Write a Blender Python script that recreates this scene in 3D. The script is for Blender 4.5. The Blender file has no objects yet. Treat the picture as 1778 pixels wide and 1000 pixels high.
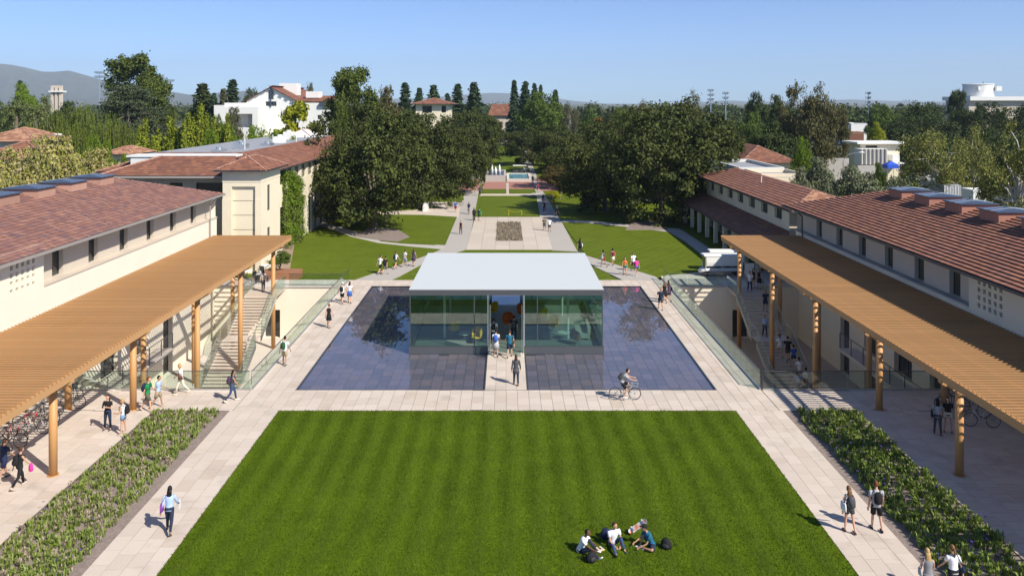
import bpy, math, random
import numpy as np
from mathutils import Vector, Matrix, Euler
random.seed(7); RNG = np.random.default_rng(11)
S = bpy.context.scene; COL = S.collection
R = math.radians
# ------------------------------------------------------------------ camera
EYE = 16.0; F = 1392.0; PX0 = 879.0; PY0 = 179.0
cd = bpy.data.cameras.new('camera'); cam = bpy.data.objects.new('camera', cd); COL.objects.link(cam)
cam.location = (0, 0, EYE); cam.rotation_euler = (R(90), 0, 0)
cd.sensor_fit = 'HORIZONTAL'; cd.sensor_width = 36.0; cd.lens = 36.0 * F / 1778.0
cd.shift_x = (889.0 - PX0) / 1778.0; cd.shift_y = -(500.0 - PY0) / 1778.0
cd.clip_start = 0.5; cd.clip_end = 40000
S.camera = cam
# ------------------------------------------------------------------ sky, sun, exposure
HAZE = 8.5e-5
SUN_EL = 41.0; SX, SY = 0.75, -0.66
w = bpy.data.worlds.new('World'); S.world = w; w.use_nodes = True
nt = w.node_tree; bg = nt.nodes['Background']
sky = nt.nodes.new('ShaderNodeTexSky'); sky.sky_type = 'NISHITA'; sky.sun_disc = False
sky.sun_elevation = R(SUN_EL); sky.sun_rotation = math.atan2(SX, SY)
sky.altitude = 0; sky.air_density = 0.55; sky.dust_density = 0.25; sky.ozone_density = 4.0
tint = nt.nodes.new('ShaderNodeVectorMath'); tint.operation = 'MULTIPLY'; tint.inputs[1].default_value = (.80, .94, 1.10)
nt.links.new(sky.outputs[0], tint.inputs[0]); nt.links.new(tint.outputs[0], bg.inputs[0]); bg.inputs[1].default_value = 0.118
sd = bpy.data.lights.new('sun', 'SUN'); sd.energy = 5.0; sd.angle = R(0.5); sd.color = (1.0, 0.94, 0.84)
sun = bpy.data.objects.new('sun', sd); COL.objects.link(sun)
n_ = math.hypot(SX, SY); ce = math.cos(R(SUN_EL))
sv = Vector((SX/n_*ce, SY/n_*ce, math.sin(R(SUN_EL))))
sun.rotation_euler = sv.to_track_quat('Z', 'Y').to_euler(); sun.location = (60, -60, 80)
S.view_settings.view_transform = 'Standard'; S.view_settings.look = 'None'
S.view_settings.exposure = 0.45; S.view_settings.gamma = 1.0; S.view_settings.use_curve_mapping = False
S.render.engine = 'CYCLES'
try:
    S.cycles.use_denoising = True
    S.cycles.max_bounces = 8; S.cycles.diffuse_bounces = 3; S.cycles.transparent_max_bounces = 16; S.cycles.volume_bounces = 0
    S.cycles.volume_max_steps = 64
except Exception: pass
# ------------------------------------------------------------------ helpers
def X_(px, D): return (px - PX0) * D / F
def Z_(py, D): return EYE - (py - PY0) * D / F
def G(px, py, z=0.0):
    D = F * (EYE - z) / (py - PY0); return ((px - PX0) * D / F, D)

def mat(name, col, rough=0.8, vary=0.0, ramp=None, noise=(0, 0), noise2=(0, 0), bump=(0, 0), metal=0.0, spec=0.3,
        blotch=None, transl=0.0, mapping=None, coat=0):
    m = bpy.data.materials.new(name); m.use_nodes = True
    N = m.node_tree.nodes; L = m.node_tree.links; b = N['Principled BSDF']
    b.inputs['Roughness'].default_value = rough; b.inputs['Metallic'].default_value = metal
    b.inputs['Specular IOR Level'].default_value = spec
    if coat: b.inputs['Coat Weight'].default_value = coat
    geo = N.new('ShaderNodeNewGeometry')
    pos = geo.outputs['Position']
    if mapping:
        mp = N.new('ShaderNodeMapping'); mp.inputs['Scale'].default_value = mapping
        L.new(pos, mp.inputs[0]); pos = mp.outputs[0]
    c = N.new('ShaderNodeRGB'); c.outputs[0].default_value = (*col, 1); cs = c.outputs[0]
    def rnd():
        oi = N.new('ShaderNodeObjectInfo'); a = N.new('ShaderNodeMath'); a.operation = 'ADD'
        L.new(geo.outputs['Random Per Island'], a.inputs[0]); L.new(oi.outputs['Random'], a.inputs[1])
        f = N.new('ShaderNodeMath'); f.operation = 'FRACT'; L.new(a.outputs[0], f.inputs[0]); return f.outputs[0]
    r = rnd() if (vary or ramp) else None
    if ramp:
        cr = N.new('ShaderNodeValToRGB'); cr.color_ramp.interpolation = 'LINEAR'
        el = cr.color_ramp.elements; el[0].color = (*ramp[0], 1); el[1].color = (*ramp[-1], 1)
        for i in range(1, len(ramp)-1):
            e = el.new(i/(len(ramp)-1)); e.color = (*ramp[i], 1)
        L.new(r, cr.inputs[0]); cs = cr.outputs[0]
    def noise_node(sc, det=4):
        n = N.new('ShaderNodeTexNoise'); n.inputs['Scale'].default_value = sc; n.inputs['Detail'].default_value = det
        L.new(pos, n.inputs['Vector']); return n.outputs['Fac']
    if blotch:   # (colour, scale, lo, hi)
        n = noise_node(blotch[1], 5); mr = N.new('ShaderNodeMapRange')
        mr.inputs[1].default_value = blotch[2]; mr.inputs[2].default_value = blotch[3]
        L.new(n, mr.inputs[0]); mx = N.new('ShaderNodeMix'); mx.data_type = 'RGBA'
        L.new(mr.outputs[0], mx.inputs[0]); L.new(cs, mx.inputs[6]); mx.inputs[7].default_value = (*blotch[0], 1); cs = mx.outputs[2]
    val = None
    def addterm(src, amt, val):
        k = N.new('ShaderNodeMath'); k.operation = 'MULTIPLY_ADD'; L.new(src, k.inputs[0])
        k.inputs[1].default_value = 2*amt; k.inputs[2].default_value = 1-amt
        if val is None: return k.outputs[0]
        q = N.new('ShaderNodeMath'); q.operation = 'MULTIPLY'; L.new(val, q.inputs[0]); L.new(k.outputs[0], q.inputs[1]); return q.outputs[0]
    if vary: val = addterm(r, vary, val)
    if noise[1]: val = addterm(noise_node(noise[0]), noise[1], val)
    if noise2[1]: val = addterm(noise_node(noise2[0]), noise2[1], val)
    if val is not None:
        vm = N.new('ShaderNodeVectorMath'); vm.operation = 'SCALE'; L.new(cs, vm.inputs[0]); L.new(val, vm.inputs['Scale']); cs = vm.outputs[0]
    L.new(cs, b.inputs['Base Color'])
    if bump[1]:
        bp = N.new('ShaderNodeBump'); bp.inputs['Strength'].default_value = bump[1]; bp.inputs['Distance'].default_value = 0.05
        L.new(noise_node(bump[0], 3), bp.inputs['Height']); L.new(bp.outputs[0], b.inputs['Normal'])
    if transl:
        t = N.new('ShaderNodeBsdfTranslucent'); L.new(cs, t.inputs[0]); ms = N.new('ShaderNodeMixShader')
        ms.inputs[0].default_value = transl; L.new(b.outputs[0], ms.inputs[1]); L.new(t.outputs[0], ms.inputs[2])
        L.new(ms.outputs[0], N['Material Output'].inputs[0])
    return m

def glassy(name, tint, ior=1.33, add=0.0, rough=0.0, gtint=(1, 1, 1), bump=None):
    m = bpy.data.materials.new(name); m.use_nodes = True; N = m.node_tree.nodes; L = m.node_tree.links
    N.remove(N['Principled BSDF'])
    t = N.new('ShaderNodeBsdfTransparent'); t.inputs[0].default_value = (*tint, 1)
    g = N.new('ShaderNodeBsdfGlossy'); g.inputs['Roughness'].default_value = rough; g.inputs[0].default_value = (*gtint, 1)
    # Schlick reflectance from either side of the thin sheet
    f0 = ((ior-1)/(ior+1))**2 + add; ge = N.new('ShaderNodeNewGeometry'); dt = N.new('ShaderNodeVectorMath'); dt.operation = 'DOT_PRODUCT'
    L.new(ge.outputs['Incoming'], dt.inputs[0]); L.new(ge.outputs['Normal'], dt.inputs[1])
    ab = N.new('ShaderNodeMath'); ab.operation = 'ABSOLUTE'; L.new(dt.outputs['Value'], ab.inputs[0])
    om = N.new('ShaderNodeMath'); om.operation = 'SUBTRACT'; om.inputs[0].default_value = 1.0; L.new(ab.outputs[0], om.inputs[1])
    pw = N.new('ShaderNodeMath'); pw.operation = 'POWER'; L.new(om.outputs[0], pw.inputs[0]); pw.inputs[1].default_value = 5.0
    a = N.new('ShaderNodeMath'); a.operation = 'MULTIPLY_ADD'; a.use_clamp = True; L.new(pw.outputs[0], a.inputs[0]); a.inputs[1].default_value = 1-f0; a.inputs[2].default_value = f0
    x = N.new('ShaderNodeMixShader'); L.new(a.outputs[0], x.inputs[0]); L.new(t.outputs[0], x.inputs[1]); L.new(g.outputs[0], x.inputs[2])
    if bump:
        n = N.new('ShaderNodeTexNoise'); n.inputs['Scale'].default_value = bump[0]; n.inputs['Detail'].default_value = 2
        geo = N.new('ShaderNodeNewGeometry'); L.new(geo.outputs['Position'], n.inputs['Vector'])
        bp = N.new('ShaderNodeBump'); bp.inputs['Strength'].default_value = bump[1]; bp.inputs['Distance'].default_value = 0.01
        L.new(n.outputs['Fac'], bp.inputs['Height']); L.new(bp.outputs[0], g.inputs['Normal'])
    L.new(x.outputs[0], N['Material Output'].inputs[0]); m.use_transparent_shadow = True; return m

class MB:
    def __init__(s): s.v = []; s.f = []; s.m = []
    def add(s, vs, fs, mi=0):
        o = len(s.v); s.v += [tuple(p) for p in vs]; s.f += [tuple(i+o for i in f) for f in fs]; s.m += [mi]*len(fs)
    def quad(s, a, b, c, d, mi=0): s.add([a, b, c, d], [(0, 1, 2, 3)], mi)
    def box(s, x0, x1, y0, y1, z0, z1, mi=0, bottom=True):
        vs = [(x0,y0,z0),(x1,y0,z0),(x1,y1,z0),(x0,y1,z0),(x0,y0,z1),(x1,y0,z1),(x1,y1,z1),(x0,y1,z1)]
        fs = [(4,5,6,7),(0,1,5,4),(1,2,6,5),(2,3,7,6),(3,0,4,7)]
        if bottom: fs.append((3,2,1,0))
        s.add(vs, fs, mi)
    def obox(s, c, ax, ay, az, mi=0):   # oriented box from centre and half-axes
        c, ax, ay, az = Vector(c), Vector(ax), Vector(ay), Vector(az)
        vs = [c+sx*ax+sy*ay+sz*az for sz in (-1, 1) for sx, sy in ((-1,-1),(1,-1),(1,1),(-1,1))]
        s.add(vs, [(3,2,1,0),(4,5,6,7),(0,1,5,4),(1,2,6,5),(2,3,7,6),(3,0,4,7)], mi)
    def beam(s, a, b, wd, ht, mi=0):
        a, b = Vector(a), Vector(b); d = b-a; l = d.length; d.normalize()
        side = d.cross(Vector((0,0,1)));
        if side.length < 1e-4: side = Vector((1,0,0))
        side.normalize(); up = side.cross(d); s.obox((a+b)/2, d*l/2, side*wd/2, up*ht/2, mi)
    def rings(s, cs, axs, mi=0, n=8, cap=True):
        """cs centres, axs list of (u-vector, v-vector) half axes"""
        vs = []
        for c, (u, v) in zip(cs, axs):
            c, u, v = Vector(c), Vector(u), Vector(v)
            for k in range(n):
                t = 2*math.pi*k/n; vs.append(c + u*math.cos(t) + v*math.sin(t))
        fs = []
        for i in range(len(cs)-1):
            for k in range(n):
                k2 = (k+1) % n; fs.append((i*n+k, i*n+k2, (i+1)*n+k2, (i+1)*n+k))
        if cap: fs.append(tuple(reversed(range(n)))); fs.append(tuple((len(cs)-1)*n+k for k in range(n)))
        s.add(vs, fs, mi)
    def tube(s, pts, rs, n=6, mi=0, cap=True):
        pts = [Vector(p) for p in pts]
        if not hasattr(rs, '__len__'): rs = [rs]*len(pts)
        axs = []; prev = None
        for i, p in enumerate(pts):
            d = (pts[min(i+1, len(pts)-1)] - pts[max(i-1, 0)])
            if d.length < 1e-9: d = Vector((0,0,1))
            d.normalize()
            if prev is None:
                u = d.cross(Vector((0,1,0)));
                if u.length < 0.05: u = d.cross(Vector((1,0,0)))
            else: u = prev - d*prev.dot(d)
            u.normalize(); prev = u; v = d.cross(u)
            axs.append((u*rs[i], v*rs[i]))
        s.rings(pts, axs, mi, n, cap)
    def cyl(s, x, y, z0, z1, r, n=16, mi=0, r2=None): s.tube([(x,y,z0),(x,y,z1)], [r, r if r2 is None else r2], n, mi)
    def ball(s, c, r, n=10, m=7, mi=0, M=None):
        vs = []; fs = []; c = Vector(c); r = r if hasattr(r, '__len__') else (r, r, r)
        for i in range(m+1):
            ph = math.pi*i/m
            for k in range(n):
                t = 2*math.pi*k/n; p = Vector((r[0]*math.sin(ph)*math.cos(t), r[1]*math.sin(ph)*math.sin(t), r[2]*math.cos(ph)))
                if M: p = M @ p
                vs.append(c+p)
        for i in range(m):
            for k in range(n):
                k2 = (k+1) % n; fs.append((i*n+k, (i+1)*n+k, (i+1)*n+k2, i*n+k2))
        s.add(vs, fs, mi)
    def torus(s, c, R0, r, axis='x', n=24, m=6, mi=0):
        vs = []; fs = []
        for i in range(n):
            a = 2*math.pi*i/n
            for k in range(m):
                b = 2*math.pi*k/m; rr = R0 + r*math.cos(b); h = r*math.sin(b)
                p = (h, rr*math.cos(a), rr*math.sin(a)) if axis == 'x' else (rr*math.cos(a), h, rr*math.sin(a)) if axis == 'y' else (rr*math.cos(a), rr*math.sin(a), h)
                vs.append((c[0]+p[0], c[1]+p[1], c[2]+p[2]))
        for i in range(n):
            for k in range(m):
                fs.append((i*m+k, ((i+1)%n)*m+k, ((i+1)%n)*m+(k+1)%m, i*m+(k+1)%m))
        s.add(vs, fs, mi)
    def build(s, name, ms, parent=None, smooth=False, kind=None, label=None, local=False):
        off = (0, 0, 0) if local else parent_off(parent)
        me = bpy.data.meshes.new(name)
        me.from_pydata([(x-off[0], y-off[1], z-off[2]) for x, y, z in s.v], [], s.f)
        ms = ms if isinstance(ms, (list, tuple)) else [ms]
        for m in ms: me.materials.append(m)
        if len(ms) > 1: me.polygons.foreach_set('material_index', s.m)
        if smooth: me.polygons.foreach_set('use_smooth', [True]*len(s.f))
        me.update(); o = bpy.data.objects.new(name, me); COL.objects.link(o)
        if parent: o.parent = parent
        if kind: o['kind'] = kind
        if label: o['label'] = label
        return o
LOCAL = set()
def parent_off(p):
    off = Vector((0, 0, 0))
    while p is not None:
        if p.name in LOCAL: return off
        off = off + p.location; p = p.parent
    return off
def thing(name, label, cat, loc=(0,0,0), rz=0, group=None, local=False):
    o = bpy.data.objects.new(name, None); COL.objects.link(o); o.location = loc; o.rotation_euler = (0, 0, rz)
    o.empty_display_size = 0.3
    tag(o, label, cat, group)
    if local: LOCAL.add(o.name)
    return o
def tag(o, label, cat, group=None):
    o['label'] = label; o['category'] = cat
    if group: o['group'] = group
    return o
def struct(o): o['kind'] = 'structure'; return o
def inst(name, me, parent, loc, rot=(0,0,0), scale=None):
    o = bpy.data.objects.new(name, me); COL.objects.link(o)
    if parent: o.parent = parent
    o.location = Vector(loc) - parent_off(parent) if parent else loc; o.rotation_euler = rot
    if scale: o.scale = scale
    return o
def copy_tree(o, parent=None, mats=None):
    c = o.copy(); COL.objects.link(c); c.parent = parent
    if o.name in LOCAL: LOCAL.add(c.name)
    if mats and c.type == 'MESH' and c.name.split('.')[0] in mats:
        sl = c.material_slots[0]; sl.link = 'OBJECT'; sl.material = mats[c.name.split('.')[0]]
    for ch in [x for x in COL.objects if x.parent == o] if False else list(o.children): copy_tree(ch, c, mats)
    return c
def np_mesh(name, verts, faces, m, parent=None, kind=None, smooth=False):
    """verts (n,3) array, faces (k,3 or 4) array"""
    me = bpy.data.meshes.new(name); nv = len(verts); nf, c = faces.shape
    me.vertices.add(nv); me.vertices.foreach_set('co', verts.astype(np.float32).ravel())
    me.loops.add(nf*c); me.loops.foreach_set('vertex_index', faces.astype(np.int32).ravel())
    me.polygons.add(nf); me.polygons.foreach_set('loop_start', np.arange(0, nf*c, c, dtype=np.int32))
    try: me.polygons.foreach_set('loop_total', np.full(nf, c, dtype=np.int32))
    except Exception: pass
    me.materials.append(m); me.update(calc_edges=True); me.validate()
    o = bpy.data.objects.new(name, me); COL.objects.link(o)
    if parent: o.parent = parent
    if kind: o['kind'] = kind
    return o
# ------------------------------------------------------------------ materials
M = {}
M['stucco'] = mat('stucco_cream', (.77,.70,.57), .9, noise=(.5,.07), noise2=(5,.04), bump=(30,.12))
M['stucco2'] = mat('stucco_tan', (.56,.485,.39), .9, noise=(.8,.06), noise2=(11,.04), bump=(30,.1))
M['stucco3'] = mat('stucco_warm', (.74,.655,.49), .9, noise=(.6,.06), noise2=(9,.03))
M['white'] = mat('white_render', (.72,.71,.67), .85, noise=(.4,.04), noise2=(5,.03))
M['concrete'] = mat('concrete', (.42,.40,.37), .9, noise=(.8,.10), noise2=(7,.08), bump=(20,.15))
M['concrete_lt'] = mat('pale_concrete', (.56,.51,.45), .9, noise=(.5,.07), noise2=(6,.06))
M['tile_roof'] = mat('roof_tile_mauve', (.2,.1,.07), .8, vary=.08, ramp=[(.27,.125,.090),(.22,.11,.090),(.31,.16,.115),(.16,.095,.098),(.25,.12,.098),(.32,.17,.12),(.20,.10,.09)], noise=(3,.06))
M['tile_roof_r'] = mat('roof_tile_brown', (.2,.1,.07), .85, vary=.14, ramp=[(.29,.125,.075),(.24,.105,.072),(.33,.15,.09),(.18,.088,.072),(.28,.125,.08)], noise=(3,.06))
M['tile_old'] = mat('roof_tile_rust', (.2,.1,.07), .85, vary=.12, ramp=[(.25,.105,.062),(.19,.085,.055),(.29,.13,.075),(.22,.095,.06),(.15,.07,.052),(.26,.11,.066)], noise=(1.5,.12))
M['tile_orange'] = mat('roof_tile_orange', (.2,.1,.07), .85, vary=.25, ramp=[(.36,.18,.10),(.29,.135,.08),(.44,.25,.15),(.24,.11,.07)], noise=(1.5,.15))
M['ridge'] = mat('ridge_mortar', (.40,.23,.17), .9, vary=.15, noise=(3,.15))
M['under'] = mat('roof_felt', (.07,.045,.04), .95)
M['pergola'] = mat('ochre_metal', (.475,.265,.115), .55, vary=.06, noise=(.6,.04), noise2=(9,.025), spec=.4)
M['pergola_col'] = mat('ochre_metal_column', (.50,.265,.10), .5, noise=(1.2,.04), noise2=(14,.03), spec=.4)
M['gutter'] = mat('grey_gutter', (.30,.27,.25), .5, noise=(2,.05))
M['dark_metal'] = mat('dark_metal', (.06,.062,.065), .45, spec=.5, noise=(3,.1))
M['grey_metal'] = mat('grey_metal', (.095,.098,.105), .4, metal=.3, noise=(2,.05))
M['steel'] = mat('steel', (.55,.56,.56), .3, metal=.8)
M['darkroom'] = mat('dark_interior', (.03,.027,.026), .9, noise=(1,.2))
M['pane'] = mat('window_pane', (.035,.04,.042), .06, spec=.8)
M['pane_warm'] = mat('window_pane_warm', (.075,.065,.045), .06, spec=.8)
M['roofglass'] = mat('rooflight_glass', (.05,.06,.085), .2, spec=.6)
M['glass'] = glassy('rail_glass', (.84,.91,.87), 1.5, .02)
M['cube_glass'] = glassy('pavilion_glass', (.66,.79,.74), 1.55, .08, gtint=(.88,1,.94))
M['water'] = glassy('pool_water', (.88,.92,.95), 1.38, 0.065, rough=.004, gtint=(.93,.97,1), bump=(2.2,.05))
M['paver'] = mat('limestone_paver', (.52,.45,.37), .85, vary=.07, ramp=[(.57,.485,.405),(.56,.475,.40),(.58,.50,.42),(.565,.48,.405),(.47,.39,.315)], noise=(.45,.07), noise2=(12,.06), blotch=((.36,.31,.25), .7, .56, .85))
M['grout'] = mat('paver_joint', (.17,.145,.125), .95)
M['slate'] = mat('pool_slate', (.09,.08,.11), .6, vary=.12, ramp=[(.17,.135,.15),(.14,.125,.145),(.19,.145,.15),(.155,.13,.16)], noise=(3,.12), noise2=(.5,.15))
M['slate_joint'] = mat('pool_joint', (.025,.025,.03), .8)
M['path'] = mat('path_concrete', (.42,.385,.34), .9, noise=(.3,.06), noise2=(6,.06), vary=.04)
M['path2'] = mat('plaza_concrete', (.52,.445,.365), .9, noise=(.3,.05), noise2=(6,.05), vary=.05)
M['brick'] = mat('brick_paving', (.36,.17,.13), .9, noise=(4,.2), noise2=(.4,.1))
M['mulch'] = mat('bark_mulch', (.25,.20,.17), .95, noise=(14,.55), noise2=(3,.2), bump=(25,.6))
M['soil'] = mat('bare_soil', (.30,.22,.155), .95, noise=(3,.25), noise2=(14,.2), blotch=((.42,.2,.1), .6, .62, .7))
M['ground'] = mat('dry_ground', (.13,.12,.075), .95, noise=(.02,.3), noise2=(.4,.2), blotch=((.05,.07,.02), .05, .45, .6))
M['asphalt'] = mat('asphalt', (.09,.09,.09), .9, noise=(1,.1), noise2=(12,.15))
M['wood'] = mat('planter_wood', (.30,.14,.075), .8, noise=(6,.2))
M['red'] = mat('red_paint', (.45,.02,.03), .4, spec=.5); M['teal'] = mat('teal_paint', (.03,.12,.14), .4); M['bike_w'] = mat('white_paint', (.6,.6,.57), .4)
M['black'] = mat('black_rubber', (.018,.018,.02), .6); M['blk_paint'] = mat('black_paint', (.025,.025,.028), .35)
M['roofwhite'] = mat('pavilion_roof_membrane', (.53,.555,.55), .75, noise=(.25,.012))
M['flatroof'] = mat('flat_roof_gravel', (.30,.31,.33), .85, noise=(.5,.12), noise2=(4,.06))

def lawn_mat(name, c1, c2, stripe=0.0, axis='x', ang=0.0):
    m = bpy.data.materials.new(name); m.use_nodes = True; N = m.node_tree.nodes; L = m.node_tree.links; b = N['Principled BSDF']
    b.inputs['Roughness'].default_value = .85; b.inputs['Specular IOR Level'].default_value = .12
    geo = N.new('ShaderNodeNewGeometry')
    n1 = N.new('ShaderNodeTexNoise'); n1.inputs['Scale'].default_value = .35; n1.inputs['Detail'].default_value = 6; n1.inputs['Roughness'].default_value = .85
    n2 = N.new('ShaderNodeTexNoise'); n2.inputs['Scale'].default_value = 6.5; n2.inputs['Detail'].default_value = 5; n2.inputs['Roughness'].default_value = .8
    L.new(geo.outputs['Position'], n1.inputs['Vector']); L.new(geo.outputs['Position'], n2.inputs['Vector'])
    a = N.new('ShaderNodeMath'); a.operation = 'MULTIPLY_ADD'; L.new(n1.outputs['Fac'], a.inputs[0]); a.inputs[1].default_value = 1.5; a.inputs[2].default_value = -.75
    bb = N.new('ShaderNodeMath'); bb.operation = 'MULTIPLY_ADD'; L.new(n2.outputs['Fac'], bb.inputs[0]); bb.inputs[1].default_value = 1.9; L.new(a.outputs[0], bb.inputs[2])
    src = bb.outputs[0]
    if stripe:
        mp = N.new('ShaderNodeMapping'); mp.inputs['Rotation'].default_value = (0, 0, ang); L.new(geo.outputs['Position'], mp.inputs[0])
        wv = N.new('ShaderNodeTexWave'); wv.inputs['Scale'].default_value = .28; wv.inputs['Distortion'].default_value = 2.6; wv.inputs['Detail'].default_value = 4
        wv.inputs['Detail Scale'].default_value = .5
        wv.bands_direction = 'X'; L.new(mp.outputs[0], wv.inputs['Vector'])
        q = N.new('ShaderNodeMath'); q.operation = 'MULTIPLY_ADD'; L.new(wv.outputs['Fac'], q.inputs[0]); q.inputs[1].default_value = stripe; L.new(src, q.inputs[2]); src = q.outputs[0]
    sub = N.new('ShaderNodeMath'); sub.operation = 'SUBTRACT'; L.new(src, sub.inputs[0]); sub.inputs[1].default_value = .45 + stripe/2
    mx = N.new('ShaderNodeMix'); mx.data_type = 'RGBA'; mx.clamp_factor = True
    L.new(sub.outputs[0], mx.inputs[0]); mx.inputs[6].default_value = (*c1, 1); mx.inputs[7].default_value = (*c2, 1)
    L.new(mx.outputs[2], b.inputs['Base Color'])
    bp = N.new('ShaderNodeBump'); bp.inputs['Strength'].default_value = .5; bp.inputs['Distance'].default_value = .06
    L.new(n2.outputs['Fac'], bp.inputs['Height']); L.new(bp.outputs[0], b.inputs['Normal'])
    return m
M['lawn'] = lawn_mat('mown_lawn', (.040,.068,.001), (.105,.165,.004), .36)
M['lawn2'] = lawn_mat('campus_lawn', (.060,.088,.004), (.135,.175,.012), .16, ang=R(35))
M['blade'] = mat('grass_blade', (.05,.1,.01), .7, ramp=[(.045,.072,.001),(.085,.135,.003),(.145,.20,.012),(.060,.10,.002)], noise=(.35,.25), spec=.2, transl=.25)
# ------------------------------------------------------------------ ground, with the two sunken courts and the pool left open
CX0, CX1, CY0, CY1, CZ = 14.25, 25.5, 44.75, 70.0, -4.5     # court plan (mirrored), floor height
mb = MB()
def sheet(mb, x0, x1, y0, y1, z): mb.quad((x0,y0,z),(x1,y0,z),(x1,y1,z),(x0,y1,z))
GZ = -.25
for x0, x1, y0, y1 in [(-9000,9000,-60,CY0),(-9000,-CX1,CY0,CY1),(CX1,9000,CY0,CY1),(-CX0,CX0,CY0,CY1),(-9000,9000,CY1,15000)]:
    sheet(mb, x0, x1, y0, y1, GZ)
struct(mb.build('ground', M['ground']))

def paving(name, rects, tw, tl, label=None, m=None, base=None, n_parts=300, z=0.0, along='y', joint=.016, th=.04, holes=()):
    """rects (x0,x1,y0,y1); slabs nearest the camera are parts, the rest one stuff part"""
    m = m or M['paver']; base = base or M['grout']
    g = MB()
    for x0, x1, y0, y1 in rects: g.box(x0, x1, y0, y1, z-.2, z-.012)
    root = struct(g.build(name, base))
    cells = []
    for x0, x1, y0, y1 in rects:
        nx = max(1, round((x1-x0)/tw)); wx = (x1-x0)/nx
        for i in range(nx):
            y = y0 - (random.random()*tl*.9)
            while y < y1:
                a, b = max(y, y0), min(y+tl, y1); y += tl
                if b-a < .12: continue
                cx, cy = x0+(i+.5)*wx, (a+b)/2
                if any(hx0 < cx < hx1 and hy0 < cy < hy1 for hx0, hx1, hy0, hy1 in holes): continue
                cells.append((cx, cy, wx-joint, b-a-joint))
    def vis(c):
        px = PX0 + F*c[0]/c[1]; py = PY0 + F*(EYE-z)/c[1]
        return -20 < px < 1800 and py < 1020
    cells = [c for c in cells if vis(c) or abs(c[1]-30) < 12]
    cells.sort(key=lambda c: (not vis(c), c[1]))
    cache = {}
    rest = MB()
    for k, (cx, cy, sx, sy) in enumerate(cells):
        dz = random.uniform(-.003, .003)
        if k < n_parts:
            key = (round(sx, 2), round(sy, 2))
            if key not in cache:
                t = MB(); t.box(-key[0]/2, key[0]/2, -key[1]/2, key[1]/2, -th, 0, bottom=False)
                o = t.build('paving_slab', m, root); cache[key] = o.data; o.location = (cx, cy, z+dz)
            else: inst('paving_slab', cache[key], root, (cx, cy, z+dz))
        else: rest.box(cx-sx/2, cx+sx/2, cy-sy/2, cy+sy/2, z-th, z+dz, bottom=False)
    if rest.v: rest.build('paving_slabs', m, root, kind='stuff')
    return root
paving('walkway', [(-CX0+.02,CX0-.02,41.75,44.72),(-14.4,-11.85,18,41.75),(11.95,14.4,18,41.75)], .62, .93)
paving('pool_walkway', [(-CX0+.02,-11.75,44.72,70),(11.75,CX0-.02,44.72,70),(-1.18,1.15,44.8,51.6),(-CX0,CX0,70,72.5)], .62, .93)
paving('plaza', [(-25.45,-18.35,18,41.75),(-25.45,-CX0,41.75,44.7)], .82, .62)
paving('plaza', [(18.15,25.45,18,41.75),(CX0,25.45,41.75,44.7)], .82, .62)
g = MB(); g.box(-25.4,-CX0-.01,70.02,73.4,-.2,-.004); g.box(CX0+.01,25.4,70.02,76.5,-.2,-.004); struct(g.build('terrace', M['concrete_lt']))
# pool
g = MB()
for s in (-1, 1):
    x0, x1 = sorted((s*1.18, s*11.68))
    g.box(x0, x1, 44.82, 70, -.35, -.10)
g.box(-1.16,1.14,63.5,70,-.35,-.10)
pb = struct(g.build('pool_floor', M['slate_joint']))
cells = []
for i in range(38):
    x = -11.66 + i*.614
    y = 44.84 - random.random()*.5
    while y < 69.95:
        a, b = max(y, 44.84), min(y+.95, 69.95); y += .95
        cx = x+.307
        if b-a < .1 or (abs(cx) < 1.35 and (a+b)/2 < 64) or (abs(cx) < 6.2 and 51.2 < (a+b)/2 < 63.8): continue
        cells.append((cx, (a+b)/2, b-a-.022))
cells.sort(key=lambda c: c[1]); cache = {}; rest = MB()
for k, (cx, cy, sy) in enumerate(cells):
    if k < 300:
        key = round(sy, 1)
        if key not in cache:
            t = MB(); t.box(-.296,.296,-key/2,key/2,-.03,0,bottom=False); o = t.build('pool_tile', M['slate'], pb); cache[key] = o.data; o.location = (cx, cy, -.075)
        else: inst('pool_tile', cache[key], pb, (cx, cy, -.075))
    else: rest.box(cx-.296, cx+.296, cy-sy/2, cy+sy/2, -.105, -.075, bottom=False)
rest.build('pool_tiles', M['slate'], pb, kind='stuff')
g = MB()
for x0, x1, y0, y1 in [(-11.68,-1.18,44.82,51.4),(1.18,11.68,44.82,51.4),(-11.68,-6.2,51.4,63.7),(6.2,11.68,51.4,63.7),(-11.68,11.68,63.7,70)]:
    sheet(g, x0, x1, y0, y1, -.022)
struct(g.build('water', M['water']))
g = MB()
for a in [(-11.76,-11.68,44.72,70.08),(11.68,11.76,44.72,70.08),(-11.68,11.68,70.0,70.08)]: g.box(a[0],a[1],a[2],a[3],-.3,.006)
for a in [(-11.68,-1.18,44.74,44.80),(1.18,11.68,44.74,44.80),(-1.24,-1.18,44.8,51.4),(1.16,1.22,44.8,51.4)]: g.box(a[0],a[1],a[2],a[3],-.3,.004)
struct(g.build('pool_edge', M['dark_metal']))
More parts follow.
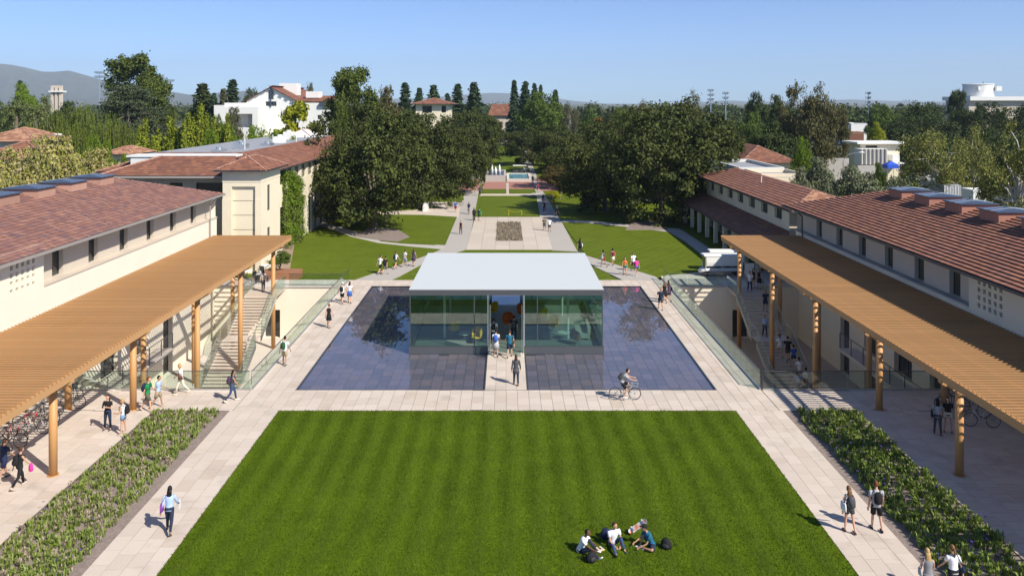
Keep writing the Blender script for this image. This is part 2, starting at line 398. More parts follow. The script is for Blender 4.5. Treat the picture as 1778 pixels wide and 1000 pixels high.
# main lawn
g = MB(); g.box(-11.83,11.93,18,41.73,-.2,.0); struct(g.build('lawn', M['lawn']))
def grass_blades(name, m, pts, h, wd, lean=0.5, stripe=None):
    n = len(pts); a = RNG.uniform(0, 2*np.pi, n); la = RNG.uniform(0, 2*np.pi, n); lm = RNG.uniform(.1, lean, n)
    hx = np.cos(a)*wd; hy = np.sin(a)*wd
    hh = h*RNG.uniform(.6, 1.2, n)
    lx = np.cos(la)*lm*hh; ly = np.sin(la)*lm*hh
    if stripe is not None: ly = ly + stripe(pts)*hh*.45
    v = np.empty((n, 3, 3)); v[:,0] = np.c_[pts[:,0]-hx, pts[:,1]-hy, pts[:,2]]; v[:,1] = np.c_[pts[:,0]+hx, pts[:,1]+hy, pts[:,2]]
    v[:,2] = np.c_[pts[:,0]+lx, pts[:,1]+ly, pts[:,2]+hh]
    return np_mesh(name, v.reshape(-1,3), np.arange(3*n).reshape(-1,3), m)
n = 170000
yy = 26 + (41.76-26)*RNG.random(n)**1.15
pts = np.c_[RNG.uniform(-11.87, 11.97, n), yy, np.zeros(n)]
o = grass_blades('grass', M['blade'], pts, .055, .013, .8, lambda p: np.where(np.sin((p[:,0]+.25*np.sin(p[:,1]*.3))*2*np.pi/1.12) > 0, 1, -1))
tag(o, 'short mown grass blades over the striped main lawn', 'grass'); o['kind'] = 'stuff'
# ------------------------------------------------------------------ planting beds
M['iris'] = mat('iris_leaf', (.1,.16,.03), .6, ramp=[(.17,.24,.03),(.27,.34,.07),(.34,.39,.13),(.20,.27,.045),(.09,.13,.02)], transl=.3, spec=.2)
M['irisd'] = mat('iris_leaf_dark', (.1,.16,.03), .6, ramp=[(.15,.22,.03),(.25,.34,.06),(.36,.42,.11),(.17,.25,.035),(.08,.12,.015)], transl=.3, spec=.2)
M['violet'] = mat('violet_petals', (.09,.04,.30), .7, vary=.3)
M['drystem'] = mat('dry_stems', (.3,.25,.17), .8, vary=.3)
def tufts(name, x0, x1, y0, y1, dens, m, h, nb=9, seed=1, hmin=.5, keep=None):
    r = np.random.default_rng(seed); n = int((x1-x0)*(y1-y0)*dens)
    cx = r.uniform(x0, x1, n); cy = r.uniform(y0, y1, n)
    if keep is not None: k = keep(cx, cy, r); cx, cy = cx[k], cy[k]; n = len(cx)
    sc = r.uniform(hmin, 1.2, n)
    C = np.repeat(np.c_[cx, cy], nb, 0); sc = np.repeat(sc, nb); N = n*nb
    a = r.uniform(0, 2*np.pi, N); t = r.uniform(.05, .75, N); hh = h*sc*r.uniform(.6, 1.1, N); wd = .023*sc
    bx = C[:,0]+r.normal(0,.04,N); by = C[:,1]+r.normal(0,.04,N)
    dx, dy = np.cos(a), np.sin(a); sx, sy = -dy*wd, dx*wd
    mx, my, mz = bx+dx*hh*t*.35, by+dy*hh*t*.35, hh*.62
    tx, ty, tz = bx+dx*hh*t, by+dy*hh*t, hh*(1-.35*t)
    V = np.empty((N,5,3)); V[:,0]=np.c_[bx-sx*.6,by-sy*.6,bx*0-.02]; V[:,1]=np.c_[bx+sx*.6,by+sy*.6,bx*0-.02]
    V[:,2]=np.c_[mx+sx,my+sy,mz]; V[:,3]=np.c_[mx-sx,my-sy,mz]; V[:,4]=np.c_[tx,ty,tz]
    me_f = []
    base = np.arange(N)*5
    fq = np.stack([base,base+1,base+2,base+3],1); ft = np.stack([base+3,base+2,base+4],1)
    f3 = np.concatenate([fq[:,[0,1,2]], fq[:,[0,2,3]], ft])
    return np_mesh(name, V.reshape(-1,3), f3, m)
for s in (-1, 1):
    x0, x1 = sorted((s*14.4, s*18.25 if s < 0 else 18.15))
    g = MB(); g.box(x0, x1, 18, 41.75, -.2, -.035); struct(g.build('planting_bed', M['mulch']))
    xa, xb = (-18.2,-14.85) if s < 0 else (14.9,18.1)
    o = tufts('iris_plants', xa, xb, 26, 41.7, 24 if s < 0 else 22, M['iris'] if s < 0 else M['irisd'], .25 if s < 0 else .36, nb=11, seed=3+s)
    tag(o, 'light green strap leaved plants in the sunny left planting bed' if s < 0 else 'dark green strap leaved plants in the half shaded right planting bed', 'ground cover'); o['kind'] = 'stuff'
    o = tufts('dry_plants', xa, xb, 26, 41.7, 14 if s < 0 else 3, M['drystem'], .2, nb=9, seed=30+s)
    tag(o, 'grey brown dry stalks between the leaves of the %s planting bed' % ('left' if s < 0 else 'right'), 'ground cover'); o['kind'] = 'stuff'
    # small violet flowers
    r = np.random.default_rng(60+s); nfl = 60 if s > 0 else 14; g = MB()
    for k in range(nfl):
        fx, fy, fz = r.uniform(xa, xb), r.uniform(26, 41.5), r.uniform(.22,.42)
        for q in range(4):
            a = q*1.57+r.uniform(0,1); dx, dy = .032*math.cos(a), .032*math.sin(a)
            g.add([(fx,fy,fz),(fx+dx-dy*.6,fy+dy+dx*.6,fz+.04),(fx+dx*1.7,fy+dy*1.7,fz),(fx+dx+dy*.6,fy+dy-dx*.6,fz+.03)], [(0,1,2,3)])
    o = g.build('violet_flowers', M['violet']); tag(o, 'small violet flowers scattered over the %s planting bed' % ('left' if s < 0 else 'right'), 'flowers'); o['kind'] = 'stuff'
# ------------------------------------------------------------------ wall with real openings
def wall(mb, p0, p1, z0, z1, ops, depth=.25, mi=0, mr=None):
    """vertical face from p0 to p1; it faces the right-hand side of p0->p1; ops (u0,u1,za,zb) are left open with reveals"""
    p0, p1 = Vector((*p0, 0)), Vector((*p1, 0)); d = p1-p0; Lg = d.length; d.normalize(); n = Vector((d.y, -d.x, 0))
    us = sorted({0, Lg, *[u for o in ops for u in o[:2]]}); zs = sorted({z0, z1, *[z for o in ops for z in o[2:]]})
    P = lambda u, z, t=0: tuple(p0 + d*u - n*t + Vector((0, 0, z)))
    for a, b in zip(us, us[1:]):
        for c, e in zip(zs, zs[1:]):
            if any(o[0]-1e-6 <= (a+b)/2 <= o[1]+1e-6 and o[2] <= (c+e)/2 <= o[3] for o in ops): continue
            mb.quad(P(a,c), P(b,c), P(b,e), P(a,e), mi)
    mr = mi if mr is None else mr
    for u0, u1, za, zb in ops:
        mb.quad(P(u0,za), P(u0,zb), P(u0,zb,depth), P(u0,za,depth), mr); mb.quad(P(u1,zb), P(u1,za), P(u1,za,depth), P(u1,zb,depth), mr)
        mb.quad(P(u0,zb), P(u1,zb), P(u1,zb,depth), P(u0,zb,depth), mr); mb.quad(P(u1,za), P(u0,za), P(u0,za,depth), P(u1,za,depth), mr)
    return P
def window(parent, P, u0, u1, za, zb, depth, mframe=None, mpane=None, mull=1, fw=.05, name='window'):
    """frame object with a pane child, set at the back of a reveal"""
    mframe = mframe or M['dark_metal']; mpane = mpane or M['pane']
    g = MB(); D_ = depth-.05
    def bar(a, b, c, e):
        q = [P(a,c,D_), P(b,c,D_), P(b,e,D_), P(a,e,D_)]; r = [P(a,c,depth), P(b,c,depth), P(b,e,depth), P(a,e,depth)]
        g.add(q+r, [(0,1,2,3),(0,4,5,1),(1,5,6,2),(2,6,7,3),(3,7,4,0)])
    bar(u0,u0+fw,za,zb); bar(u1-fw,u1,za,zb); bar(u0+fw,u1-fw,zb-fw,zb); bar(u0+fw,u1-fw,za,za+fw)
    for k in range(1, mull): x = u0+(u1-u0)*k/mull; bar(x-fw/2,x+fw/2,za+fw,zb-fw)
    w_ = g.build(name, mframe, parent)
    g = MB(); g.quad(P(u0+fw,za+fw,depth-.012), P(u1-fw,za+fw,depth-.012), P(u1-fw,zb-fw,depth-.012), P(u0+fw,zb-fw,depth-.012))
    g.build('pane', mpane, w_); return w_

def inside(poly, x, y):
    c = False; n = len(poly)
    for i in range(n):
        x1, y1 = poly[i]; x2, y2 = poly[(i+1) % n]
        if (y1 > y) != (y2 > y) and x < (x2-x1)*(y-y1)/(y2-y1)+x1: c = not c
    return c
def tile_face(corners, parent, m, tw=.3, tl=.34, n_parts=0, thick=.03, lift=.03, base=True, name='roof_slope'):
    """corners: eave-left, eave-right, top-right, top-left (seen from outside). Lays overlapping tiles in courses on a solid slope."""
    C = [Vector(c) for c in corners]; e = C[1]-C[0]; Lg = e.length; e.normalize()
    nrm = e.cross(C[-1]-C[0]).normalized()
    if nrm.z < 0: nrm = -nrm
    up = nrm.cross(e).normalized()
    if up.z < 0: up = -up
    o = C[0]; poly = [((c-o).dot(e), (c-o).dot(up)) for c in C]
    H = max(p[1] for p in poly)
    if base:
        g = MB(); g.add([tuple(c) for c in C]+[tuple(c - nrm*.12) for c in C], [tuple(range(len(C)))] + [(i, i+len(C), (i+1)%len(C)+len(C), (i+1)%len(C)) for i in range(len(C))])
        par = g.build(name, M['under'], parent)
    rows = int(H/tl)+1; ang = math.atan2(lift, tl)
    cand = []
    for r in range(rows):
        v = (r+.5)*tl; off = (r % 2)*tw/2
        u = min(p[0] for p in poly)-off+tw/2; umax = max(p[0] for p in poly)
        while u < umax+tw/2:
            if inside(poly, u, min(v, H-.03)): cand.append((u, v))
            u += tw
    def frame(u, v):
        c = o + e*u + up*v + nrm*(thick*.5+.012+lift*.45)
        upt = (up*math.cos(ang) - nrm*math.sin(ang)).normalized(); nt_ = e.cross(upt).normalized()
        if nt_.z < 0: nt_ = -nt_
        return c, upt, nt_
    if n_parts:
        cam_d = lambda c: (c[0]**2 + c[1]**2)
        def vis(u, v):
            p = o+e*u+up*v; return -5 < PX0+F*p.x/p.y < 1783
        cand.sort(key=lambda c: (not vis(*c), cam_d(o+e*c[0]+up*c[1])))
        t = MB(); t.obox((0,0,0), (tw*.485,0,0), (0,tl*.56,0), (0,0,thick/2)); tmesh = None
    g = MB(); k = 0
    for i, (u, v) in enumerate(cand):
        c, upt, nt_ = frame(u, v)
        c = c + nt_*random.uniform(-.004,.006)
        if i < n_parts:
            ee = e if e.cross(upt).dot(nt_) > 0 else -e; Rm = Matrix((ee, upt, nt_)).transposed()
            if tmesh is None: ob = t.build('roof_tile', m, parent, local=True); tmesh = ob.data
            else: ob = bpy.data.objects.new('roof_tile', tmesh); COL.objects.link(ob); ob.parent = parent
            ob.location = c - parent_off(parent); ob.rotation_euler = Rm.to_euler()
        else: g.obox(c, e*tw*.485, upt*tl*.56, nt_*thick/2)
    if g.v: g.build('roof_tiles', m, parent, kind='stuff')
def ridge_line(pts, parent, m=None, r=.09, seg=.42):
    m = m or M['ridge']; g = MB()
    for a, b in zip(pts, pts[1:]):
        a, b = Vector(a), Vector(b); n = max(1, int((b-a).length/seg)); 
        for i in range(n):
            p, q = a+(b-a)*i/n, a+(b-a)*(i+.96)/n; g.tube([p, q], [r, r*.82], 6)
    g.build('ridge_tiles', m, parent)

# ------------------------------------------------------------------ the two long buildings beside the lawn
YB0, YB1 = 20.0, 70.6
def long_building(s, zl, ex, ez, run, label, slopeZ):
    """s -1 left / +1 right; zl ledge height; eave at ex,ez; ridge at ex+run, height slopeZ"""
    rt = thing('campus_building', label, 'building', (s*25.5, 45, 0))
    left = s < 0; ms = M['stucco'] if left else M['stucco3']; mu = M['stucco2']
    def seg(ya, yb, X=None):   # wall end points so that the face looks at the lawn
        X = 25.5*s if X is None else X
        return ((X, yb), (X, ya)) if s > 0 else ((X, ya), (X, yb))
    def U(y, ya, yb): return yb-y if s > 0 else y-ya
    # main lower wall with plaza-level and court-level openings
    ya, yb = YB0, YB1
    ops = []; wins = []
    def op(y0, y1, z0, z1, lst=None):
        u0, u1 = sorted((U(y0, ya, yb), U(y1, ya, yb))); ops.append((u0, u1, z0, z1)); wins.append((u0, u1, z0, z1))
    for y in (25.2, 30.2, 35.2, 40.2): op(y, y+2.2, .05, 2.7)
    for y in (46.0, 50.4, 54.8): op(y, y+2.3, -1.6, 2.2); op(y, y+2.3, -4.45, -2.3)
    for y in (59.6,): op(y, y+1.6, -4.45, 1.4)
    g = MB(); P = wall(g, *seg(ya, yb), CZ, 5.9 if False else min(zl, 99), ops, .35)
    g.build('lower_wall', ms, rt)
    for w_ in wins: window(rt, P, *w_, .35, mull=2)
    # near end: full-height wall with square vents; beyond it the recessed window strip
    yv = 44.2
    ops = []
    zt = zl+1.85
    for c in range(5):
        for r_ in range(4):
            y = 41.2+c*.48; z = (zl+.22)+r_*.42
            u0, u1 = sorted((U(y, YB0, yv), U(y+.25, YB0, yv))); ops.append((u0, u1, z, z+.25))
    g = MB(); wall(g, *seg(YB0, yv), zl, ez+.3, ops, .22)
    ye = seg(YB0, yv)
    g.build('upper_wall', ms if left else M['stucco3'], rt)
    g = MB()
    X0, X1 = sorted((s*25.73, s*26.2)); g.box(X0, X1, 40.8, yv-.02, zl, zl+2); g.build('vent_backing', M['stucco2'], rt)
    g = MB(); wall(g, *( ((s*25.95, YB1-.3),(s*25.95,yv)) if s > 0 else ((s*25.95,yv),(s*25.95,YB1-.3)) ), zl, ez+.3,
         [tuple(sorted((U(y, yv, YB1-.3), U(y+1.15, yv, YB1-.3))))+(zl+.12, ez+.1) for y in (45.8,49.8,53.8,57.85,61.85,65.9)], .3)
    X0, X1 = sorted((s*25.5, s*25.95)); g.quad((X0,yv,zl),(X1,yv,zl),(X1,yv,ez+.3),(X0,yv,ez+.3))
    g.build('recessed_wall', mu, rt)  # greyer tone than the other walls: shade of the recess painted into the colour
    Pw = wall(MB(), *( ((s*25.95, YB1-.3),(s*25.95,yv)) if s > 0 else ((s*25.95,yv),(s*25.95,YB1-.3)) ), zl, ez+.3, [])
    for y in (45.8,49.8,53.8,57.85,61.85,65.9):
        u0, u1 = sorted((U(y, yv, YB1-.3), U(y+1.15, yv, YB1-.3))); window(rt, Pw, u0, u1, zl+.12, ez+.1, .3, mpane=M['pane_warm'] if s > 0 else M['pane'])
    # ledge capping the lower wall
    g = MB(); X0, X1 = sorted((s*25.44, s*25.95)); g.box(X0, X1, yv+.02, YB1, zl+.003, zl+.09)
    g.build('ledge', M['concrete'] if not left else M['stucco2'], rt)
    # end walls
    g = MB(); a, b = sorted((s*25.5, s*38)); g.quad((a,YB1,CZ),(b,YB1,CZ),(b,YB1,zl),(a,YB1,zl)); g.quad((a,YB1,zl),(b,YB1,zl),(b,YB1-.3,zl),(a,YB1-.3,zl)); g.quad((a,YB1-.3,zl),(b,YB1-.3,zl),(b,YB1-.3,ez-.02),(a,YB1-.3,ez-.02)); g.build('end_wall', ms, rt)
    g = MB(); g.quad((a,YB0+.01,0),(b,YB0+.01,0),(b,YB0+.01,ez+1.6),(a,YB0+.01,ez+1.6)); g.build('end_wall', ms, rt)
    # roof
    rx = ex+run; yh = YB1-run-.9; e0, e1 = (s*ex, YB0-.6, ez), (s*ex, YB1, ez); r0, r1 = (s*rx, YB0-.6, slopeZ), (s*rx, yh, slopeZ)
    bx = s*(rx+run); b0, b1 = (bx, YB0-.6, ez), (bx, YB1, ez)
    tm = M['tile_roof'] if left else M['tile_roof_r']
    # only the part the tiles can be seen on is tiled (Y > 32); the rest of the slope is plain
    cut = 33.0
    tile_face([(s*ex,cut,ez), e1, r1, (s*rx,cut,slopeZ)] if s > 0 else [(s*ex,cut,ez), e1, r1, (s*rx,cut,slopeZ)], rt, tm, .30, .33, n_parts=300, lift=.045 if left else .07, thick=.035)
    g = MB(); g.add([e0,(s*ex,cut,ez),(s*rx,cut,slopeZ),r0],[(0,1,2,3)]); g.add([r0,r1,b1,b0],[(0,1,2,3)]); g.add([e1,b1,r1],[(0,1,2)]); g.build('roof_slope', tm, rt)
    tile_face([e1, b1, r1], rt, tm, .33, .345, base=False)
    ridge_line([e1, r1], rt, r=.08); ridge_line([r0, r1], rt, r=.08)
    # fascia + gutter + soffit
    g = MB(); X0, X1 = sorted((s*ex, s*(ex-.13))); g.box(X0, X1, YB0-.6, YB1+.1, ez-.13, ez+.02); X0, X1 = sorted((s*(ex-.13), s*(rx+run+.1))); g.box(X0, X1, YB1+.003, YB1+.12, ez-.13, ez+.02)
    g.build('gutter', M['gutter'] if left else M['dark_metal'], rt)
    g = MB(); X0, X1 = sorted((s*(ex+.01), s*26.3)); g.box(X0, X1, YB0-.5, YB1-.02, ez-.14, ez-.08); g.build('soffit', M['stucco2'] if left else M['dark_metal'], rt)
    # downpipe at the far corner
    g = MB(); x = s*(25.36); g.tube([(s*(ex+.05),YB1-1.2,ez-.12),(s*25.0,YB1-1.6,ez-.35),(x,YB1-1.9,ez-.75),(x,YB1-1.9,4.4)], .055, 6); g.build('downpipe', M['dark_metal'] if not left else M['gutter'], rt)
    # small roof-terrace rail at the end
    g = MB()
    for z in (zl+.45, zl+.8): g.tube([(s*25.6,YB1-.1,z),(s*28,YB1-.1,z)], .02, 5)
    for x in (25.6,26.8,28): g.cyl(s*x, YB1-.1, zl, zl+.8, .02, 5)
    g.build('terrace_rail', M['dark_metal'], rt)
    # rooflight boxes along the ridge
    for k, yb_ in enumerate((33,37.0,40.9,44.9,48.85,52.8,56.8,60.8) if left else (33,37,41,45,49.1,53.0,57.0,60.9)):
        z0 = slopeZ-.75; zt_ = slopeZ+.30; half = 1.0; xa, xb = s*(rx-1.15), s*(rx+1.15); X0, X1 = sorted((xa, xb))
        if yb_ > 44 or not left:
            g = MB(); g.box(X0, X1, yb_-half, yb_+half, z0, zt_); bxo = g.build('rooflight', M['ridge'] if left else M['rl_dark'], rt)
            g = MB(); ym = yb_
            hh = .16
            vs = [(X0-.12,yb_-half-.12,zt_),(X1+.12,yb_-half-.12,zt_),(X1+.12,yb_+half+.12,zt_),(X0-.12,yb_+half+.12,zt_),(X0-.12,yb_-half-.12,zt_+.06),(X1+.12,yb_-half-.12,zt_+.06),(X1+.12,yb_+half+.12,zt_+.06),(X0-.12,yb_+half+.12,zt_+.06),
                  (s*rx,yb_-half+.7,zt_+hh+.06),(s*rx,yb_+half-.7,zt_+hh+.06)]
            g.add(vs, [(0,1,5,4),(1,2,6,5),(2,3,7,6),(3,0,4,7),(4,5,8),(6,7,9),(5,6,9,8),(7,4,8,9)]); g.build('rooflight_glass', M['roofglass'], bxo)
            g = MB()
            for q in (-.35, .35):
                for xx in (X0-.1, X1+.1): g.beam((xx, yb_+q, zt_+.075), (s*rx, yb_+q*.9, zt_+hh+.075), .035, .03)
            g.beam((s*rx,yb_-.35,zt_+hh+.08),(s*rx,yb_+.35,zt_+hh+.08),.05,.04); g.build('glazing_bar', M['steel'], bxo)
    return rt
M['rl_dark'] = mat('rooflight_curb', (.36,.17,.12), .85, noise=(2,.1))
long_building(-1, 5.9, 24.9, 8.0, 6.5, 'long cream building with mauve tiled roof along the sunny left side', 10.1)
long_building(1, 4.75, 24.4, 7.0, 6.3, 'long tan building with brown tiled roof along the shaded right side', 9.1)

# ------------------------------------------------------------------ pergolas
def pergola(s, label):
    rt = thing('pergola', label, 'pergola', (s*19.45, 45, 0))
    za = 4.22; y0, y1 = 21.0, 69.6; pitch = .305; n = int((y1-y0)/pitch)
    xi, xo = 25.42, 18.62
    t = MB(); X0, X1 = sorted((s*xo, s*xi)); L_ = X1-X0
    t.add([(-L_/2,.0,0),(L_/2,.0,0),(L_/2,.035,0),(-L_/2,.035,0),(-L_/2,-.03,.118),(L_/2,-.03,.118),(L_/2,.018,.122),(-L_/2,.018,.122)],
          [(3,2,1,0),(4,5,6,7),(0,1,5,4),(1,2,6,5),(2,3,7,6),(3,0,4,7)])
    me = None
    for k in range(n+1):
        y = y1-.06-k*pitch; x = (X0+X1)/2
        if me is None: o = t.build('slat', M['pergola'], rt, local=True); me = o.data; o.location = Vector((x, y, za+.18)) - rt.location
        else: inst('slat', me, rt, (x, y, za+.18))
    for xx in (19.5, 20.9, 22.3, 23.7, 25.1):
        g = MB(); g.box(s*xx-.05, s*xx+.05, y0, y1, za-.03, za+.178); g.build('purlin', M['pergola'], rt)
    for z_ in (0,):
        g = MB(); X0, X1 = sorted((s*18.66, s*18.78)); g.box(X0, X1, y0, y1+.02, za-.14, za+.20); g.build('fascia_beam', M['pergola'], rt)
    cols = [(26.4,0),(34.5,0),(41.9,0),(50.6,CZ),(58.8,CZ),(67.1,CZ)]
    for y, zb in cols:
        for x in (19.5, 22.9):
            g = MB(); g.cyl(s*x, y, zb, za-.62, .17, 20); g.cyl(s*x, y, zb, zb+.03, .24, 20); c = g.build('column', M['pergola_col'], rt, smooth=False)
            for p in c.data.polygons: p.use_smooth = len(p.vertices) == 4
            g = MB()
            if x < 20:   # flared capital reaching out to the fascia
                a, b = s*(x+.17), s*(x-.85)
                for (w0, w1) in ((-.13, .13),):
                    vs = [(a,y+w0,za-.62),(s*(x-.17),y+w0,za-.62),(b,y+w0,za-.26),(b,y+w0,za-.125),(a,y+w0,za-.125)]
                    vs += [(p[0],y+w1,p[2]) for p in vs]
                    g.add(vs, [(0,1,2,3,4),(9,8,7,6,5)]+[(i,i+5,(i+1)%5+5,(i+1)%5) for i in range(5)])
                g.box(s*x-.19, s*x+.19, y-.19, y+.19, za-.64, za-.36)
            else: g.box(s*x-.16, s*x+.16, y-.16, y+.16, za-.62, za-.3)
            g.build('capital', M['pergola'], c)
        g = MB(); X0, X1 = sorted((s*19.0, s*25.4)); g.box(X0, X1, y-.22, y-.10, za-.33, za-.033); g.box(X0, X1, y+.10, y+.22, za-.33, za-.033); g.build('cross_beam', M['pergola'], rt)
    return rt
pergola(-1, 'long ochre slatted pergola on round columns along the left building')
pergola(1, 'long ochre slatted pergola on round columns along the right building')

# ------------------------------------------------------------------ sunken courts, rails and stairs
M['courtwall'] = mat('court_wall', (.80,.72,.58), .9, noise=(.5,.06), noise2=(8,.05))
def glass_rail(label, path, h=1.05, pan=1.25, curb=True, group=None, z=0.0, name='glass_railing', toprail=True, slope=None):
    a, b = Vector(path[0]), Vector(path[1])
    rt = thing(name, label, 'railing', tuple(a), group=group)
    d = b-a; Lg = d.length; n = max(1, round(Vector((d.x,d.y,0)).length/pan)); side = Vector((-d.y, d.x, 0)).normalized()*.012
    for i in range(n):
        p, q = a+d*((i+.012)/n), a+d*((i+.988)/n); upv = Vector((0,0,h)); lo = Vector((0,0,.06))
        g = MB(); vs = [p+lo-side, q+lo-side, q+upv-side, p+upv-side, p+lo+side, q+lo+side, q+upv+side, p+upv+side]
        g.add(vs, [(0,1,2,3),(7,6,5,4),(0,4,5,1),(1,5,6,2),(2,6,7,3),(3,7,4,0)]); g.build('glass_panel', M['glass'], rt)
    g = MB(); g.beam(a+Vector((0,0,h+.015)), b+Vector((0,0,h+.015)), .045, .03); g.build('handrail', M['grey_metal'], rt)
    if curb: g = MB(); g.beam(a+Vector((0,0,.04)), b+Vector((0,0,.04)), .09, .10); g.build('base_channel', M['steel'], rt)
    return rt
def court(s):
    side = 'left' if s < 0 else 'right'
    g = MB(); x0, x1 = sorted((s*CX0, s*CX1)); g.box(x0, x1, CY0, CY1, CZ-.2, CZ); struct(g.build('courtyard_floor', M['paver'] if s > 0 else M['concrete_lt']))
    g = MB()
    # retaining wall on the pool side, front side and back (with a doorway)
    if s < 0:
        wall(g, (-CX0, CY1), (-CX0, CY0), CZ, -.205, [], .2); wall(g, (-CX1, CY0), (-CX0, CY0), CZ, -.205, [], .2)
        Pb = wall(g, (-CX0, CY1-.001), (-CX1, CY1-.001), CZ, -.0, [], .2) if False else None
    else:
        wall(g, (CX0, CY0), (CX0, CY1), CZ, -.205, [], .2); wall(g, (CX1, CY0), (CX0, CY0), CZ, -.205, [], .2)
    # simple quads so every face looks into the court whichever way it is wound
    dx0, dx1 = (19.75, 21.15)
    a, b = sorted((s*dx0, s*dx1))
    Pw = wall(g, (x0, CY1), (x1, CY1), CZ, -.01, [(a-x0, b-x0, CZ+.02, -2.05)], .5)
    o = g.build('retaining_wall', M['courtwall']); tag(o, 'tall %s retaining wall around the sunken court on the %s' % ('cream' if s < 0 else 'shaded', side), 'wall')
    window(o, Pw, a-x0, b-x0, CZ+.02, -2.05, .5, mframe=M['dark_metal'], mull=1, fw=.08, name='door')
    g = MB(); g.box(x0, x1, CY1-.09, CY1+.0, -.08, .02); g.build('coping', M['concrete_lt'], o)
    for y in (51, 57.3, 63.6):
        pass
    glass_rail('glass railing along the pool walk above the %s court' % side, ((s*14.17, 44.75, 0), (s*14.17, 72.4, 0)))
    glass_rail('glass railing across the front edge of the %s court' % side, ((s*14.3, 44.70, 0), (s*25.3, 44.70, 0)), pan=1.5)
    glass_rail('glass railing along the far edge of the %s court' % side, ((s*14.3, 70.12, 0), (s*19.0, 70.12, 0)), pan=1.5)
    # staircase
    st = thing('staircase', 'wide %s staircase with glass sides descending into the %s court' % ('pale sunlit' if s < 0 else 'shaded grey', side), 'stairs', (s*20.55, 57.4, CZ))
    xa, xb = sorted((s*19.25, s*21.85)); rise = 4.5/28; go = .30; y = 67.0; z = 0.0
    ystop = {}
    for k in range(28):
        if k == 14: y -= 1.3
        z = -rise*(k+1); y_f = y-go*((k if k < 14 else k)+1)
        yy0 = y - go*(k+1)
        g = MB(); extra = 1.3 if k == 13 else 0
        if k == 13: g.box(xa, xb, yy0-1.32, yy0+go-.003, z-.055, z)
        else: g.box(xa, xb, yy0-.02, yy0+go-.003, z-.055, z)
        g.build('step', M['paver'] if s < 0 else M['concrete_lt'], st)
    g = MB(); g.box(xa, xb, 67.0, 69.95, -.25, -.004); g.build('landing', M['paver'], st)
    for xx in (xa-.03, xb+.03):
        for (ya, za, yb_, zb) in ((67.0,-.0,62.8,-2.25),(61.5,-2.4,57.3,CZ)):
            g = MB(); g.add([(xx-.03,ya,za-.02),(xx-.03,yb_,zb-.02),(xx-.03,yb_,zb-.42),(xx-.03,ya,za-.42),(xx+.03,ya,za-.02),(xx+.03,yb_,zb-.02),(xx+.03,yb_,zb-.42),(xx+.03,ya,za-.42)],[(0,1,2,3),(7,6,5,4),(0,4,5,1),(3,2,6,7)]); g.build('stringer', M['steel'], st)
            n = 4
            for i in range(n):
                p0 = (ya+(yb_-ya)*(i+.02)/n, za+(zb-za)*(i+.02)/n); p1 = (ya+(yb_-ya)*(i+.98)/n, za+(zb-za)*(i+.98)/n)
                g = MB()
                vs = [(xx-.01,p0[0],p0[1]),(xx-.01,p1[0],p1[1]),(xx-.01,p1[0],p1[1]+1.05),(xx-.01,p0[0],p0[1]+1.05)]
                g.add(vs+[(q[0]+.02,q[1],q[2]) for q in vs], [(0,1,2,3),(7,6,5,4),(0,4,5,1),(1,5,6,2),(2,6,7,3),(3,7,4,0)]); g.build('glass_panel', M['glass'], st)
        g = MB(); g.tube([(xx,69.8,1.02),(xx,67.0,1.0),(xx,62.8,-1.25),(xx,61.5,-1.3),(xx,57.3,CZ+1.0)], .025, 6); g.build('handrail', M['steel'], st)
        g = MB(); vs = [(xx-.01,69.85,0),(xx-.01,67.0,0),(xx-.01,67.0,1.02),(xx-.01,69.85,1.02)]; g.add(vs+[(q[0]+.02,q[1],q[2]) for q in vs], [(0,1,2,3),(7,6,5,4)]); g.build('glass_panel', M['glass'], st)
    # inner rail with horizontal cables along the building, above the lower opening
    rt = thing('cable_railing', 'railing with thin horizontal cables beside the %s building wall' % side, 'railing', (s*25.2, 45, -1.8))
    g = MB(); a, b = sorted((s*24.3, s*25.45)); g.box(a, b, 44.8, 58.4, -2.1, -1.85); g.build('walkway_slab', M['concrete_lt'], rt)
    for y in np.arange(45.2, 58.6, 1.9): g = MB(); g.box(s*24.35-.025, s*24.35+.025, y-.02, y+.02, -1.85, -.75); g.build('post', M['dark_metal'], rt)
    for k in range(6): g = MB(); g.tube([(s*24.35,44.9,-1.7+k*.17),(s*24.35,58.4,-1.7+k*.17)], .009, 4); g.build('cable', M['steel'], rt)
    g = MB(); g.tube([(s*24.35,44.9,-.72),(s*24.35,58.4,-.72)], .03, 6); g.build('handrail', M['dark_metal'], rt)
    # low guard rail on the court floor
    rt = thing('guard_rail', 'thin dark guard rail standing on the %s court floor' % side, 'railing', (s*16.5, 60, CZ))
    g = MB(); g.tube([(s*18.6,58.5,CZ),(s*18.6,58.5,CZ+1),(s*16.3,58.5,CZ+1),(s*16.3,58.5,CZ)], .025, 5); g.tube([(s*18.6,58.5,CZ+.55),(s*16.3,58.5,CZ+.55)], .015, 5); g.build('rail_frame', M['dark_metal'], rt)
court(-1); court(1)
# planted strip on each court floor
for s in (-1, 1):
    x0, x1 = sorted((s*14.6, s*16.0)); 
    g = MB(); g.box(x0, x1, 46, 58, CZ, CZ+.25); o = g.build('planter', M['concrete_lt']); tag(o, 'low concrete planter on the floor of the %s court' % ('left' if s < 0 else 'right'), 'planter')
    r = np.random.default_rng(5)
    o = tufts('court_plants', x0+.1, x1-.1, 46.2, 57.8, 6, M['iris'] if s < 0 else M['irisd'], .6, nb=14, seed=70+s); o.location.z = CZ+.2
    tag(o, 'spiky light green plants in the planter of the %s court' % ('left' if s < 0 else 'right'), 'plants'); o['kind'] = 'stuff'
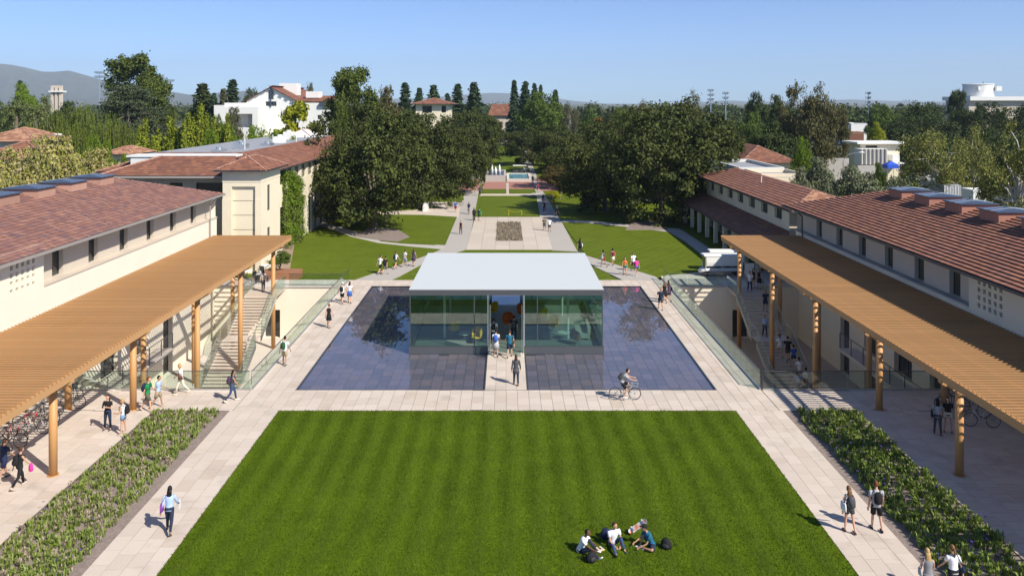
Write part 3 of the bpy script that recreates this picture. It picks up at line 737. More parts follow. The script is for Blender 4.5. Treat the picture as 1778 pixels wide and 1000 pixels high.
# sloping curb with glass that crosses the left plaza
rt = thing('stair_curb', 'pale sloping curb with a glass side beneath the left pergola', 'curb', (-23.5, 44, 0))
for (ya, yb_) in ((44.9, 44.9),):
    g = MB(); g.add([(-25.45,46.8,.55),(-21.8,44.74,.02),(-21.8,44.5,.02),(-25.45,46.4,.55),(-25.45,46.8,0),(-21.8,44.74,-.0),(-21.8,44.5,-.0),(-25.45,46.4,0)],[(0,1,2,3),(0,4,5,1),(2,6,7,3),(1,5,6,2)]); g.build('curb_slab', M['concrete_lt'], rt)
    g = MB(); g.add([(-25.45,42.6,.4),(-22.75,41.85,.02),(-22.75,41.5,.02),(-25.45,42.1,.4),(-25.45,42.6,0),(-22.75,41.85,0),(-22.75,41.5,0),(-25.45,42.1,0)],[(0,1,2,3),(0,4,5,1),(2,6,7,3),(1,5,6,2)]); g.build('curb_slab', M['concrete_lt'], rt)

# ------------------------------------------------------------------ glass pavilion
PXA, PXB, PY_A, PY_B, PZ = -6.16, 6.17, 51.4, 63.6, 4.1
pv = thing('glass_pavilion', 'square glass pavilion with pale flat roof standing in the dark pool', 'pavilion', (0, 57.5, 0))
g = MB(); g.box(PXA-.06, PXB+.06, PY_A-.06, PY_B+.06, PZ-.06, PZ); g.build('roof', M['roofwhite'], pv)
for a in [(PXA-.04,PXB+.04,PY_A-.04,PY_A+.02),(PXA-.04,PXB+.04,PY_B-.02,PY_B+.04),(PXA-.04,PXA+.02,PY_A+.02,PY_B-.02),(PXB-.02,PXB+.04,PY_A+.02,PY_B-.02)]:
    g = MB(); g.box(a[0],a[1],a[2],a[3],PZ-.42,PZ-.062); g.build('fascia', M['grey_metal'], pv)
g = MB(); g.box(PXA+.03, PXB-.03, PY_A+.03, PY_B-.03, PZ-.4, PZ-.08); g.build('ceiling', M['white'], pv)
DX0, DX1 = -1.17, 1.14
for a in [(PXA-.08,DX0,PY_A-.08,PY_A+.1),(DX1,PXB+.08,PY_A-.08,PY_A+.1),(PXA-.08,DX0,PY_B-.1,PY_B+.08),(DX1,PXB+.08,PY_B-.1,PY_B+.08),(PXA-.08,PXA+.1,PY_A+.1,PY_B-.1),(PXB-.1,PXB+.08,PY_A+.1,PY_B-.1)]:
    g = MB(); g.box(a[0],a[1],a[2],a[3],-.3,.40); g.box(a[0]+.0,a[1],a[2]-.012,a[3]+.012,.395,.42); g.build('plinth', M['grey_metal'], pv)
M['pavfloor'] = mat('pavilion_floor', (.30,.29,.27), .7, noise=(.8,.05))
g = MB(); g.box(PXA+.1, PXB-.1, PY_A, PY_B, -.25, .002); g.build('floor', M['pavfloor'], pv)
def pane(x0, y0, x1, y1, z0=.42, z1=PZ-.42):
    g = MB(); g.beam((x0,y0,(z0+z1)/2),(x1,y1,(z0+z1)/2),.03,z1-z0); return g.build('glass_pane', M['cube_glass'], pv)
def fin(x, y):
    g = MB(); g.box(x-.03, x+.03, y-.03, y+.03, .42, PZ-.42); return g.build('mullion', M['dark_metal'], pv)
xs_l = [PXA+.02, -2.05, DX0]; xs_r = [DX1, 2.0, PXB-.02]
for Y in (PY_A+.02, PY_B-.02):
    for xs in (xs_l, xs_r):
        for a, b in zip(xs, xs[1:]): pane(a+.02, Y, b-.02, Y)
    for x in (PXA, -2.05, 2.0, PXB): fin(x, Y)
for Xs in (PXA+.02, PXB-.02):
    ys = np.linspace(PY_A+.04, PY_B-.04, 4)
    for a, b in zip(ys, ys[1:]): pane(Xs, a+.02, Xs, b-.02)
    for y in ys[1:-1]: fin(Xs, y)
for x in (DX0+.0, DX1-.0):
    for Y in (PY_A+.0,PY_B):
        g = MB(); g.box(x-.045, x+.045, Y-.06, Y+.03, .0, PZ-.42); g.build('door_post', M['steel'], pv)
# opened glass door leaves with pull bars
for s_, x in ((1, DX0+.1), (-1, DX1-.1)):
    g = MB(); g.beam((x,PY_A-.02,1.85),(x,PY_A-1.0,1.85),.02,3.4); d = g.build('door', M['cube_glass'], pv)
    g = MB(); g.cyl(x+s_*.05, PY_A-.9, .3, 3.3, .022, 8); g.build('pull_bar', M['steel'], d)
for x, y in ((-4.2,54.6),(4.2,54.6),(-4.2,60.4),(4.2,60.4)):
    g = MB(); g.cyl(x, y, .0, PZ-.4, .09, 10); g.build('interior_column', M['white'], pv)
for y in (54.6, 57.5, 60.4): g = MB(); g.box(PXA+.1, PXB-.1, y-.1, y+.1, PZ-.52, PZ-.403); g.build('ceiling_beam', M['white'], pv)
# furniture inside the pavilion
M['yel'] = mat('yellow_fabric', (.72,.47,.02), .7, noise=(6,.08)); M['org'] = mat('orange_fabric', (.60,.13,.02), .7, noise=(6,.08)); M['tan'] = mat('tan_leather', (.42,.2,.08), .5, noise=(6,.1))
def lounge_chair(name, label, x, y, rz, m, group):
    t = thing(name, label, 'chair', (x, y, .003), rz, group, local=True)
    g = MB(); g.rings([(0,.02,.36),(0,.0,.44),(0,-.03,.47)], [((.30,0,0),(0,.28,0)),((.36,0,0),(0,.34,0)),((.33,0,0),(0,.31,0))], n=14); g.build('seat', m, t, smooth=True)
    g = MB(); prev = None; vs = []; fs = []
    for i in range(7):
        a = math.pi*(-.08+1.16*i/6)
        for z, rr in ((.42,.34),(.78,.42),(1.06,.38)): vs.append((rr*math.cos(a), -rr*math.sin(a)*.9-.05, z - (.22 if i in (0,6) else .08 if i in (1,5) else 0)*(z > .5)))
    for i in range(6):
        for j in range(2): q = i*3+j; fs.append((q, q+1, q+4, q+3))
    n0 = len(vs); vs += [(x_*.9, y_*.9, z_) for x_, y_, z_ in vs]
    fs += [tuple(reversed([k+n0 for k in f])) for f in fs]
    for i in range(6): fs.append((i*3+2, i*3+5, i*3+5+n0, i*3+2+n0))
    g.add(vs, fs); g.build('backrest', m, t, smooth=True)
    for k in range(4): a = k*math.pi/2+.78; g = MB(); g.tube([(0,0,.34),(.32*math.cos(a),.32*math.sin(a),.0)], .018, 5); g.build('leg', M['steel'], t)
    return t
for nm, x, y, rz, mm, cn in [('behind the front glass at the left door side',-2.0,53.4,2.4,'yel','yellow'),('beside the left interior column',-3.6,55.2,.6,'yel','yellow'),('far inside at the left of the doorway',-1.0,60.2,2.0,'yel','yellow'),
        ('far inside at the right of the doorway',1.2,59.6,-2.0,'org','orange'),('in the middle of the doorway view',.1,57.0,3.0,'org','orange'),('near the right front glass',4.7,53.2,-1.2,'tan','tan'),('by the right interior column',3.3,56.2,2.6,'yel','yellow'),('in the back right corner',2.6,58.6,1.0,'yel','yellow')]:
    lounge_chair('lounge_chair', '%s shell lounge chair %s of the pavilion' % (cn, nm) if 'of the' not in nm else '%s shell lounge chair %s' % (cn, nm), x, y, rz, M[mm], 'lounge chairs inside the glass pavilion')
for x, y, lb in ((-2.8,54.2,'low round table between the yellow chairs in the pavilion'),(3.9,54.4,'low round table near the tan chair in the pavilion')):
    t = thing('side_table', lb, 'table', (x,y,.003), local=True); g = MB(); g.cyl(0,0,.42,.46,.42,20); g.build('table_top', M['white'], t); g = MB(); g.cyl(0,0,0,.42,.04,8); g.cyl(0,0,0,.02,.25,16); g.build('leg', M['steel'], t)
t = thing('sofa', 'pale grey sofa inside the pavilion at the right glass wall', 'sofa', (5.2,55.2,.003), local=True)
g = MB(); g.box(-.45,.45,-1.1,1.1,.12,.44); g.build('seat', M['pavsofa'] if 'pavsofa' in M else M['concrete_lt'], t); g = MB(); g.box(.3,.5,-1.1,1.1,.44,.85); g.build('backrest', M['concrete_lt'], t)

# ------------------------------------------------------------------ mall ground beyond the pool
def poly(name, pts, z, m, kind=True, thick=.15):
    g = MB(); n = len(pts); g.add([(x,y,z) for x,y in pts]+[(x,y,z-thick) for x,y in pts], [tuple(range(n))]+[(i,i+n,(i+1)%n+n,(i+1)%n) for i in range(n)])
    o = g.build(name, m)
    if o.data.polygons[0].normal.z < 0: o.data.flip_normals()
    if kind: struct(o)
    return o
PP = lambda *a: [G(x, y) for x, y in a]
poly('campus_ground', [(-60,73.0),(60,76),(75,300),(-60,300)], -.03, M['lawn2'])
poly('lawn', PP((500,485.5),(617,485.5),(742,443.5),(766,433.3),(712,428.5),(657,422.5),(610,411.5),(571,396.5),(530,390),(516,400)), .03, M['lawn2'])
poly('lawn', PP((773,426),(793.5,377),(735,373.5),(643,372.5),(590,374),(560,386),(600,396),(640,409),(662,418.5),(700,422.5)), .03, M['lawn2'])
poly('lawn', [(-10.3,72.5),(10.2,72.5),(4.9,87.2),(-4.5,87.2)], .03, M['lawn2'])
poly('lawn', PP((1018,444),(975,386),(1020,388),(1080,394),(1163,404),(1190,420),(1229,451),(1226,471),(1138,480.5)), .03, M['lawn2'])
poly('lawn', [(-4.0,112.8),(4.75,112.8),(5.2,138),(-4.15,138)], .03, M['lawn2'])
poly('path', PP((617,486),(742,443.5),(770,431),(812,434),(805,434.5),(745,452),(682,486)), .018, M['path'])
poly('path', PP((1080,486),(1030,462),(1000,436),(1018,443.5),(1138,480.5),(1145,486)), .019, M['path'])
poly('path', PP((560,386),(516,389),(530,391),(571,397),(610,412),(657,423),(712,429),(766,434),(774,427),(700,423.5),(662,419.5),(640,410),(600,397)), .021, M['path'])
poly('path', PP((585,371.5),(640,369.5),(734,364),(742,351),(800,352),(796,378.5),(735,374.5),(643,373.5),(590,375)), .022, M['path2'])
# mall: two side walks, a central plaza
poly('walkway', PP((742,443.5),(812,433.6),(845,262),(832,262),(793,377)), .012, M['path'])
poly('walkway', PP((957,434.6),(1003,437),(975,385),(941,330),(915,262),(898,262)), .013, M['path'])
g = MB()
for i in range(6):
    for j in range(9):
        x0 = -4.35+i*1.57; y0 = 87.4+j*2.77; g.box(x0, x0+1.55, y0, y0+2.75, -.1, .035, bottom=False)
o = struct(g.build('plaza', M['path2']))
g = MB(); g.box(-1.2,1.95,92.8,107,-.1,.04); struct(g.build('planting_bed', M['mulch']))
o = tufts('bed_plants', -1.15, 1.9, 92.9, 106.9, 16, M['drystem'], .3, nb=8, seed=90); o.location.z = .04; tag(o, 'dry yellow green plants in the square bed of the mall plaza', 'ground cover'); o['kind'] = 'stuff'
g = MB()
for j in range(1):
    g.box(-4.6,5.6,138,141,-.1,.032)
g.box(-4.6,5.6,177,182,-.1,.032); g.box(.0,.5,141,160,-.1,.034); struct(g.build('path', M['path2']))
g = MB(); g.box(-4.3,5.4,148.8,162.5,-.1,.028); g.box(-9,-5.2,146,168,-.1,.028); g.box(6.2,10,146,170,-.1,.028); struct(g.build('brick_paving', M['brick']))
for x0, x1 in ((-4.2,-.15),(.6,5.3)):
    g = MB(); g.box(x0,x1,142.5,148.5,-.1,.05); struct(g.build('planting_bed', M['lawn2']))
g = MB(); g.box(-4.4,5.5,182.5,212,-.1,.04); g.box(-4.4,5.5,216,240,-.1,.04); g.box(-4.6,5.6,243,275,-.1,.04); struct(g.build('lawn', M['lawn2']))
# fountain
ft = thing('fountain', 'low stone fountain basin with white water jets in the mall', 'fountain', (0,168,0))
g = MB(); g.box(-4.2,-.1,162.5,163.1,0,1.3); g.box(-4.2,-3.8,163.1,176,0,1.3); g.box(-.5,-.1,163.1,176,0,1.3); g.box(-4.2,-.1,176,176.5,0,1.3); g.box(-3.8,-.5,163.1,176,0,.5); g.build('upper_basin', M['concrete'], ft)
g = MB(); g.box(-3.8,-.5,163.1,176,1.0,1.15); g.build('basin_water', M['jetwater'] if 'jetwater' in M else M['roofglass'], ft)
g = MB(); g.box(.1,5.2,162.5,163,0,.6); g.box(.1,.6,163,176,0,.6); g.box(4.7,5.2,163,176,0,.6); g.box(.1,5.2,176,176.5,0,.6); g.build('lower_basin', M['concrete_lt'], ft)
M['poolblue'] = mat('fountain_water', (.10,.30,.36), .15, noise=(1,.2)); g = MB(); g.box(.6,4.7,163,176,.2,.45); g.build('basin_water', M['poolblue'], ft)
M['jet'] = mat('white_water', (.85,.88,.9), .5)
for x, y, h in ((-3.0,169,2.1),(-2.2,167,1.6),(-1.4,169,1.9)):
    g = MB(); g.tube([(x,y,1.1),(x,y,1.1+h*.7),(x,y,1.1+h)], [.32,.2,.06], 7); g.build('water_jet', M['jet'], ft, smooth=True)
# white low block and grey curb at the left path
g = MB(); g.box(*sorted((X_(734,118), X_(741,118))), 118, 121.5, 0, 1.05); o = g.build('low_wall', M['white']); tag(o, 'short white wall end beside the left branch path', 'wall')
# right shaded ground: path along arcade
poly('walkway', PP((1163,405),(1185,400),(1290,470),(1300,486),(1229,486),(1229,451),(1190,420)), .02, M['path'])
poly('path', PP((975,382),(1020,383.5),(1180,398),(1190,404),(1163,403.5),(1080,393.5),(1020,387.5),(975,385.5)), .024, M['path'])
poly('bare_soil', PP((1085,400),(1100,385),(1150,383),(1160,400)), .031, M['mulch'])
poly('bare_soil', PP((612,411),(640,396),(690,398),(712,412),(690,420),(662,418)), .036, M['mulch'])
poly('bare_soil', PP((488,395),(516,400),(500,485),(470,485),(470,460)), .03, M['soil'])
# planter box with shrub at the court's far left corner
pb = thing('planter_box', 'reddish brown timber planter box at the far corner of the left court', 'planter', (-20.5,73,0))
g = MB()
for k in range(3): g.box(-22.0,-18.8,72.6,72.7,.02+k*.24,.24+k*.24)
g.box(-22.0,-18.8,72.71,74,.0,.72); g.build('timber_side', M['wood'], pb)
# ------------------------------------------------------------------ other buildings
def hip_house(name, label, x0, x1, y0, y1, ez, rise, run, wall_m, tile_m, ops=(), over=.7, cat='building', tiles=True, base_z=0, side_ops=(), flat=None, tw=.45, tl=.45, cut_top=True, winm=None):
    rt = thing(name, label, cat, ((x0+x1)/2, (y0+y1)/2, 0)); D_ = .3
    g = MB(); P = wall(g, (x0,y0), (x1,y0), base_z, ez, list(ops), D_); g.build('front_wall', wall_m, rt)
    for o in ops: window(rt, P, *o, D_, mull=2 if o[1]-o[0] > 1.5 else 1, mpane=winm)
    # inner side wall faces the mall axis
    xs = x1 if x1 < 0 else x0
    g = MB()
    Ps = wall(g, (xs,y0), (xs,y1), base_z, ez, list(side_ops), D_) if x1 < 0 else wall(g, (xs,y1), (xs,y0), base_z, ez, list(side_ops), D_)
    xo = x0 if x1 < 0 else x1
    g.quad((xo,y0,base_z),(xo,y1,base_z),(xo,y1,ez),(xo,y0,ez)); g.quad((x0,y1,base_z),(x1,y1,base_z),(x1,y1,ez),(x0,y1,ez)); g.build('side_wall', wall_m, rt)
    for o in side_ops: window(rt, Ps, *o, D_, mull=1, mpane=winm)
    a0, a1, b0, b1 = x0-over, x1+over, y0-over, y1+over
    i0, i1, j0, j1 = a0+run, a1-run, b0+run, b1-run
    if i0 > i1: i0 = i1 = (a0+a1)/2
    if j0 > j1: j0 = j1 = (b0+b1)/2
    zt = ez+rise
    E = [(a0,b0,ez),(a1,b0,ez),(a1,b1,ez),(a0,b1,ez)]; T = [(i0,j0,zt),(i1,j0,zt),(i1,j1,zt),(i0,j1,zt)]
    g = MB(); g.box(a0,a1,b0,b1,ez-.12,ez-.005); g.build('eave', M['dark_metal'], rt)
    for k in range(4):
        c = [E[k], E[(k+1)%4], T[(k+1)%4], T[k]]
        if (Vector(c[2])-Vector(c[3])).length < .05: c = c[:3]
        if tiles and (k in (0,) or (k == 1 and x1 < 0) or (k == 3 and x0 > 0)): tile_face(c, rt, tile_m, tw, tl)
        else: g = MB(); g.add(c, [tuple(range(len(c)))]); g.build('roof_slope', tile_m, rt)
    if i1-i0 > .1 and j1-j0 > .1:
        g = MB(); g.box(i0,i1,j0,j1,zt-.3,zt+.02); g.build('flat_roof', flat or M['flatroof'], rt)
    for k in range(4): ridge_line([E[k], T[k]], rt, r=.1)
    return rt
# left: tower block, then long wing behind it
TZ = 9.7
tw_ = thing('stair_tower', 'square cream tower with recessed front panel and small tiled hip roof', 'tower', (-24.8,78.3,0))
tx0, tx1, ty0, ty1 = -26.6, -23.0, 75.2, 81.5
g = MB(); P = wall(g, (tx0,ty0), (tx1,ty0), 0, TZ, [(.85,3.05,0,8.15)], .28); Q = wall(g, (tx1,ty0), (tx1,ty1), 0, TZ, [(2.0,2.9,5.6,8.1),(2.0,2.9,1.4,4.0)], .12)
g.quad((tx0,ty0,0),(tx0,ty1,0),(tx0,ty1,TZ),(tx0,ty0,TZ)); g.quad((tx0,ty1,0),(tx1,ty1,0),(tx1,ty1,TZ),(tx0,ty1,TZ)); g.build('wall', M['stucco3'], tw_)
for k in range(6):
    z0 = 8.15-1.36*(k+1); g = MB(); a = P(.87,z0+.03,.25); b = P(3.03,z0+1.33,.28); g.box(a[0],b[0],min(a[1],b[1]),max(a[1],b[1]),z0+.03,z0+1.34); g.build('panel', M['stucco3'], tw_)
g = MB()
for (a, b, c, d) in ((tx0-.03,tx1+.03,ty0-.03,ty0),(tx1,tx1+.03,ty0,ty1)): g.box(a,b,c,d,8.55,TZ-.05)
g.build('cornice', M['stucco3'], tw_)
g = MB(); g.box(tx0-.035,tx0+.85,ty0-.03,ty0,0,7.0); g.box(tx1-.55,tx1+.035,ty0-.03,ty0,0,7.0); g.build('pilaster', M['stucco3'], tw_)
window(tw_, Q, 2.0,2.9,5.6,8.1, .12, mull=1); window(tw_, Q, 2.0,2.9,1.4,4.0, .12, mull=1)
a0,a1,b0,b1 = tx0-.7,tx1+.7,ty0-.7,ty1+.7; ap = ((tx0+tx1)/2,(ty0+ty1)/2,TZ+1.15); E = [(a0,b0,TZ),(a1,b0,TZ),(a1,b1,TZ),(a0,b1,TZ)]
g = MB(); g.box(a0,a1,b0,b1,TZ-.14,TZ-.005); g.build('eave', M['dark_metal'], tw_)
rr0, rr1 = ((tx0+tx1)/2, ty0+1.9, TZ+1.15), ((tx0+tx1)/2, ty1-1.9, TZ+1.15)
tile_face([E[0],E[1],rr0], tw_, M['tile_old'], .4, .4); tile_face([E[1],E[2],rr1,rr0], tw_, M['tile_old'], .4, .4)
g = MB(); g.add([E[2],E[3],rr1],[(0,1,2)]); g.add([E[3],E[0],rr0,rr1],[(0,1,2,3)]); g.build('roof_slope', M['tile_old'], tw_)
ridge_line([E[0],rr0,E[1]], tw_, r=.09); ridge_line([rr0,rr1,E[2]], tw_, r=.09)
sops = []
for k in range(16):
    u = 1.2+k*3.1
    if u+2.2 < 53: sops += [(u,u+2.3,7.1,8.7),(u+.2,u+1.9,.05,4.7)]
wing = hip_house('campus_building', 'two storey cream building with rust tiled mansard roof behind the tower', -41, -24.4, 82.0, 136, 9.0, 1.6, 4.5, M['stucco3'], M['tile_old'], side_ops=sops, tl=.5, tw=.5)
g = MB(); wall(g, (-38.5,78.5), (-26.7,78.5), 0, 8.9, [(.6,2.0,7.3,8.2),(5.5,6.8,7.3,8.2),(8.1,11.2,7.0,8.2)], .3); g.build('front_wall', M['stucco2'], wing)  # darker tan stucco on the cream wing puts the eave's shade into the colour
Pf = wall(MB(), (-38.5,78.5), (-26.7,78.5), 0, 8.9, [])
for o_ in [(.6,2.0,7.3,8.2),(5.5,6.8,7.3,8.2),(8.1,11.2,7.0,8.2)]: window(wing, Pf, *o_, .3)
g = MB(); g.box(-39.3,-26.62,76.8,77.0,8.78,8.98); g.build('gutter', M['gutter'], wing)
tile_face([(-39.3,76.9,9.0),(-25.4,76.9,9.0),(-27.5,81.5,10.6),(-34.9,81.5,10.6)], wing, M['tile_old'], .45, .45); ridge_line([(-39.3,76.9,9.05),(-34.9,81.5,10.65)], wing)
g = MB(); g.box(-38.2,-28.0,81.52,82.0,9.4,10.5); g.box(-38.6,-27.6,81.4,84,10.5,10.68); g.build('parapet', M['white'], wing)
g = MB(); g.box(-38,-28.7,84,131,10.2,10.64); g.build('flat_roof', M['flatroof'], wing)
for x, y, hh, nm in ((-31,94,.8,'a'),(-33.5,101,.6,'b'),(-30.5,108,1.2,'c'),(-32,118,1.6,'d'),(-29.8,100,.5,'e'),(-31.5,88,.4,'f')):
    g = MB(); g.box(x-.6,x+.6,y-.9,y+.9,10.64,10.64+hh*.7); g.cyl(x,y,10.64+hh*.7,10.64+hh*.7+.25,.35,10); g.build('roof_vent', M['steel'] if hh < 1 else M['white'], wing)
for k in range(int(3)): g = MB(); g.cyl(-29+k*.6-1, 92+k*9, 10.6, 12.0, .05, 6); g.build('vent_pipe', M['white'], wing)
# right: second wing with arcade
sops = [(u, u+2.1, 4.75, 6.05) for u in [1.6+4.2*k for k in range(7)]]
w2 = thing('campus_building', 'tan building with brown hip roof and colonnade behind the right pergola', 'building', (28,88,0))
g = MB(); P = wall(g, (26.5,106), (26.5,72.5), 3.6, 6.3, sops, .3); g.build('upper_wall', M['stucco3'], w2)
for o_ in sops: window(w2, P, *o_, .3, mull=2)
dops = [(u,u+1.4,.05,2.3) for u in [2+3.9*k for k in range(8)]]
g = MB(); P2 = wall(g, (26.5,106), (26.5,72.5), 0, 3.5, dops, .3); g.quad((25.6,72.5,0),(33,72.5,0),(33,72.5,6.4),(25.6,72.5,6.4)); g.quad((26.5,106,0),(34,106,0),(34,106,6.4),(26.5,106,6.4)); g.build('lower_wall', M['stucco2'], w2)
for o_ in dops: window(w2, P2, *o_, .3, name='door')
e0, e1, r0_, r1_ = (25.5,71.6,6.3), (25.5,106.6,6.3), (29.4,76.5,7.65), (29.4,102.6,7.65); f0, f1 = (33.3,71.6,6.3), (33.3,106.6,6.3)
tile_face([e0,e1,r1_,r0_], w2, M['tile_roof_r'], .42, .42, lift=.05, thick=.05); tile_face([f0,e0,r0_], w2, M['tile_orange'], .42, .42)
g = MB(); g.add([e1,f1,r1_],[(0,1,2)]); g.add([f0,f1,r1_,r0_],[(0,1,2,3)]); g.build('roof_slope', M['tile_roof_r'], w2)
ridge_line([e0,r0_,r1_,e1], w2, r=.11); ridge_line([f0,r0_], w2, r=.1)
g = MB(); g.box(25.38,25.5,71.5,106.7,6.18,6.31); g.box(25.5,33.4,71.48,71.6,6.18,6.31); g.build('gutter', M['dark_metal'], w2)
g = MB(); g.box(25.5,26.6,71.7,106.5,6.2,6.25); g.build('soffit', M['dark_metal'], w2)
c_ = [(23.3,71.0,2.95),(23.3,108,2.95),(26.5,108,3.95),(26.5,71.0,3.95)]
tile_face(c_, w2, M['tile_roof_r'], .42, .42, lift=.05, thick=.05, name='arcade_roof')
g = MB(); g.box(23.18,23.3,70.9,108.1,2.8,2.96); g.build('gutter', M['dark_metal'], w2)
for k in range(9): g = MB(); y = 76.3+k*3.85; g.box(23.75,24.15,y-.2,y+.2,0,2.85); g.build('column', M['stucco3'], w2)
g = MB(); g.box(23.75,24.15,74,108,2.62,2.9); g.build('lintel', M['stucco3'], w2)
g = MB(); g.tube([(28,88,7.2),(28,88,7.9),(28.1,88,7.9)],.05,6); g.build('vent_pipe', M['white'], w2)
# right building: white flat-roofed block and rust hip roof behind wing 2
def box_building(name, label, x0, x1, y0, y1, z1, m, ops=(), roof=None, slab=None, cat='building', extra=None, z0=0):
    rt = thing(name, label, cat, ((x0+x1)/2,(y0+y1)/2,0)); g = MB(); P = wall(g, (x0,y0),(x1,y0), z0, z1, list(ops), .3)
    g.quad((x1,y0,z0),(x1,y1,z0),(x1,y1,z1),(x1,y0,z1)); g.quad((x0,y0,z0),(x0,y1,z0),(x0,y1,z1),(x0,y0,z1)); g.quad((x0,y1,z0),(x1,y1,z0),(x1,y1,z1),(x0,y1,z1)); g.build('wall', m, rt)
    for o in ops: window(rt, P, *o, .3, mull=2 if o[1]-o[0] > 2 else 1)
    g = MB(); ov = slab or 0; g.box(x0-ov,x1+ov,y0-ov,y1+ov,z1+.003,z1+(.35 if slab else .06)); g.build('roof', roof or M['flatroof'], rt)
    if not slab:
        g = MB()
        for a in ((x0,x1,y0,y0+.25),(x0,x1,y1-.25,y1),(x0,x0+.25,y0+.25,y1-.25),(x1-.25,x1,y0+.25,y1-.25)): g.box(*a,z1+.062,z1+.5)
        g.build('parapet', m, rt)
    return rt
D = 108
box_building('service_building', 'low white flat roofed block behind the colonnade building', X_(1283,D), X_(1362,D), D, D+16, Z_(292,D)-.4, M['white'])
box_building('service_building', 'small cream block with rooftop units beside the olive trees', X_(1322,98), X_(1400,98), 98, 105, Z_(303,98)-.4, M['stucco3'])
D = 128
hip_house('campus_building', 'rust tiled hip roofed house behind the large right oak', X_(1290,D), X_(1380,D), D, D+18, Z_(283,D), 2.4, 6, M['stucco2'], M['tile_old'], ops=[(1.5,5.5,2.5,5.5)], tw=.6, tl=.55)
# modern flat-roofed white house with ribbed screen
D = 150
mh = box_building('modern_house', 'flat roofed white house with a ribbed metal screen on its front', X_(1494,D), X_(1562,D), D, D+5, Z_(250,D), M['stucco3'], ops=[(1.2,3.9,Z_(254,D)-2.3,Z_(254,D)-.2)] if False else [(1.0,3.2,Z_(262,D),Z_(251,D)-.2)], roof=M['white'], slab=1.0)
g = MB(); xa, xb = X_(1495,D-3), X_(1541,D-3); za_, zb_ = Z_(286,D-3), Z_(259,D-3); g.box(xa,xb,D-3,D-.02,za_,zb_); g.build('screen_wall', M['white'], mh)
for k in range(13): g = MB(); x = xa+(xb-xa)*(k+.5)/13; g.box(x-.09,x+.09,D-3.1,D-3.002,za_,zb_); g.build('rib', M['grey_metal'] if k % 2 else M['concrete_lt'], mh)
g = MB(); g.box(X_(1490,D-4),X_(1525,D-4),D-4,D-3.2,0,Z_(288,D-4)); g.build('stone_wall', M['concrete'], mh)
g = MB(); g.box(X_(1541,D),X_(1552,D),D-2,D-.02,Z_(278,D),Z_(268,D)); g.build('balcony', M['white'], mh)
g = MB(); g.box(X_(1541,D-3),X_(1573,D-3),D-3,D+1,Z_(283,D),Z_(283,D)+.2); g.build('canopy', M['white'], mh)
M['tarp'] = mat('blue_tarp', (.03,.10,.55), .6)
g = MB(); xx = X_(1551,D-6); g.add([(xx-1,D-6,4.9),(xx+1,D-6,4.9),(xx+1,D-4,4.9),(xx-1,D-4,4.9),(xx,D-5,5.5),(xx-1,D-6,4.2),(xx+1,D-6,4.2),(xx+1,D-4,4.2),(xx-1,D-4,4.2)],[(0,1,4),(1,2,4),(2,3,4),(3,0,4),(0,5,6,1),(1,6,7,2),(3,2,7,8),(0,3,8,5)]); tn = g.build('canopy_tent', M['tarp']); tag(tn, 'small blue canopy tent beside the modern white house', 'tent')
g = MB()
for a,b in ((-1,-6),(1,-6),(1,-4),(-1,-4)): g.cyl(xx+a*.98,D+b,0,4.2,.05,6)
g.build('tent_frame', M['steel'], tn)
# big white modernist building left
D = 190
Lz = lambda py: Z_(py, D); Lx = lambda px: X_(px, D)
wb = thing('modernist_building', 'large white modernist building with red gabled roofs behind the left trees', 'building', (Lx(480),D,0))
g = MB(); x0, xm, x1 = Lx(428), Lx(471), Lx(514); gy = D
# gable front
ops = [(Lx(461)-x0, Lx(480)-x0, Lz(184.5), Lz(176))]
P = wall(g, (x0,gy),(x1,gy), 0, Lz(176), [(Lx(461)-x0, Lx(480)-x0, Lz(184.5), Lz(176.6))], .4)
vz = Lz(176)
g.add([(x0,gy,vz),(x1,gy,vz),(xm+.6,gy,Lz(153)),(xm-.6,gy,Lz(153)),(x0,gy,Lz(175))],[(0,1,2,3)])
g.quad((x1,gy,0),(x1,gy+30,0),(x1,gy+30,vz),(x1,gy,vz)); g.quad((x0,gy,0),(x0,gy+30,0),(x0,gy+30,vz),(x0,gy,vz)); g.build('wall', M['white'], wb)
window(wb, P, Lx(461)-x0, Lx(480)-x0, Lz(184.5), Lz(176.6), .4, mull=2)
g = MB(); g.box(Lx(466.5),Lx(469.8),gy-.06,gy+.0,Lz(172.5),Lz(157)); g.box(Lx(471.6),Lx(475),gy-.06,gy+.0,Lz(172.5),Lz(157)); g.build('tall_window', M['pane'], wb)
g = MB(); g.box(Lx(470.1),Lx(471.3),gy-.5,gy-.07,Lz(186),Lz(151)); g.build('steel_fin', M['roofglass'], wb)
zr = Lz(151.5)
for sgn, xe in ((-1, x0-.6), (1, x1+.8)):
    tile_face([(xe,gy-.5,vz-.2),(xe,gy+30,vz-.2),(xm,gy+30,zr),(xm,gy-.5,zr)], wb, M['tile_old'], .9, .8, thick=.06)
box = lambda a,b,c,d,e,f,n,m: (lambda g: (g.box(a,b,c,d,e,f), g.build(n,m,wb)))(MB())
box(Lx(466),Lx(498),gy+9,gy+13,Lz(166),Lz(143.5),'roof_tower',M['white']); box(Lx(520),Lx(543),gy+6,gy+10,Lz(170),Lz(158.5),'roof_tower',M['white'])
tile_face([(Lx(512),gy+1,Lz(177)),(Lx(573),gy+1,Lz(177)),(Lx(573),gy+12,Lz(166.5)),(Lx(512),gy+12,Lz(166.5))], wb, M['tile_old'], .9, .8, thick=.06)
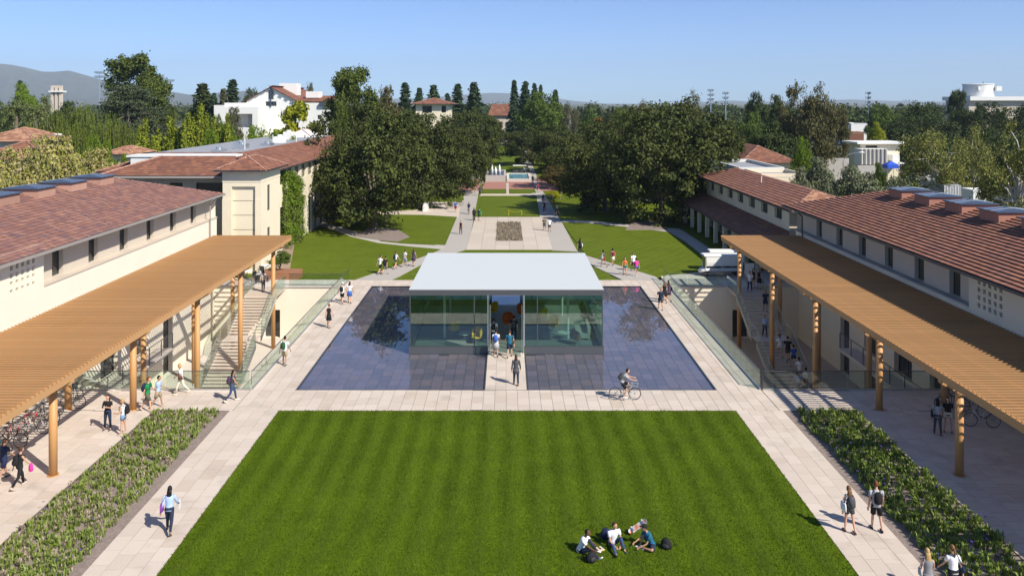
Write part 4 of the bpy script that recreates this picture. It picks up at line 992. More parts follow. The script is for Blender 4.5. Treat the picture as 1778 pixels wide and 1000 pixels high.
g = MB(); ops2 = [(Lx(552)-x1-.02, Lx(559)-x1, Lz(207.5), Lz(200)),(Lx(568)-x1, Lx(570)-x1, Lz(207.5), Lz(200))]; P = wall(g,(x1+.02,gy-.5),(Lx(574),gy-.5),0,Lz(179),ops2,.3); g.quad((Lx(574),gy-.5,0),(Lx(574),gy+14,0),(Lx(574),gy+14,Lz(179)),(Lx(574),gy-.5,Lz(179))); g.quad((x1+.02,gy-.5,Lz(179)),(Lx(574),gy-.5,Lz(179)),(Lx(574),gy+14,Lz(179)),(x1,gy+14,Lz(179))); g.build('side_wing', M['white'], wb)
for o_ in ops2: window(wb, P, *o_, .3)
box(Lx(556),Lx(576),gy-1.2,gy-.6,Lz(184.5),Lz(178.6),'teal_rail',M['roofglass'])
# lower left terrace block with deep porch
g = MB(); xa, xb = Lx(400), Lx(468); P = wall(g,(xa,gy-9),(xb,gy-9),0,Z_(186,gy-9),[(Lx(422.5)-xa,Lx(459)-xa,Z_(222,gy-9),Z_(198,gy-9))],4.0)
g.quad((xb,gy-9,0),(xb,gy,0),(xb,gy,Z_(186,gy-9)),(xb,gy-9,Z_(186,gy-9))); g.quad((xa,gy-9,Z_(186,gy-9)),(xb,gy-9,Z_(186,gy-9)),(xb,gy,Z_(186,gy-9)),(xa,gy,Z_(186,gy-9)))
a = P(Lx(422.5)-xa,0,4.0); b = P(Lx(459)-xa,0,4.0); g.quad((a[0],a[1],0),(b[0],b[1],0),(b[0],b[1],14),(a[0],a[1],14)); g.build('porch_block', M['white'], wb)
box(Lx(447),Lx(454),gy-7,gy-6.4,Z_(222,gy-9),Z_(200,gy-9),'porch_pillar',M['concrete'])
box(Lx(400),Lx(428),gy-4,gy+4,0,Lz(179),'back_block',M['white']); box(Lx(384),Lx(402),gy-1,gy+8,0,Lz(184),'back_block',M['white']); box(Lx(318),Lx(372),gy+20,gy+28,0,Z_(183,gy+20),'back_block',M['white'])
# cream pavilion with pale hip roof near the left oak
D = 125; hip_house('small_pavilion', 'small pale house with whitish hip roof left of the big oak', X_(500,D), X_(536,D), D, D+7, Z_(239,D), 1.2, 3, M['stucco3'], M['white'], tiles=False, flat=M['white'])
D = 250; hip_house('campus_building', 'distant cream building with reddish hip roof above the left oaks', X_(722,D), X_(779,D), D, D+16, Z_(181,D), 1.9, 7, M['stucco3'], M['tile_old'], ops=[(2,5,Z_(196,D),Z_(184,D)),(8,9.4,Z_(196,D),Z_(184,D))], over=1.6, tw=.9, tl=.8)
D = 330; hip_house('campus_building', 'distant brown roofed hall closing the end of the mall', X_(852,D), X_(897,D), D, D+20, Z_(201,D), 4.0, 1.5, M['stucco2'], M['tile_old'], ops=[(1,4.5,2,8),(6,9.5,2,8)], over=1.0, tw=1, tl=1)
D = 120; hip_house('house', 'house with orange tiled hip roof at the far left edge', X_(-40,D), X_(58,D), D, D+10, Z_(246,D), 1.9, 5, M['stucco2'], M['tile_orange'], tw=.55, tl=.5)
D = 112; hip_house('house', 'lower red roofed house in front of the orange roofed one', X_(-10,D), X_(66,D), D, D+5, Z_(266,D), 1.6, 4, M['stucco2'], M['tile_old'], tw=.55, tl=.5)
D = 100; hip_house('house', 'pink tiled roof corner showing behind the flowering tree at left', X_(-60,D), X_(14,D), D, D+8, Z_(278,D), 1.0, 4, M['stucco2'], M['tile_orange'], tw=.5, tl=.5)
D = 110; hip_house('house', 'small salmon roofed house half hidden among the green trees at left', X_(186,D), X_(226,D), D, D+6, Z_(268,D), 1.0, 3, M['stucco2'], M['tile_orange'], tw=.5, tl=.5)
# far towers and blocks
D = 420; t_ = thing('bell_tower', 'distant concrete bell tower with a white crossbar at left', 'tower', (X_(97,D),D,0))
for px in (90,97,104): g = MB(); g.box(X_(px-2.0,D),X_(px+1.9,D),D,D+2,0,Z_(149,D)); g.build('pier', M['stucco2'], t_)
g = MB(); g.box(X_(86,D),X_(108.5,D),D-1,D+4,Z_(160.5,D),Z_(158,D)); g.build('crossbar', M['white'], t_)
D = 360; ob = thing('round_tower', 'white round water tower like drum on a terrace above the right trees', 'tower', (X_(1714,D),D,0))
g = MB(); cx = X_(1713,D); rr = (X_(1738,D)-X_(1688,D))/2; g.cyl(cx, D+rr, Z_(168,D), Z_(146.3,D), rr, 40, r2=rr*.96); dr = g.build('drum', M['white'], ob, smooth=False)
g = MB(); g.torus((cx,D+rr,Z_(146.8,D)), rr*.97, .25, 'z', 40, 5); g.build('rim', M['white'], ob)
g = MB(); g.box(cx+rr*.75,cx+rr*1.12,D+.5,D+3.5,Z_(158,D),Z_(150,D)); g.build('projecting_box', M['white'], ob)
g = MB(); g.box(cx-rr*.55,cx-rr*.40,D+.2,D+2,Z_(157,D),Z_(151,D)); g.build('vent_box', M['white'], ob)
g = MB(); g.box(X_(1678,D),X_(1800,D),D-3,D+20,Z_(175,D),Z_(168,D)); g.box(X_(1776,D)+8,X_(1800,D)+30,D-3,D+20,0,Z_(180,D)); g.build('terrace_block', M['white'], ob)
g = MB(); g.box(X_(1680,D),X_(1800,D),D-1,D+18,0,Z_(175,D)); g.build('base_block', M['stucco2'], ob)
g = MB(); g.cyl(X_(1722,D),D+rr,Z_(146,D),Z_(141,D),.12,6); g.build('antenna', M['grey_metal'], ob)
D = 300; box_building('hall', 'distant long low white hall between the right trees', X_(1478,D), X_(1512,D), D, D+14, Z_(217,D), M['white']); 
D = 260; box_building('hall', 'distant building with a brick coloured band right of the sycamore', X_(1474,D), X_(1500,D), D, D+5, Z_(232,D), M['tile_old'], roof=M['flatroof'])
D = 420; box_building('hall', 'faraway pale flat block seen over the right treetops', X_(1478,D), X_(1506,D), D, D+14, Z_(208,D), M['concrete_lt'])
# storage trucks and sheds beyond the right roof
D = 96
M['truckgrey'] = mat('truck_grey', (.33,.34,.36), .6, noise=(1,.06))
def box_truck(label, px0, px1, py0, py1, D, dep, m, grp=None):
    xa, xb = X_(px0,D), X_(px1,D); zb = Z_(py0,D); t = thing('box_truck', label, 'truck', ((xa+xb)/2,D,0), group=grp)
    g = MB(); g.box(xa,xb,D,D+dep,.9,zb); g.build('cargo_box', m, t)
    g = MB(); 
    for k in range(7): x = xa+(xb-xa)*k/6; g.box(x-.03,x+.03,D-.04,D-.002,.9,zb)
    g.build('box_ribs', M['white'], t)
    g = MB(); g.box(xb+.05,xb+1.9,D+.1,D+dep-.1,.7,2.5); c = g.build('cab', M['white'], t); g = MB(); g.box(xb+1.2,xb+1.93,D+.08,D+dep-.08,1.6,2.35); g.build('windscreen', M['pane'], c)
    for x in (xa+.8, xb+1.1):
        for y in (D+.15, D+dep-.15): g = MB(); g.tube([(x,y-.14,.48),(x,y+.14,.48)],.48,14); g.build('wheel', M['black'], t)
box_truck('grey box truck parked nearest the sycamore trunk', 1640, 1668, 322, 352, 96, 2.5, M['truckgrey'], 'box trucks parked behind the right building')
box_truck('long white box truck parked behind the right rooflights', 1690, 1742, 330, 362, 92, 2.5, M['white'], 'box trucks parked behind the right building')
box_truck('second grey box truck standing behind the white truck', 1672, 1700, 316, 350, 104, 2.5, M['truckgrey'], 'box trucks parked behind the right building')
D=118; box_building('shed', 'low grey flat shed behind the parked trucks', X_(1632,D), X_(1700,D), D, D+9, Z_(322,D), M['truckgrey'])
# long white wall beyond the olives with parked cars behind (left of the modern house)
D = 175
def car(label, x, y, rz, m, grp):
    t = thing('parked_car', label, 'car', (x,y,0), rz, grp, local=True)
    g = MB(); g.rings([(0,-2.15,.62),(0,-1.9,.66),(0,-.8,.7),(0,1.3,.7),(0,2.0,.66),(0,2.15,.6)],[((.7,0,0),(0,0,.2)),((.86,0,0),(0,0,.34)),((.9,0,0),(0,0,.4)),((.9,0,0),(0,0,.4)),((.86,0,0),(0,0,.34)),((.7,0,0),(0,0,.22))], n=12); g.build('body', m, t, smooth=True)
    g = MB(); g.add([(-.75,-1.5,1.0),(.75,-1.5,1.0),(.75,1.1,1.0),(-.75,1.1,1.0),(-.6,-.9,1.48),(.6,-.9,1.48),(.6,.4,1.48),(-.6,.4,1.48)],[(0,1,5,4),(1,2,6,5),(2,3,7,6),(3,0,4,7),(4,5,6,7)]); g.build('cabin', M['pane'], t)
    for x_ in (-.8,.8):
        for y_ in (-1.3,1.35): g = MB(); g.tube([(x_-.1,y_,.33),(x_+.1,y_,.33)],.33,12); g.build('wheel', M['black'], t)
M['carblue'] = mat('car_blue', (.04,.09,.28), .3, spec=.6); M['carsil'] = mat('car_silver', (.4,.41,.42), .3, spec=.6)
pos = [(1412,'white'),(1424,'silver'),(1436,'dark blue'),(1449,'silver'),(1462,'dark blue'),(1473,'white')]
for k,(px,c) in enumerate(pos):
    where = ['leftmost','second from left','third from left','fourth from left','fifth from left','rightmost'][k]
    car('%s parked car, %s in the row left of the modern house' % (c, where), X_(px,D), D, .1*(k%3), {'white':M['white'],'silver':M['carsil'],'dark blue':M['carblue']}[c], 'cars parked left of the modern house')
D = 165; g = MB(); g.box(X_(1400,D),X_(1488,D),D,D+.4,0,4.6); g.box(X_(1400,D),X_(1488,D),D+.4,D+20,0,4.3); o = g.build('parking_deck', M['concrete']); tag(o, 'low concrete parking deck wall left of the modern house', 'parking deck')
for o2 in [x for x in COL.objects if x.name.startswith('parked_car')]: o2.location.z = 4.3
# ------------------------------------------------------------------ lamps and floodlight masts
def street_lamp(label, px, py_top, D, px_head, z0=0):
    x = X_(px,D); t = thing('street_lamp', label, 'street lamp', (x,D,0)); zt = Z_(py_top,D); xh = X_(px_head,D)
    g = MB(); g.tube([(x,D,0),(x,D,zt-1.4)],[.11,.07],8); g.build('pole', M['steel'], t)
    g = MB(); g.tube([(x,D,zt-1.4),(x+(xh-x)*.12,D,zt-.75),(x+(xh-x)*.4,D,zt-.2),(xh-.3*(1 if xh>x else -1),D,zt)],.045,6); g.build('arm', M['steel'], t)
    g = MB(); g.ball((xh,D,zt),(.5,.2,.12),10,6); g.build('lamp_head', M['white'], t)
street_lamp('grey curved arm street lamp above the flowering tree at left', 64, 234, 92, 101)
street_lamp('grey curved arm street lamp in front of the modern house', 1464, 265, 125, 1496)
def light_mast(label, px, py, D, rows, wd=5):
    x = X_(px,D); zt = Z_(py,D); t = thing('floodlight_mast', label, 'floodlight', (x,D,0)); g = MB(); g.tube([(x,D,0),(x,D,zt)],[.35,.18],8); g.build('pole', M['steel'], t)
    for r_ in range(rows):
        z = zt-.2-r_*2.0; w_ = X_(px+wd,D)-x; g = MB(); g.box(x-w_,x+w_,D-.1,D+.1,z-.12,z+.0); g.build('crossarm', M['grey_metal'], t)
        for k in range(4): g = MB(); xx = x-w_+2*w_*k/3; g.box(xx-.45,xx+.45,D-.5,D+.3,z+.02,z+.9); g.build('lamp_box', M['steel'], t)
light_mast('distant floodlight mast with two rows left of the tall pine', 173, 127, 380, 2, 7)
light_mast('distant floodlight mast behind the conifers right of the tall pine', 296, 141, 380, 1, 5)
light_mast('distant floodlight mast, left one of the pair above the right oaks', 1234, 158, 350, 3, 4)
light_mast('distant floodlight mast, right one of the pair above the right oaks', 1260, 163, 340, 3, 4)
light_mast('distant floodlight mast standing alone left of the round tower', 1508, 163, 350, 4, 3)
# ------------------------------------------------------------------ trees
def fol(name, cols, tr=.18, big=(.25,.22)):
    return mat(name, cols[0], .75, ramp=cols, noise=(big[0], big[1]), noise2=(.09,.12), transl=tr, spec=.15)
M['bark'] = mat('bark', (.16,.13,.10), .95, noise=(2,.3), noise2=(9,.2), bump=(9,.5)); M['barkpale'] = mat('pale_bark', (.58,.54,.46), .9, noise=(1.5,.25), noise2=(6,.2))
LM = {
 'oak': fol('oak_leaves', [(0.067,0.084,0.017),(0.034,0.047,0.013),(0.114,0.132,0.028),(0.022,0.029,0.010),(0.079,0.093,0.018)], .12),
 'oakred': fol('bronze_leaves', [(0.091,0.070,0.022),(0.137,0.079,0.028),(0.057,0.064,0.018),(0.114,0.084,0.026)], .12),
 'pine': fol('pine_needles', [(0.080,0.110,0.019),(0.129,0.162,0.028),(0.039,0.057,0.011),(0.092,0.125,0.022)], .12),
 'cedar': fol('cedar_needles', [(0.061,0.081,0.041),(0.096,0.117,0.056),(0.031,0.044,0.023),(0.070,0.091,0.041)], .1),
 'conifer': fol('fir_needles', [(0.036,0.067,0.032),(0.059,0.097,0.040),(0.022,0.041,0.022)], .08),
 'pepper': fol('pepper_leaves', [(0.120,0.151,0.022),(0.171,0.210,0.032),(0.063,0.087,0.014),(0.137,0.175,0.025)], .2),
 'poplar': fol('poplar_leaves', [(0.228,0.268,0.025),(0.308,0.338,0.035),(0.114,0.151,0.016),(0.251,0.291,0.028)], .25),
 'flower': fol('flowering_crown', [(0.343,0.314,0.101),(0.434,0.361,0.171),(0.149,0.175,0.030),(0.377,0.349,0.081),(0.274,0.280,0.060),(0.457,0.349,0.192)], .2),
 'bright': fol('bright_leaves', [(0.149,0.233,0.018),(0.206,0.291,0.028),(0.069,0.116,0.010),(0.160,0.233,0.020)], .25),
 'mid': fol('mid_green_leaves', [(0.095,0.149,0.024),(0.137,0.192,0.030),(0.048,0.079,0.016),(0.103,0.157,0.028)], .18),
 'ginkgo': fol('yellow_green_leaves', [(0.308,0.326,0.018),(0.377,0.384,0.030),(0.171,0.198,0.012),(0.320,0.338,0.020)], .3),
 'olive': fol('olive_leaves', [(0.194,0.215,0.111),(0.263,0.280,0.151),(0.103,0.122,0.066),(0.217,0.233,0.126)], .12),
 'euc': fol('eucalyptus_leaves', [(0.097,0.099,0.048),(0.137,0.134,0.066),(0.051,0.056,0.028)], .15),
 'syc': fol('sycamore_leaves', [(0.194,0.215,0.050),(0.274,0.280,0.071),(0.103,0.116,0.030),(0.228,0.198,0.055),(0.149,0.181,0.040)], .25),
 'brown': fol('brown_green_leaves', [(0.121,0.109,0.043),(0.164,0.138,0.053),(0.064,0.066,0.025),(0.107,0.109,0.035)], .15),
 'orange': fol('orange_leaves', [(0.320,0.116,0.025),(0.228,0.116,0.030),(0.137,0.116,0.030),(0.366,0.163,0.030)], .2),
 'cypress': fol('cypress_leaves', [(0.031,0.050,0.023),(0.049,0.073,0.028),(0.017,0.029,0.013)], .05),
 'palm': fol('palm_fronds', [(0.137,0.163,0.055),(0.183,0.210,0.076),(0.080,0.105,0.030)], .15),
 'dark': fol('dark_leaves', [(0.052,0.073,0.021),(0.083,0.112,0.029),(0.027,0.040,0.014),(0.060,0.081,0.021)], .1),
 'yellow': fol('yellow_shrub_leaves', [(0.571,0.536,0.020),(0.457,0.443,0.020),(0.251,0.280,0.020)], .3),
}
def unit(v): return v/np.maximum(np.linalg.norm(v, axis=1, keepdims=True), 1e-6)
def leaves(pos, out, size, rng, asp=.65, ow=.9, droop=0.0):
    n = len(pos); nr = unit(out*ow + rng.normal(0, .75, (n,3)) + np.array([0,0,.25])); t = rng.normal(0,1,(n,3)); t[:,2] -= droop*3
    t = unit(t - nr*np.sum(t*nr,1,keepdims=True)); b = np.cross(nr, t); s = (size*rng.uniform(.6,1.3,n))[:,None]
    V = np.empty((n,4,3)); V[:,0] = pos - t*s; V[:,1] = pos + b*s*asp; V[:,2] = pos + t*s; V[:,3] = pos - b*s*asp
    return V.reshape(-1,3)
def lobed(lobes, nc, nl, size, rng, sig=.26, up=.35, asp=.65, droop=0, squash=.7, inner=.25):
    P = []; O = []
    for c, r in lobes:
        c = np.array(c, float); r = np.array(r if hasattr(r, '__len__') else (r, r, r), float)
        d = unit(rng.normal(0,1,(nc,3)) + np.array([0,0,up])); rad = rng.uniform(.62,1.0,(nc,1)); k = rng.random(nc) < inner; rad[k] *= .5
        cc = c + d*r*rad; m = r.mean()*sig*rng.uniform(.6,1.3,(nc,1))
        pp = np.repeat(cc, nl, 0) + np.clip(rng.normal(0,1,(nc*nl,3)),-2,2)*np.repeat(m, nl, 0)*np.array([1,1,squash])
        P.append(pp); O.append(unit(pp - c + (pp-np.repeat(cc,nl,0))*1.2))
    P = np.concatenate(P); O = np.concatenate(O); return leaves(P, O, np.full(len(P), size), rng, asp, .9, droop)
ARCH = {}
def make_arch(kind, V, trunk_fn, leafm, barkm, H, Rr):
    root = bpy.data.objects.new(kind, None); LOCAL.add(root.name)
    n = len(V)//4; cr = np_mesh('crown', V, np.arange(4*n).reshape(-1,4), leafm, root)
    g = MB(); trunk_fn(g); tr = g.build('trunk', barkm, None); tr.parent = root
    ARCH[kind] = (cr.data, tr.data, H, Rr)
    bpy.data.objects.remove(cr); bpy.data.objects.remove(tr); bpy.data.objects.remove(root)
def limbs(g, h0, tips, r0, rng, base_r=None, wob=.5, n=7):
    g.tube([(0,0,-.2),(0,0,.25),(.1,0,h0*.5),(0,.1,h0)], [r0*1.5, r0*1.1, r0*.9, r0*.8], n)
    for t in tips:
        t = np.array(t); m = t*np.array([.45,.45,1])*.5 + np.array([0,0,h0*.5]) + rng.normal(0,wob,3); g.tube([(0,0,h0*.9), tuple(m), tuple((m+t)/2+rng.normal(0,wob*.6,3)), tuple(t)], [r0*.55, r0*.4, r0*.26, r0*.08], 5)
def shell_lobes(rng, n, cz, rx, rz, lr, lo=.5, hi=.82, zmin=-.55):
    out = []
    while len(out) < n:
        d = rng.normal(0,1,3); d /= np.linalg.norm(d)
        if d[2] < zmin: continue
        f = rng.uniform(lo,hi); out.append(((d[0]*rx*f, d[1]*rx*f, cz+d[2]*rz*f), tuple(rng.uniform(*lr)*np.array([1.1,1.1,.8]))))
    return out
for k in range(3):
    rng = np.random.default_rng(100+k); lb = shell_lobes(rng, 62, 6.6, 8.8, 7.0, (1.3,2.5), .45, .92, -.92) + [((0,0,7.5),(5,5,4.2))]
    make_arch('oak%d' % k, lobed(lb, 15, 30, .205, rng, sig=.22), lambda g: limbs(g, 3.0, [l[0] for l in lb[:16]], .42, rng), LM['oak'], M['bark'], 14.0, 9.0)
rng = np.random.default_rng(120); lb = []
for z in np.linspace(5,22.4,56):
    a = rng.uniform(0,6.28); q = 6.0*math.sqrt(rng.uniform(.1,1))*(1-.35*((z-14)/9)**2 if z > 14 else 1); lb.append(((q*math.cos(a), q*math.sin(a), z), (1.9,1.9,2.0)))
make_arch('pine', lobed(lb, 20, 30, .27, rng, up=.9, squash=1.2, sig=.22), lambda g: limbs(g, 8, [l[0] for l in lb[:12]], .5, rng), LM['pine'], M['bark'], 24.0, 7.5)
rng = np.random.default_rng(121); lb = []
for z in np.linspace(3, 19.5, 15):
    rr = 11.5*(1-(z/20.5)**1.7)+1.5
    for k in range(int(4+rr)): a = rng.uniform(0,6.28); q = rr*rng.uniform(.25,1); lb.append(((q*math.cos(a), q*math.sin(a), z+rng.normal(0,.3)-.03*q), (2.6,2.6,.42)))
make_arch('cedar', lobed(lb, 9, 18, .22, rng, sig=.34, squash=.25, up=.2), lambda g: limbs(g, 16, [l[0] for l in lb[::7]], .5, rng), LM['cedar'], M['bark'], 20.0, 12.0)
for kk, (nn, rb) in enumerate(((26, 2.9), (20, 1.9))):
    rng = np.random.default_rng(130+kk); P = []
    for z in np.linspace(1.0, 14.6, nn*2):
        rr = rb*(1-z/15.2)**.85+.12; nb = int(5+7*rr/rb)
        for k in range(nb):
            a = rng.uniform(0,6.28); ln = rr*rng.uniform(.7,1.12)
            for q in np.linspace(.15,1,9): P.append((math.cos(a)*ln*q, math.sin(a)*ln*q, z-.32*ln*q+rng.normal(0,.08)))
    P = np.array(P); P = np.repeat(P, 2, 0) + rng.normal(0,.11,(len(P)*2,3)); O = P.copy(); O[:,2] = 0.3
    make_arch('conifer%d' % kk, leaves(P, unit(O), np.full(len(P), .27), rng, .6), lambda g: g.tube([(0,0,0),(0,0,15)], [.25,.03], 6), LM['conifer'], M['bark'], 15.2, rb)
rng = np.random.default_rng(140); lb = []
for k in range(5):
    ox, oy, hh = rng.normal(0,.75), rng.normal(0,.75), rng.uniform(6.6,9.6)
    for z in np.linspace(.7, hh, 9): f = max(.18, 1-((z/hh)-.35)**2*1.7); lb.append(((ox+rng.normal(0,.12), oy+rng.normal(0,.12), z), (.62*f,.62*f,.9)))
make_arch('poplar', lobed(lb, 14, 22, .17, rng, up=.8, squash=1.5), lambda g: limbs(g, 2, [l[0] for l in lb[::9]], .14, rng), LM['poplar'], M['bark'], 10.0, 1.9)
rng = np.random.default_rng(141); top = shell_lobes(rng, 34, 5.6, 5.6, 4.2, (1.3,2.1), .5, .95, -.3); P = []; O = []
for c, r in top:
    for k in range(26):
        d = rng.normal(0,1,3); d /= np.linalg.norm(d); x, y, z = np.array(c)+d*np.array(r)*.9; ln = rng.uniform(.8,2.8)
        for q in np.linspace(0,1,15): P.append((x+rng.normal(0,.07), y+rng.normal(0,.07), max(.4, z-ln*q))); O.append(np.array([x,y,1.2]))
P = np.array(P); O = unit(np.array(O)); make_arch('pepper', leaves(P, O, np.full(len(P), .17), rng, .4, 1.0, 1.2), lambda g: limbs(g, 2.4, [l[0] for l in top[:12]], .4, rng), LM['pepper'], M['bark'], 10.5, 6.6)
for k in range(2):
    rng = np.random.default_rng(150+k); lb = shell_lobes(rng, 34, 5.4, 4.6, 3.9, (1.0,1.7), .5, .9) + [((0,0,6),(2,2,2))]
    make_arch('round%d' % k, lobed(lb, 14, 28, .165, rng, sig=.23), lambda g: limbs(g, 2.0, [l[0] for l in lb[:12]], .22, rng), LM['mid'], M['bark'], 9.6, 5.0)
rng = np.random.default_rng(160); lb = []
for k in range(42):
    a = rng.uniform(0,6.28); el = rng.uniform(.1,1.45); L_ = rng.uniform(2.5,6.6); d = (math.cos(a)*math.cos(el), math.sin(a)*math.cos(el), math.sin(el)); lb.append(((d[0]*L_*.9, d[1]*L_*.9, 2.2+d[2]*L_*1.25), (.75,.75,.8)))
make_arch('spiky', lobed(lb, 12, 26, .26, rng, sig=.42), lambda g: limbs(g, 2.2, [l[0] for l in lb[:26]], .2, rng), LM['ginkgo'], M['barkpale'], 10.6, 5.6)
for k in range(2):
    rng = np.random.default_rng(170+k); lb = shell_lobes(rng, 54, 8.0, 5.6, 6.3, (.9,1.5), .35, 1.0, -.8)
    make_arch('sycamore%d' % k, lobed(lb, 12, 17, .16, rng, sig=.42, inner=.1), lambda g: limbs(g, 7.0, [l[0] for l in lb[:40]], .30, rng, wob=.6), LM['syc'], M['barkpale'], 14.6, 6.3)
rng = np.random.default_rng(180); P = []; O = []
for k in range(46):
    a = rng.uniform(0,6.28); el = rng.uniform(-.5,1.3); L_ = rng.uniform(2.2,3.0)
    for q in np.linspace(.1,1,16):
        rr = L_*q*math.cos(el*(1-.2*q)); z = L_*q*math.sin(el) - 1.5*q*q
        for s in (-1,1): P.append((rr*math.cos(a)-s*.16*math.sin(a), rr*math.sin(a)+s*.16*math.cos(a), 8.4+z)); O.append((0,0,1))
P = np.array(P); make_arch('palm', leaves(P, np.array(O, float), np.full(len(P), .28), rng, .28, 1.0), lambda g: g.tube([(0,0,0),(0,0,3),(0,0,8.3)], [.42,.3,.38], 10), LM['palm'], M['bark'], 10.8, 3.1)
rng = np.random.default_rng(190); lb = [((rng.normal(0,.12), rng.normal(0,.12), z), (.75*(1-.5*z/8.3),.75*(1-.5*z/8.3),.7)) for z in np.linspace(.6, 7.8, 18)]
make_arch('columnar', lobed(lb, 20, 22, .085, rng, up=.3, squash=1.1), lambda g: limbs(g, 1, [l[0] for l in lb[::5]], .08, rng), LM['bright'], M['bark'], 8.4, 1.0)
TREE_N = [0]
def tree(arch, leaf, label, px, ytop, D, wpx, cat='tree', group=None, name=None, bark=None, zbase=0, dz=0, hadd=0):
    cr, tr, H0, R0 = ARCH[arch]; x = X_(px, D); H = Z_(ytop, D)-zbase; Rr = wpx*D/F/2*{'conifer':2.2,'poplar':1.5,'spiky':1.15}.get(arch.rstrip('0123456789'), 1.0)
    nm = name or {'pine':'pine_tree','cedar':'cedar_tree','palm':'palm_tree','pepper':'pepper_tree','poplar':'poplar_tree','columnar':'columnar_shrub'}.get(arch.rstrip('0123456789'), {'oak':'oak_tree','conifer':'conifer_tree','sycamore':'sycamore_tree','round':'leafy_tree','spiky':'ginkgo_tree'}.get(arch.rstrip('0123456789'), 'tree'))
    t = thing(nm, label, cat, (x, D, zbase), TREE_N[0]*2.39996, group, local=True); TREE_N[0] += 1
    sx, sz = Rr/R0, H/H0
    for me, mm, n2 in ((cr, LM[leaf] if leaf else None, 'crown'), (tr, bark, 'trunk')):
        o = bpy.data.objects.new(n2, me); COL.objects.link(o); o.parent = t; o.scale = (sx, sx, sz)
        if mm: o.material_slots[0].link = 'OBJECT'; o.material_slots[0].material = mm
    return t
T = tree
# near oaks, left group
T('oak0','oak','big dark oak with a visible trunk in the left lawn',650,188,102,240)
T('oak1','oak','dark oak whose crown overhangs the cream wing at left',588,203,112,150)
T('oak2','oak','dark oak directly right of the trunked oak',728,205,122,190)
T('oak0','oak','dark oak beside the left mall walk, nearest the fountain',790,222,142,125)
T('oak1','oak','broad oak standing behind the trunked oak on the left',655,172,150,200)
T('oak2','oak','oak behind the left lawn oaks below the distant cream building',742,192,168,150)
T('oak0','oak','oak at the end of the left mall row, near the white cars',815,186,205,125)
T('oak1','oak','far oak touching the mall axis on its left side',838,196,262,90)
T('oak2','oak','dark oak in the gap below the cream hip roofed building',690,190,190,130)
# right group
T('oak1','oak','largest dark oak right of the mall with a thick trunk',1150,182,108,250)
T('oak2','oak','dark oak left of the largest right oak',1050,222,118,165)
T('oak0','oak','tall dark oak crown rising behind the largest right oak',1175,165,140,190)
T('oak2','oak','dark oak hanging over the colonnade building roof',1245,205,126,120)
T('oak1','oak','oak between the bronze tree and the tall right oaks',1085,192,160,180)
T('oak0','oak','oak along the right mall walk behind the bronze tree',1000,232,150,130)
T('oak2','oak','far oak on the right side of the mall beyond the cart',925,214,205,100)
T('oak1','oak','rounded oak beyond the mall at its right, below the big green dome tree',965,215,185,120)
T('oak0','oak','oak behind the colonnade building at right',1265,212,170,110)
T('round0','oakred','bronze leaved round tree at the right mall walk',972,288,134,72)
T('round1','yellow','yellow green shrub beside the right mall walk',961,331,131,30,cat='shrub',name='leafy_shrub')
T('round0','orange','orange red autumn tree seen between the right oaks',1035,205,205,55)
T('round1','orange','smaller orange brown tree right of the autumn tree',1068,212,200,50)
T('round1','mid','big green dome shaped tree at the right of the mall end',935,160,240,92)
T('round0','dark','dark bushy tree filling the base of the right oak row',1100,300,126,90)
T('round1','dark','dark bush behind the large right oak trunk',1185,300,128,80)
T('round0','dark','dark bush at the foot of the left oak row by the mall',770,300,140,90)
T('round1','dark','dark thicket behind the left lawn oak trunk',700,285,134,100)
T('round0','dark','dark tree filling the far end of the mall on the left',866,224,330,40)
T('round1','mid','light green tree closing the far end of the mall on the right',890,222,330,46)
# left middle distance
T('pine','pine','massive round topped pine towering over the left trees',236,97,215,120)
T('pine','pine','secondary pine crown at the right shoulder of the massive pine',266,140,205,85)
T('cedar','cedar','grey green cedar with wide flat layers at left',222,148,185,190)
T('pine','pine','large green pine standing just right of the white modernist building',613,119,152,104)
T('pine','pine','small pine tip left of the large green pine by the oaks',590,180,145,46)
for k,(px,yt,D,w_) in enumerate(((88,176,150,85),(140,170,155,90),(186,188,140,90),(235,204,135,80),(118,200,130,80),(60,205,128,70))):
    T('pepper','pepper','drooping green pepper tree, %s' % ['behind the street lamp at left','left of the cedar in the middle of the mass','directly below the cedar layers','left of the yellow green poplars','in front of the pepper tree mass','half hidden by the orange roofed house'][k],px,yt,D,w_)
for k,(px,yt,w_) in enumerate(((264,214,30),(285,216,28),(306,212,30),(325,206,28),(343,193,28),(362,192,30),(383,207,26))):
    T('poplar','poplar','yellow green columnar poplar, %s in the poplar row' % ['leftmost','second from left','third from left','fourth from left','tallest slim one left of the last two','second from right','rightmost'][k],px,yt,124,w_,group='row of yellow green poplars behind the left roof')
T('palm','palm','pale palm with drooping fronds at the left edge',28,158,150,56); T('palm','palm','second pale palm just right of the left edge palm',62,162,145,56); T('palm','palm','distant dark palm left of the bell tower',79,150,230,26)
T('round0','bright','bright green tree at the foot of the hills, upper left',45,145,260,52); T('conifer0','conifer','dark pointed conifer behind the upper left green tree',35,138,270,20)
T('oak1','dark','dark bushy tree at the left edge above the orange roof',16,170,165,80); T('round1','dark','dark tree mass left of the pepper trees',60,188,160,60)
T('round0','dark','low dark tree under the bell tower',110,176,240,60)
for k,(px,yt,D,w_) in enumerate(((112,236,86,160),(38,256,78,140),(165,258,84,120),(10,296,70,90),(95,272,72,130))):
    T('round%d'%(k%2),'flower','pale flowering tree, %s' % ['tallest one beneath the street lamp','left one near the pink tiled roof corner','right one next to the bright green tree','lowest one at the left edge','front one touching the roof with rooflights'][k],px,yt,D,w_)
T('round0','bright','bright green tree right of the pale flowering trees',188,246,92,46); T('round1','bright','small bright green tree above the pale trees',165,234,100,40); T('round0','bright','bright green bush left of the flat roofed wing',212,268,92,40)
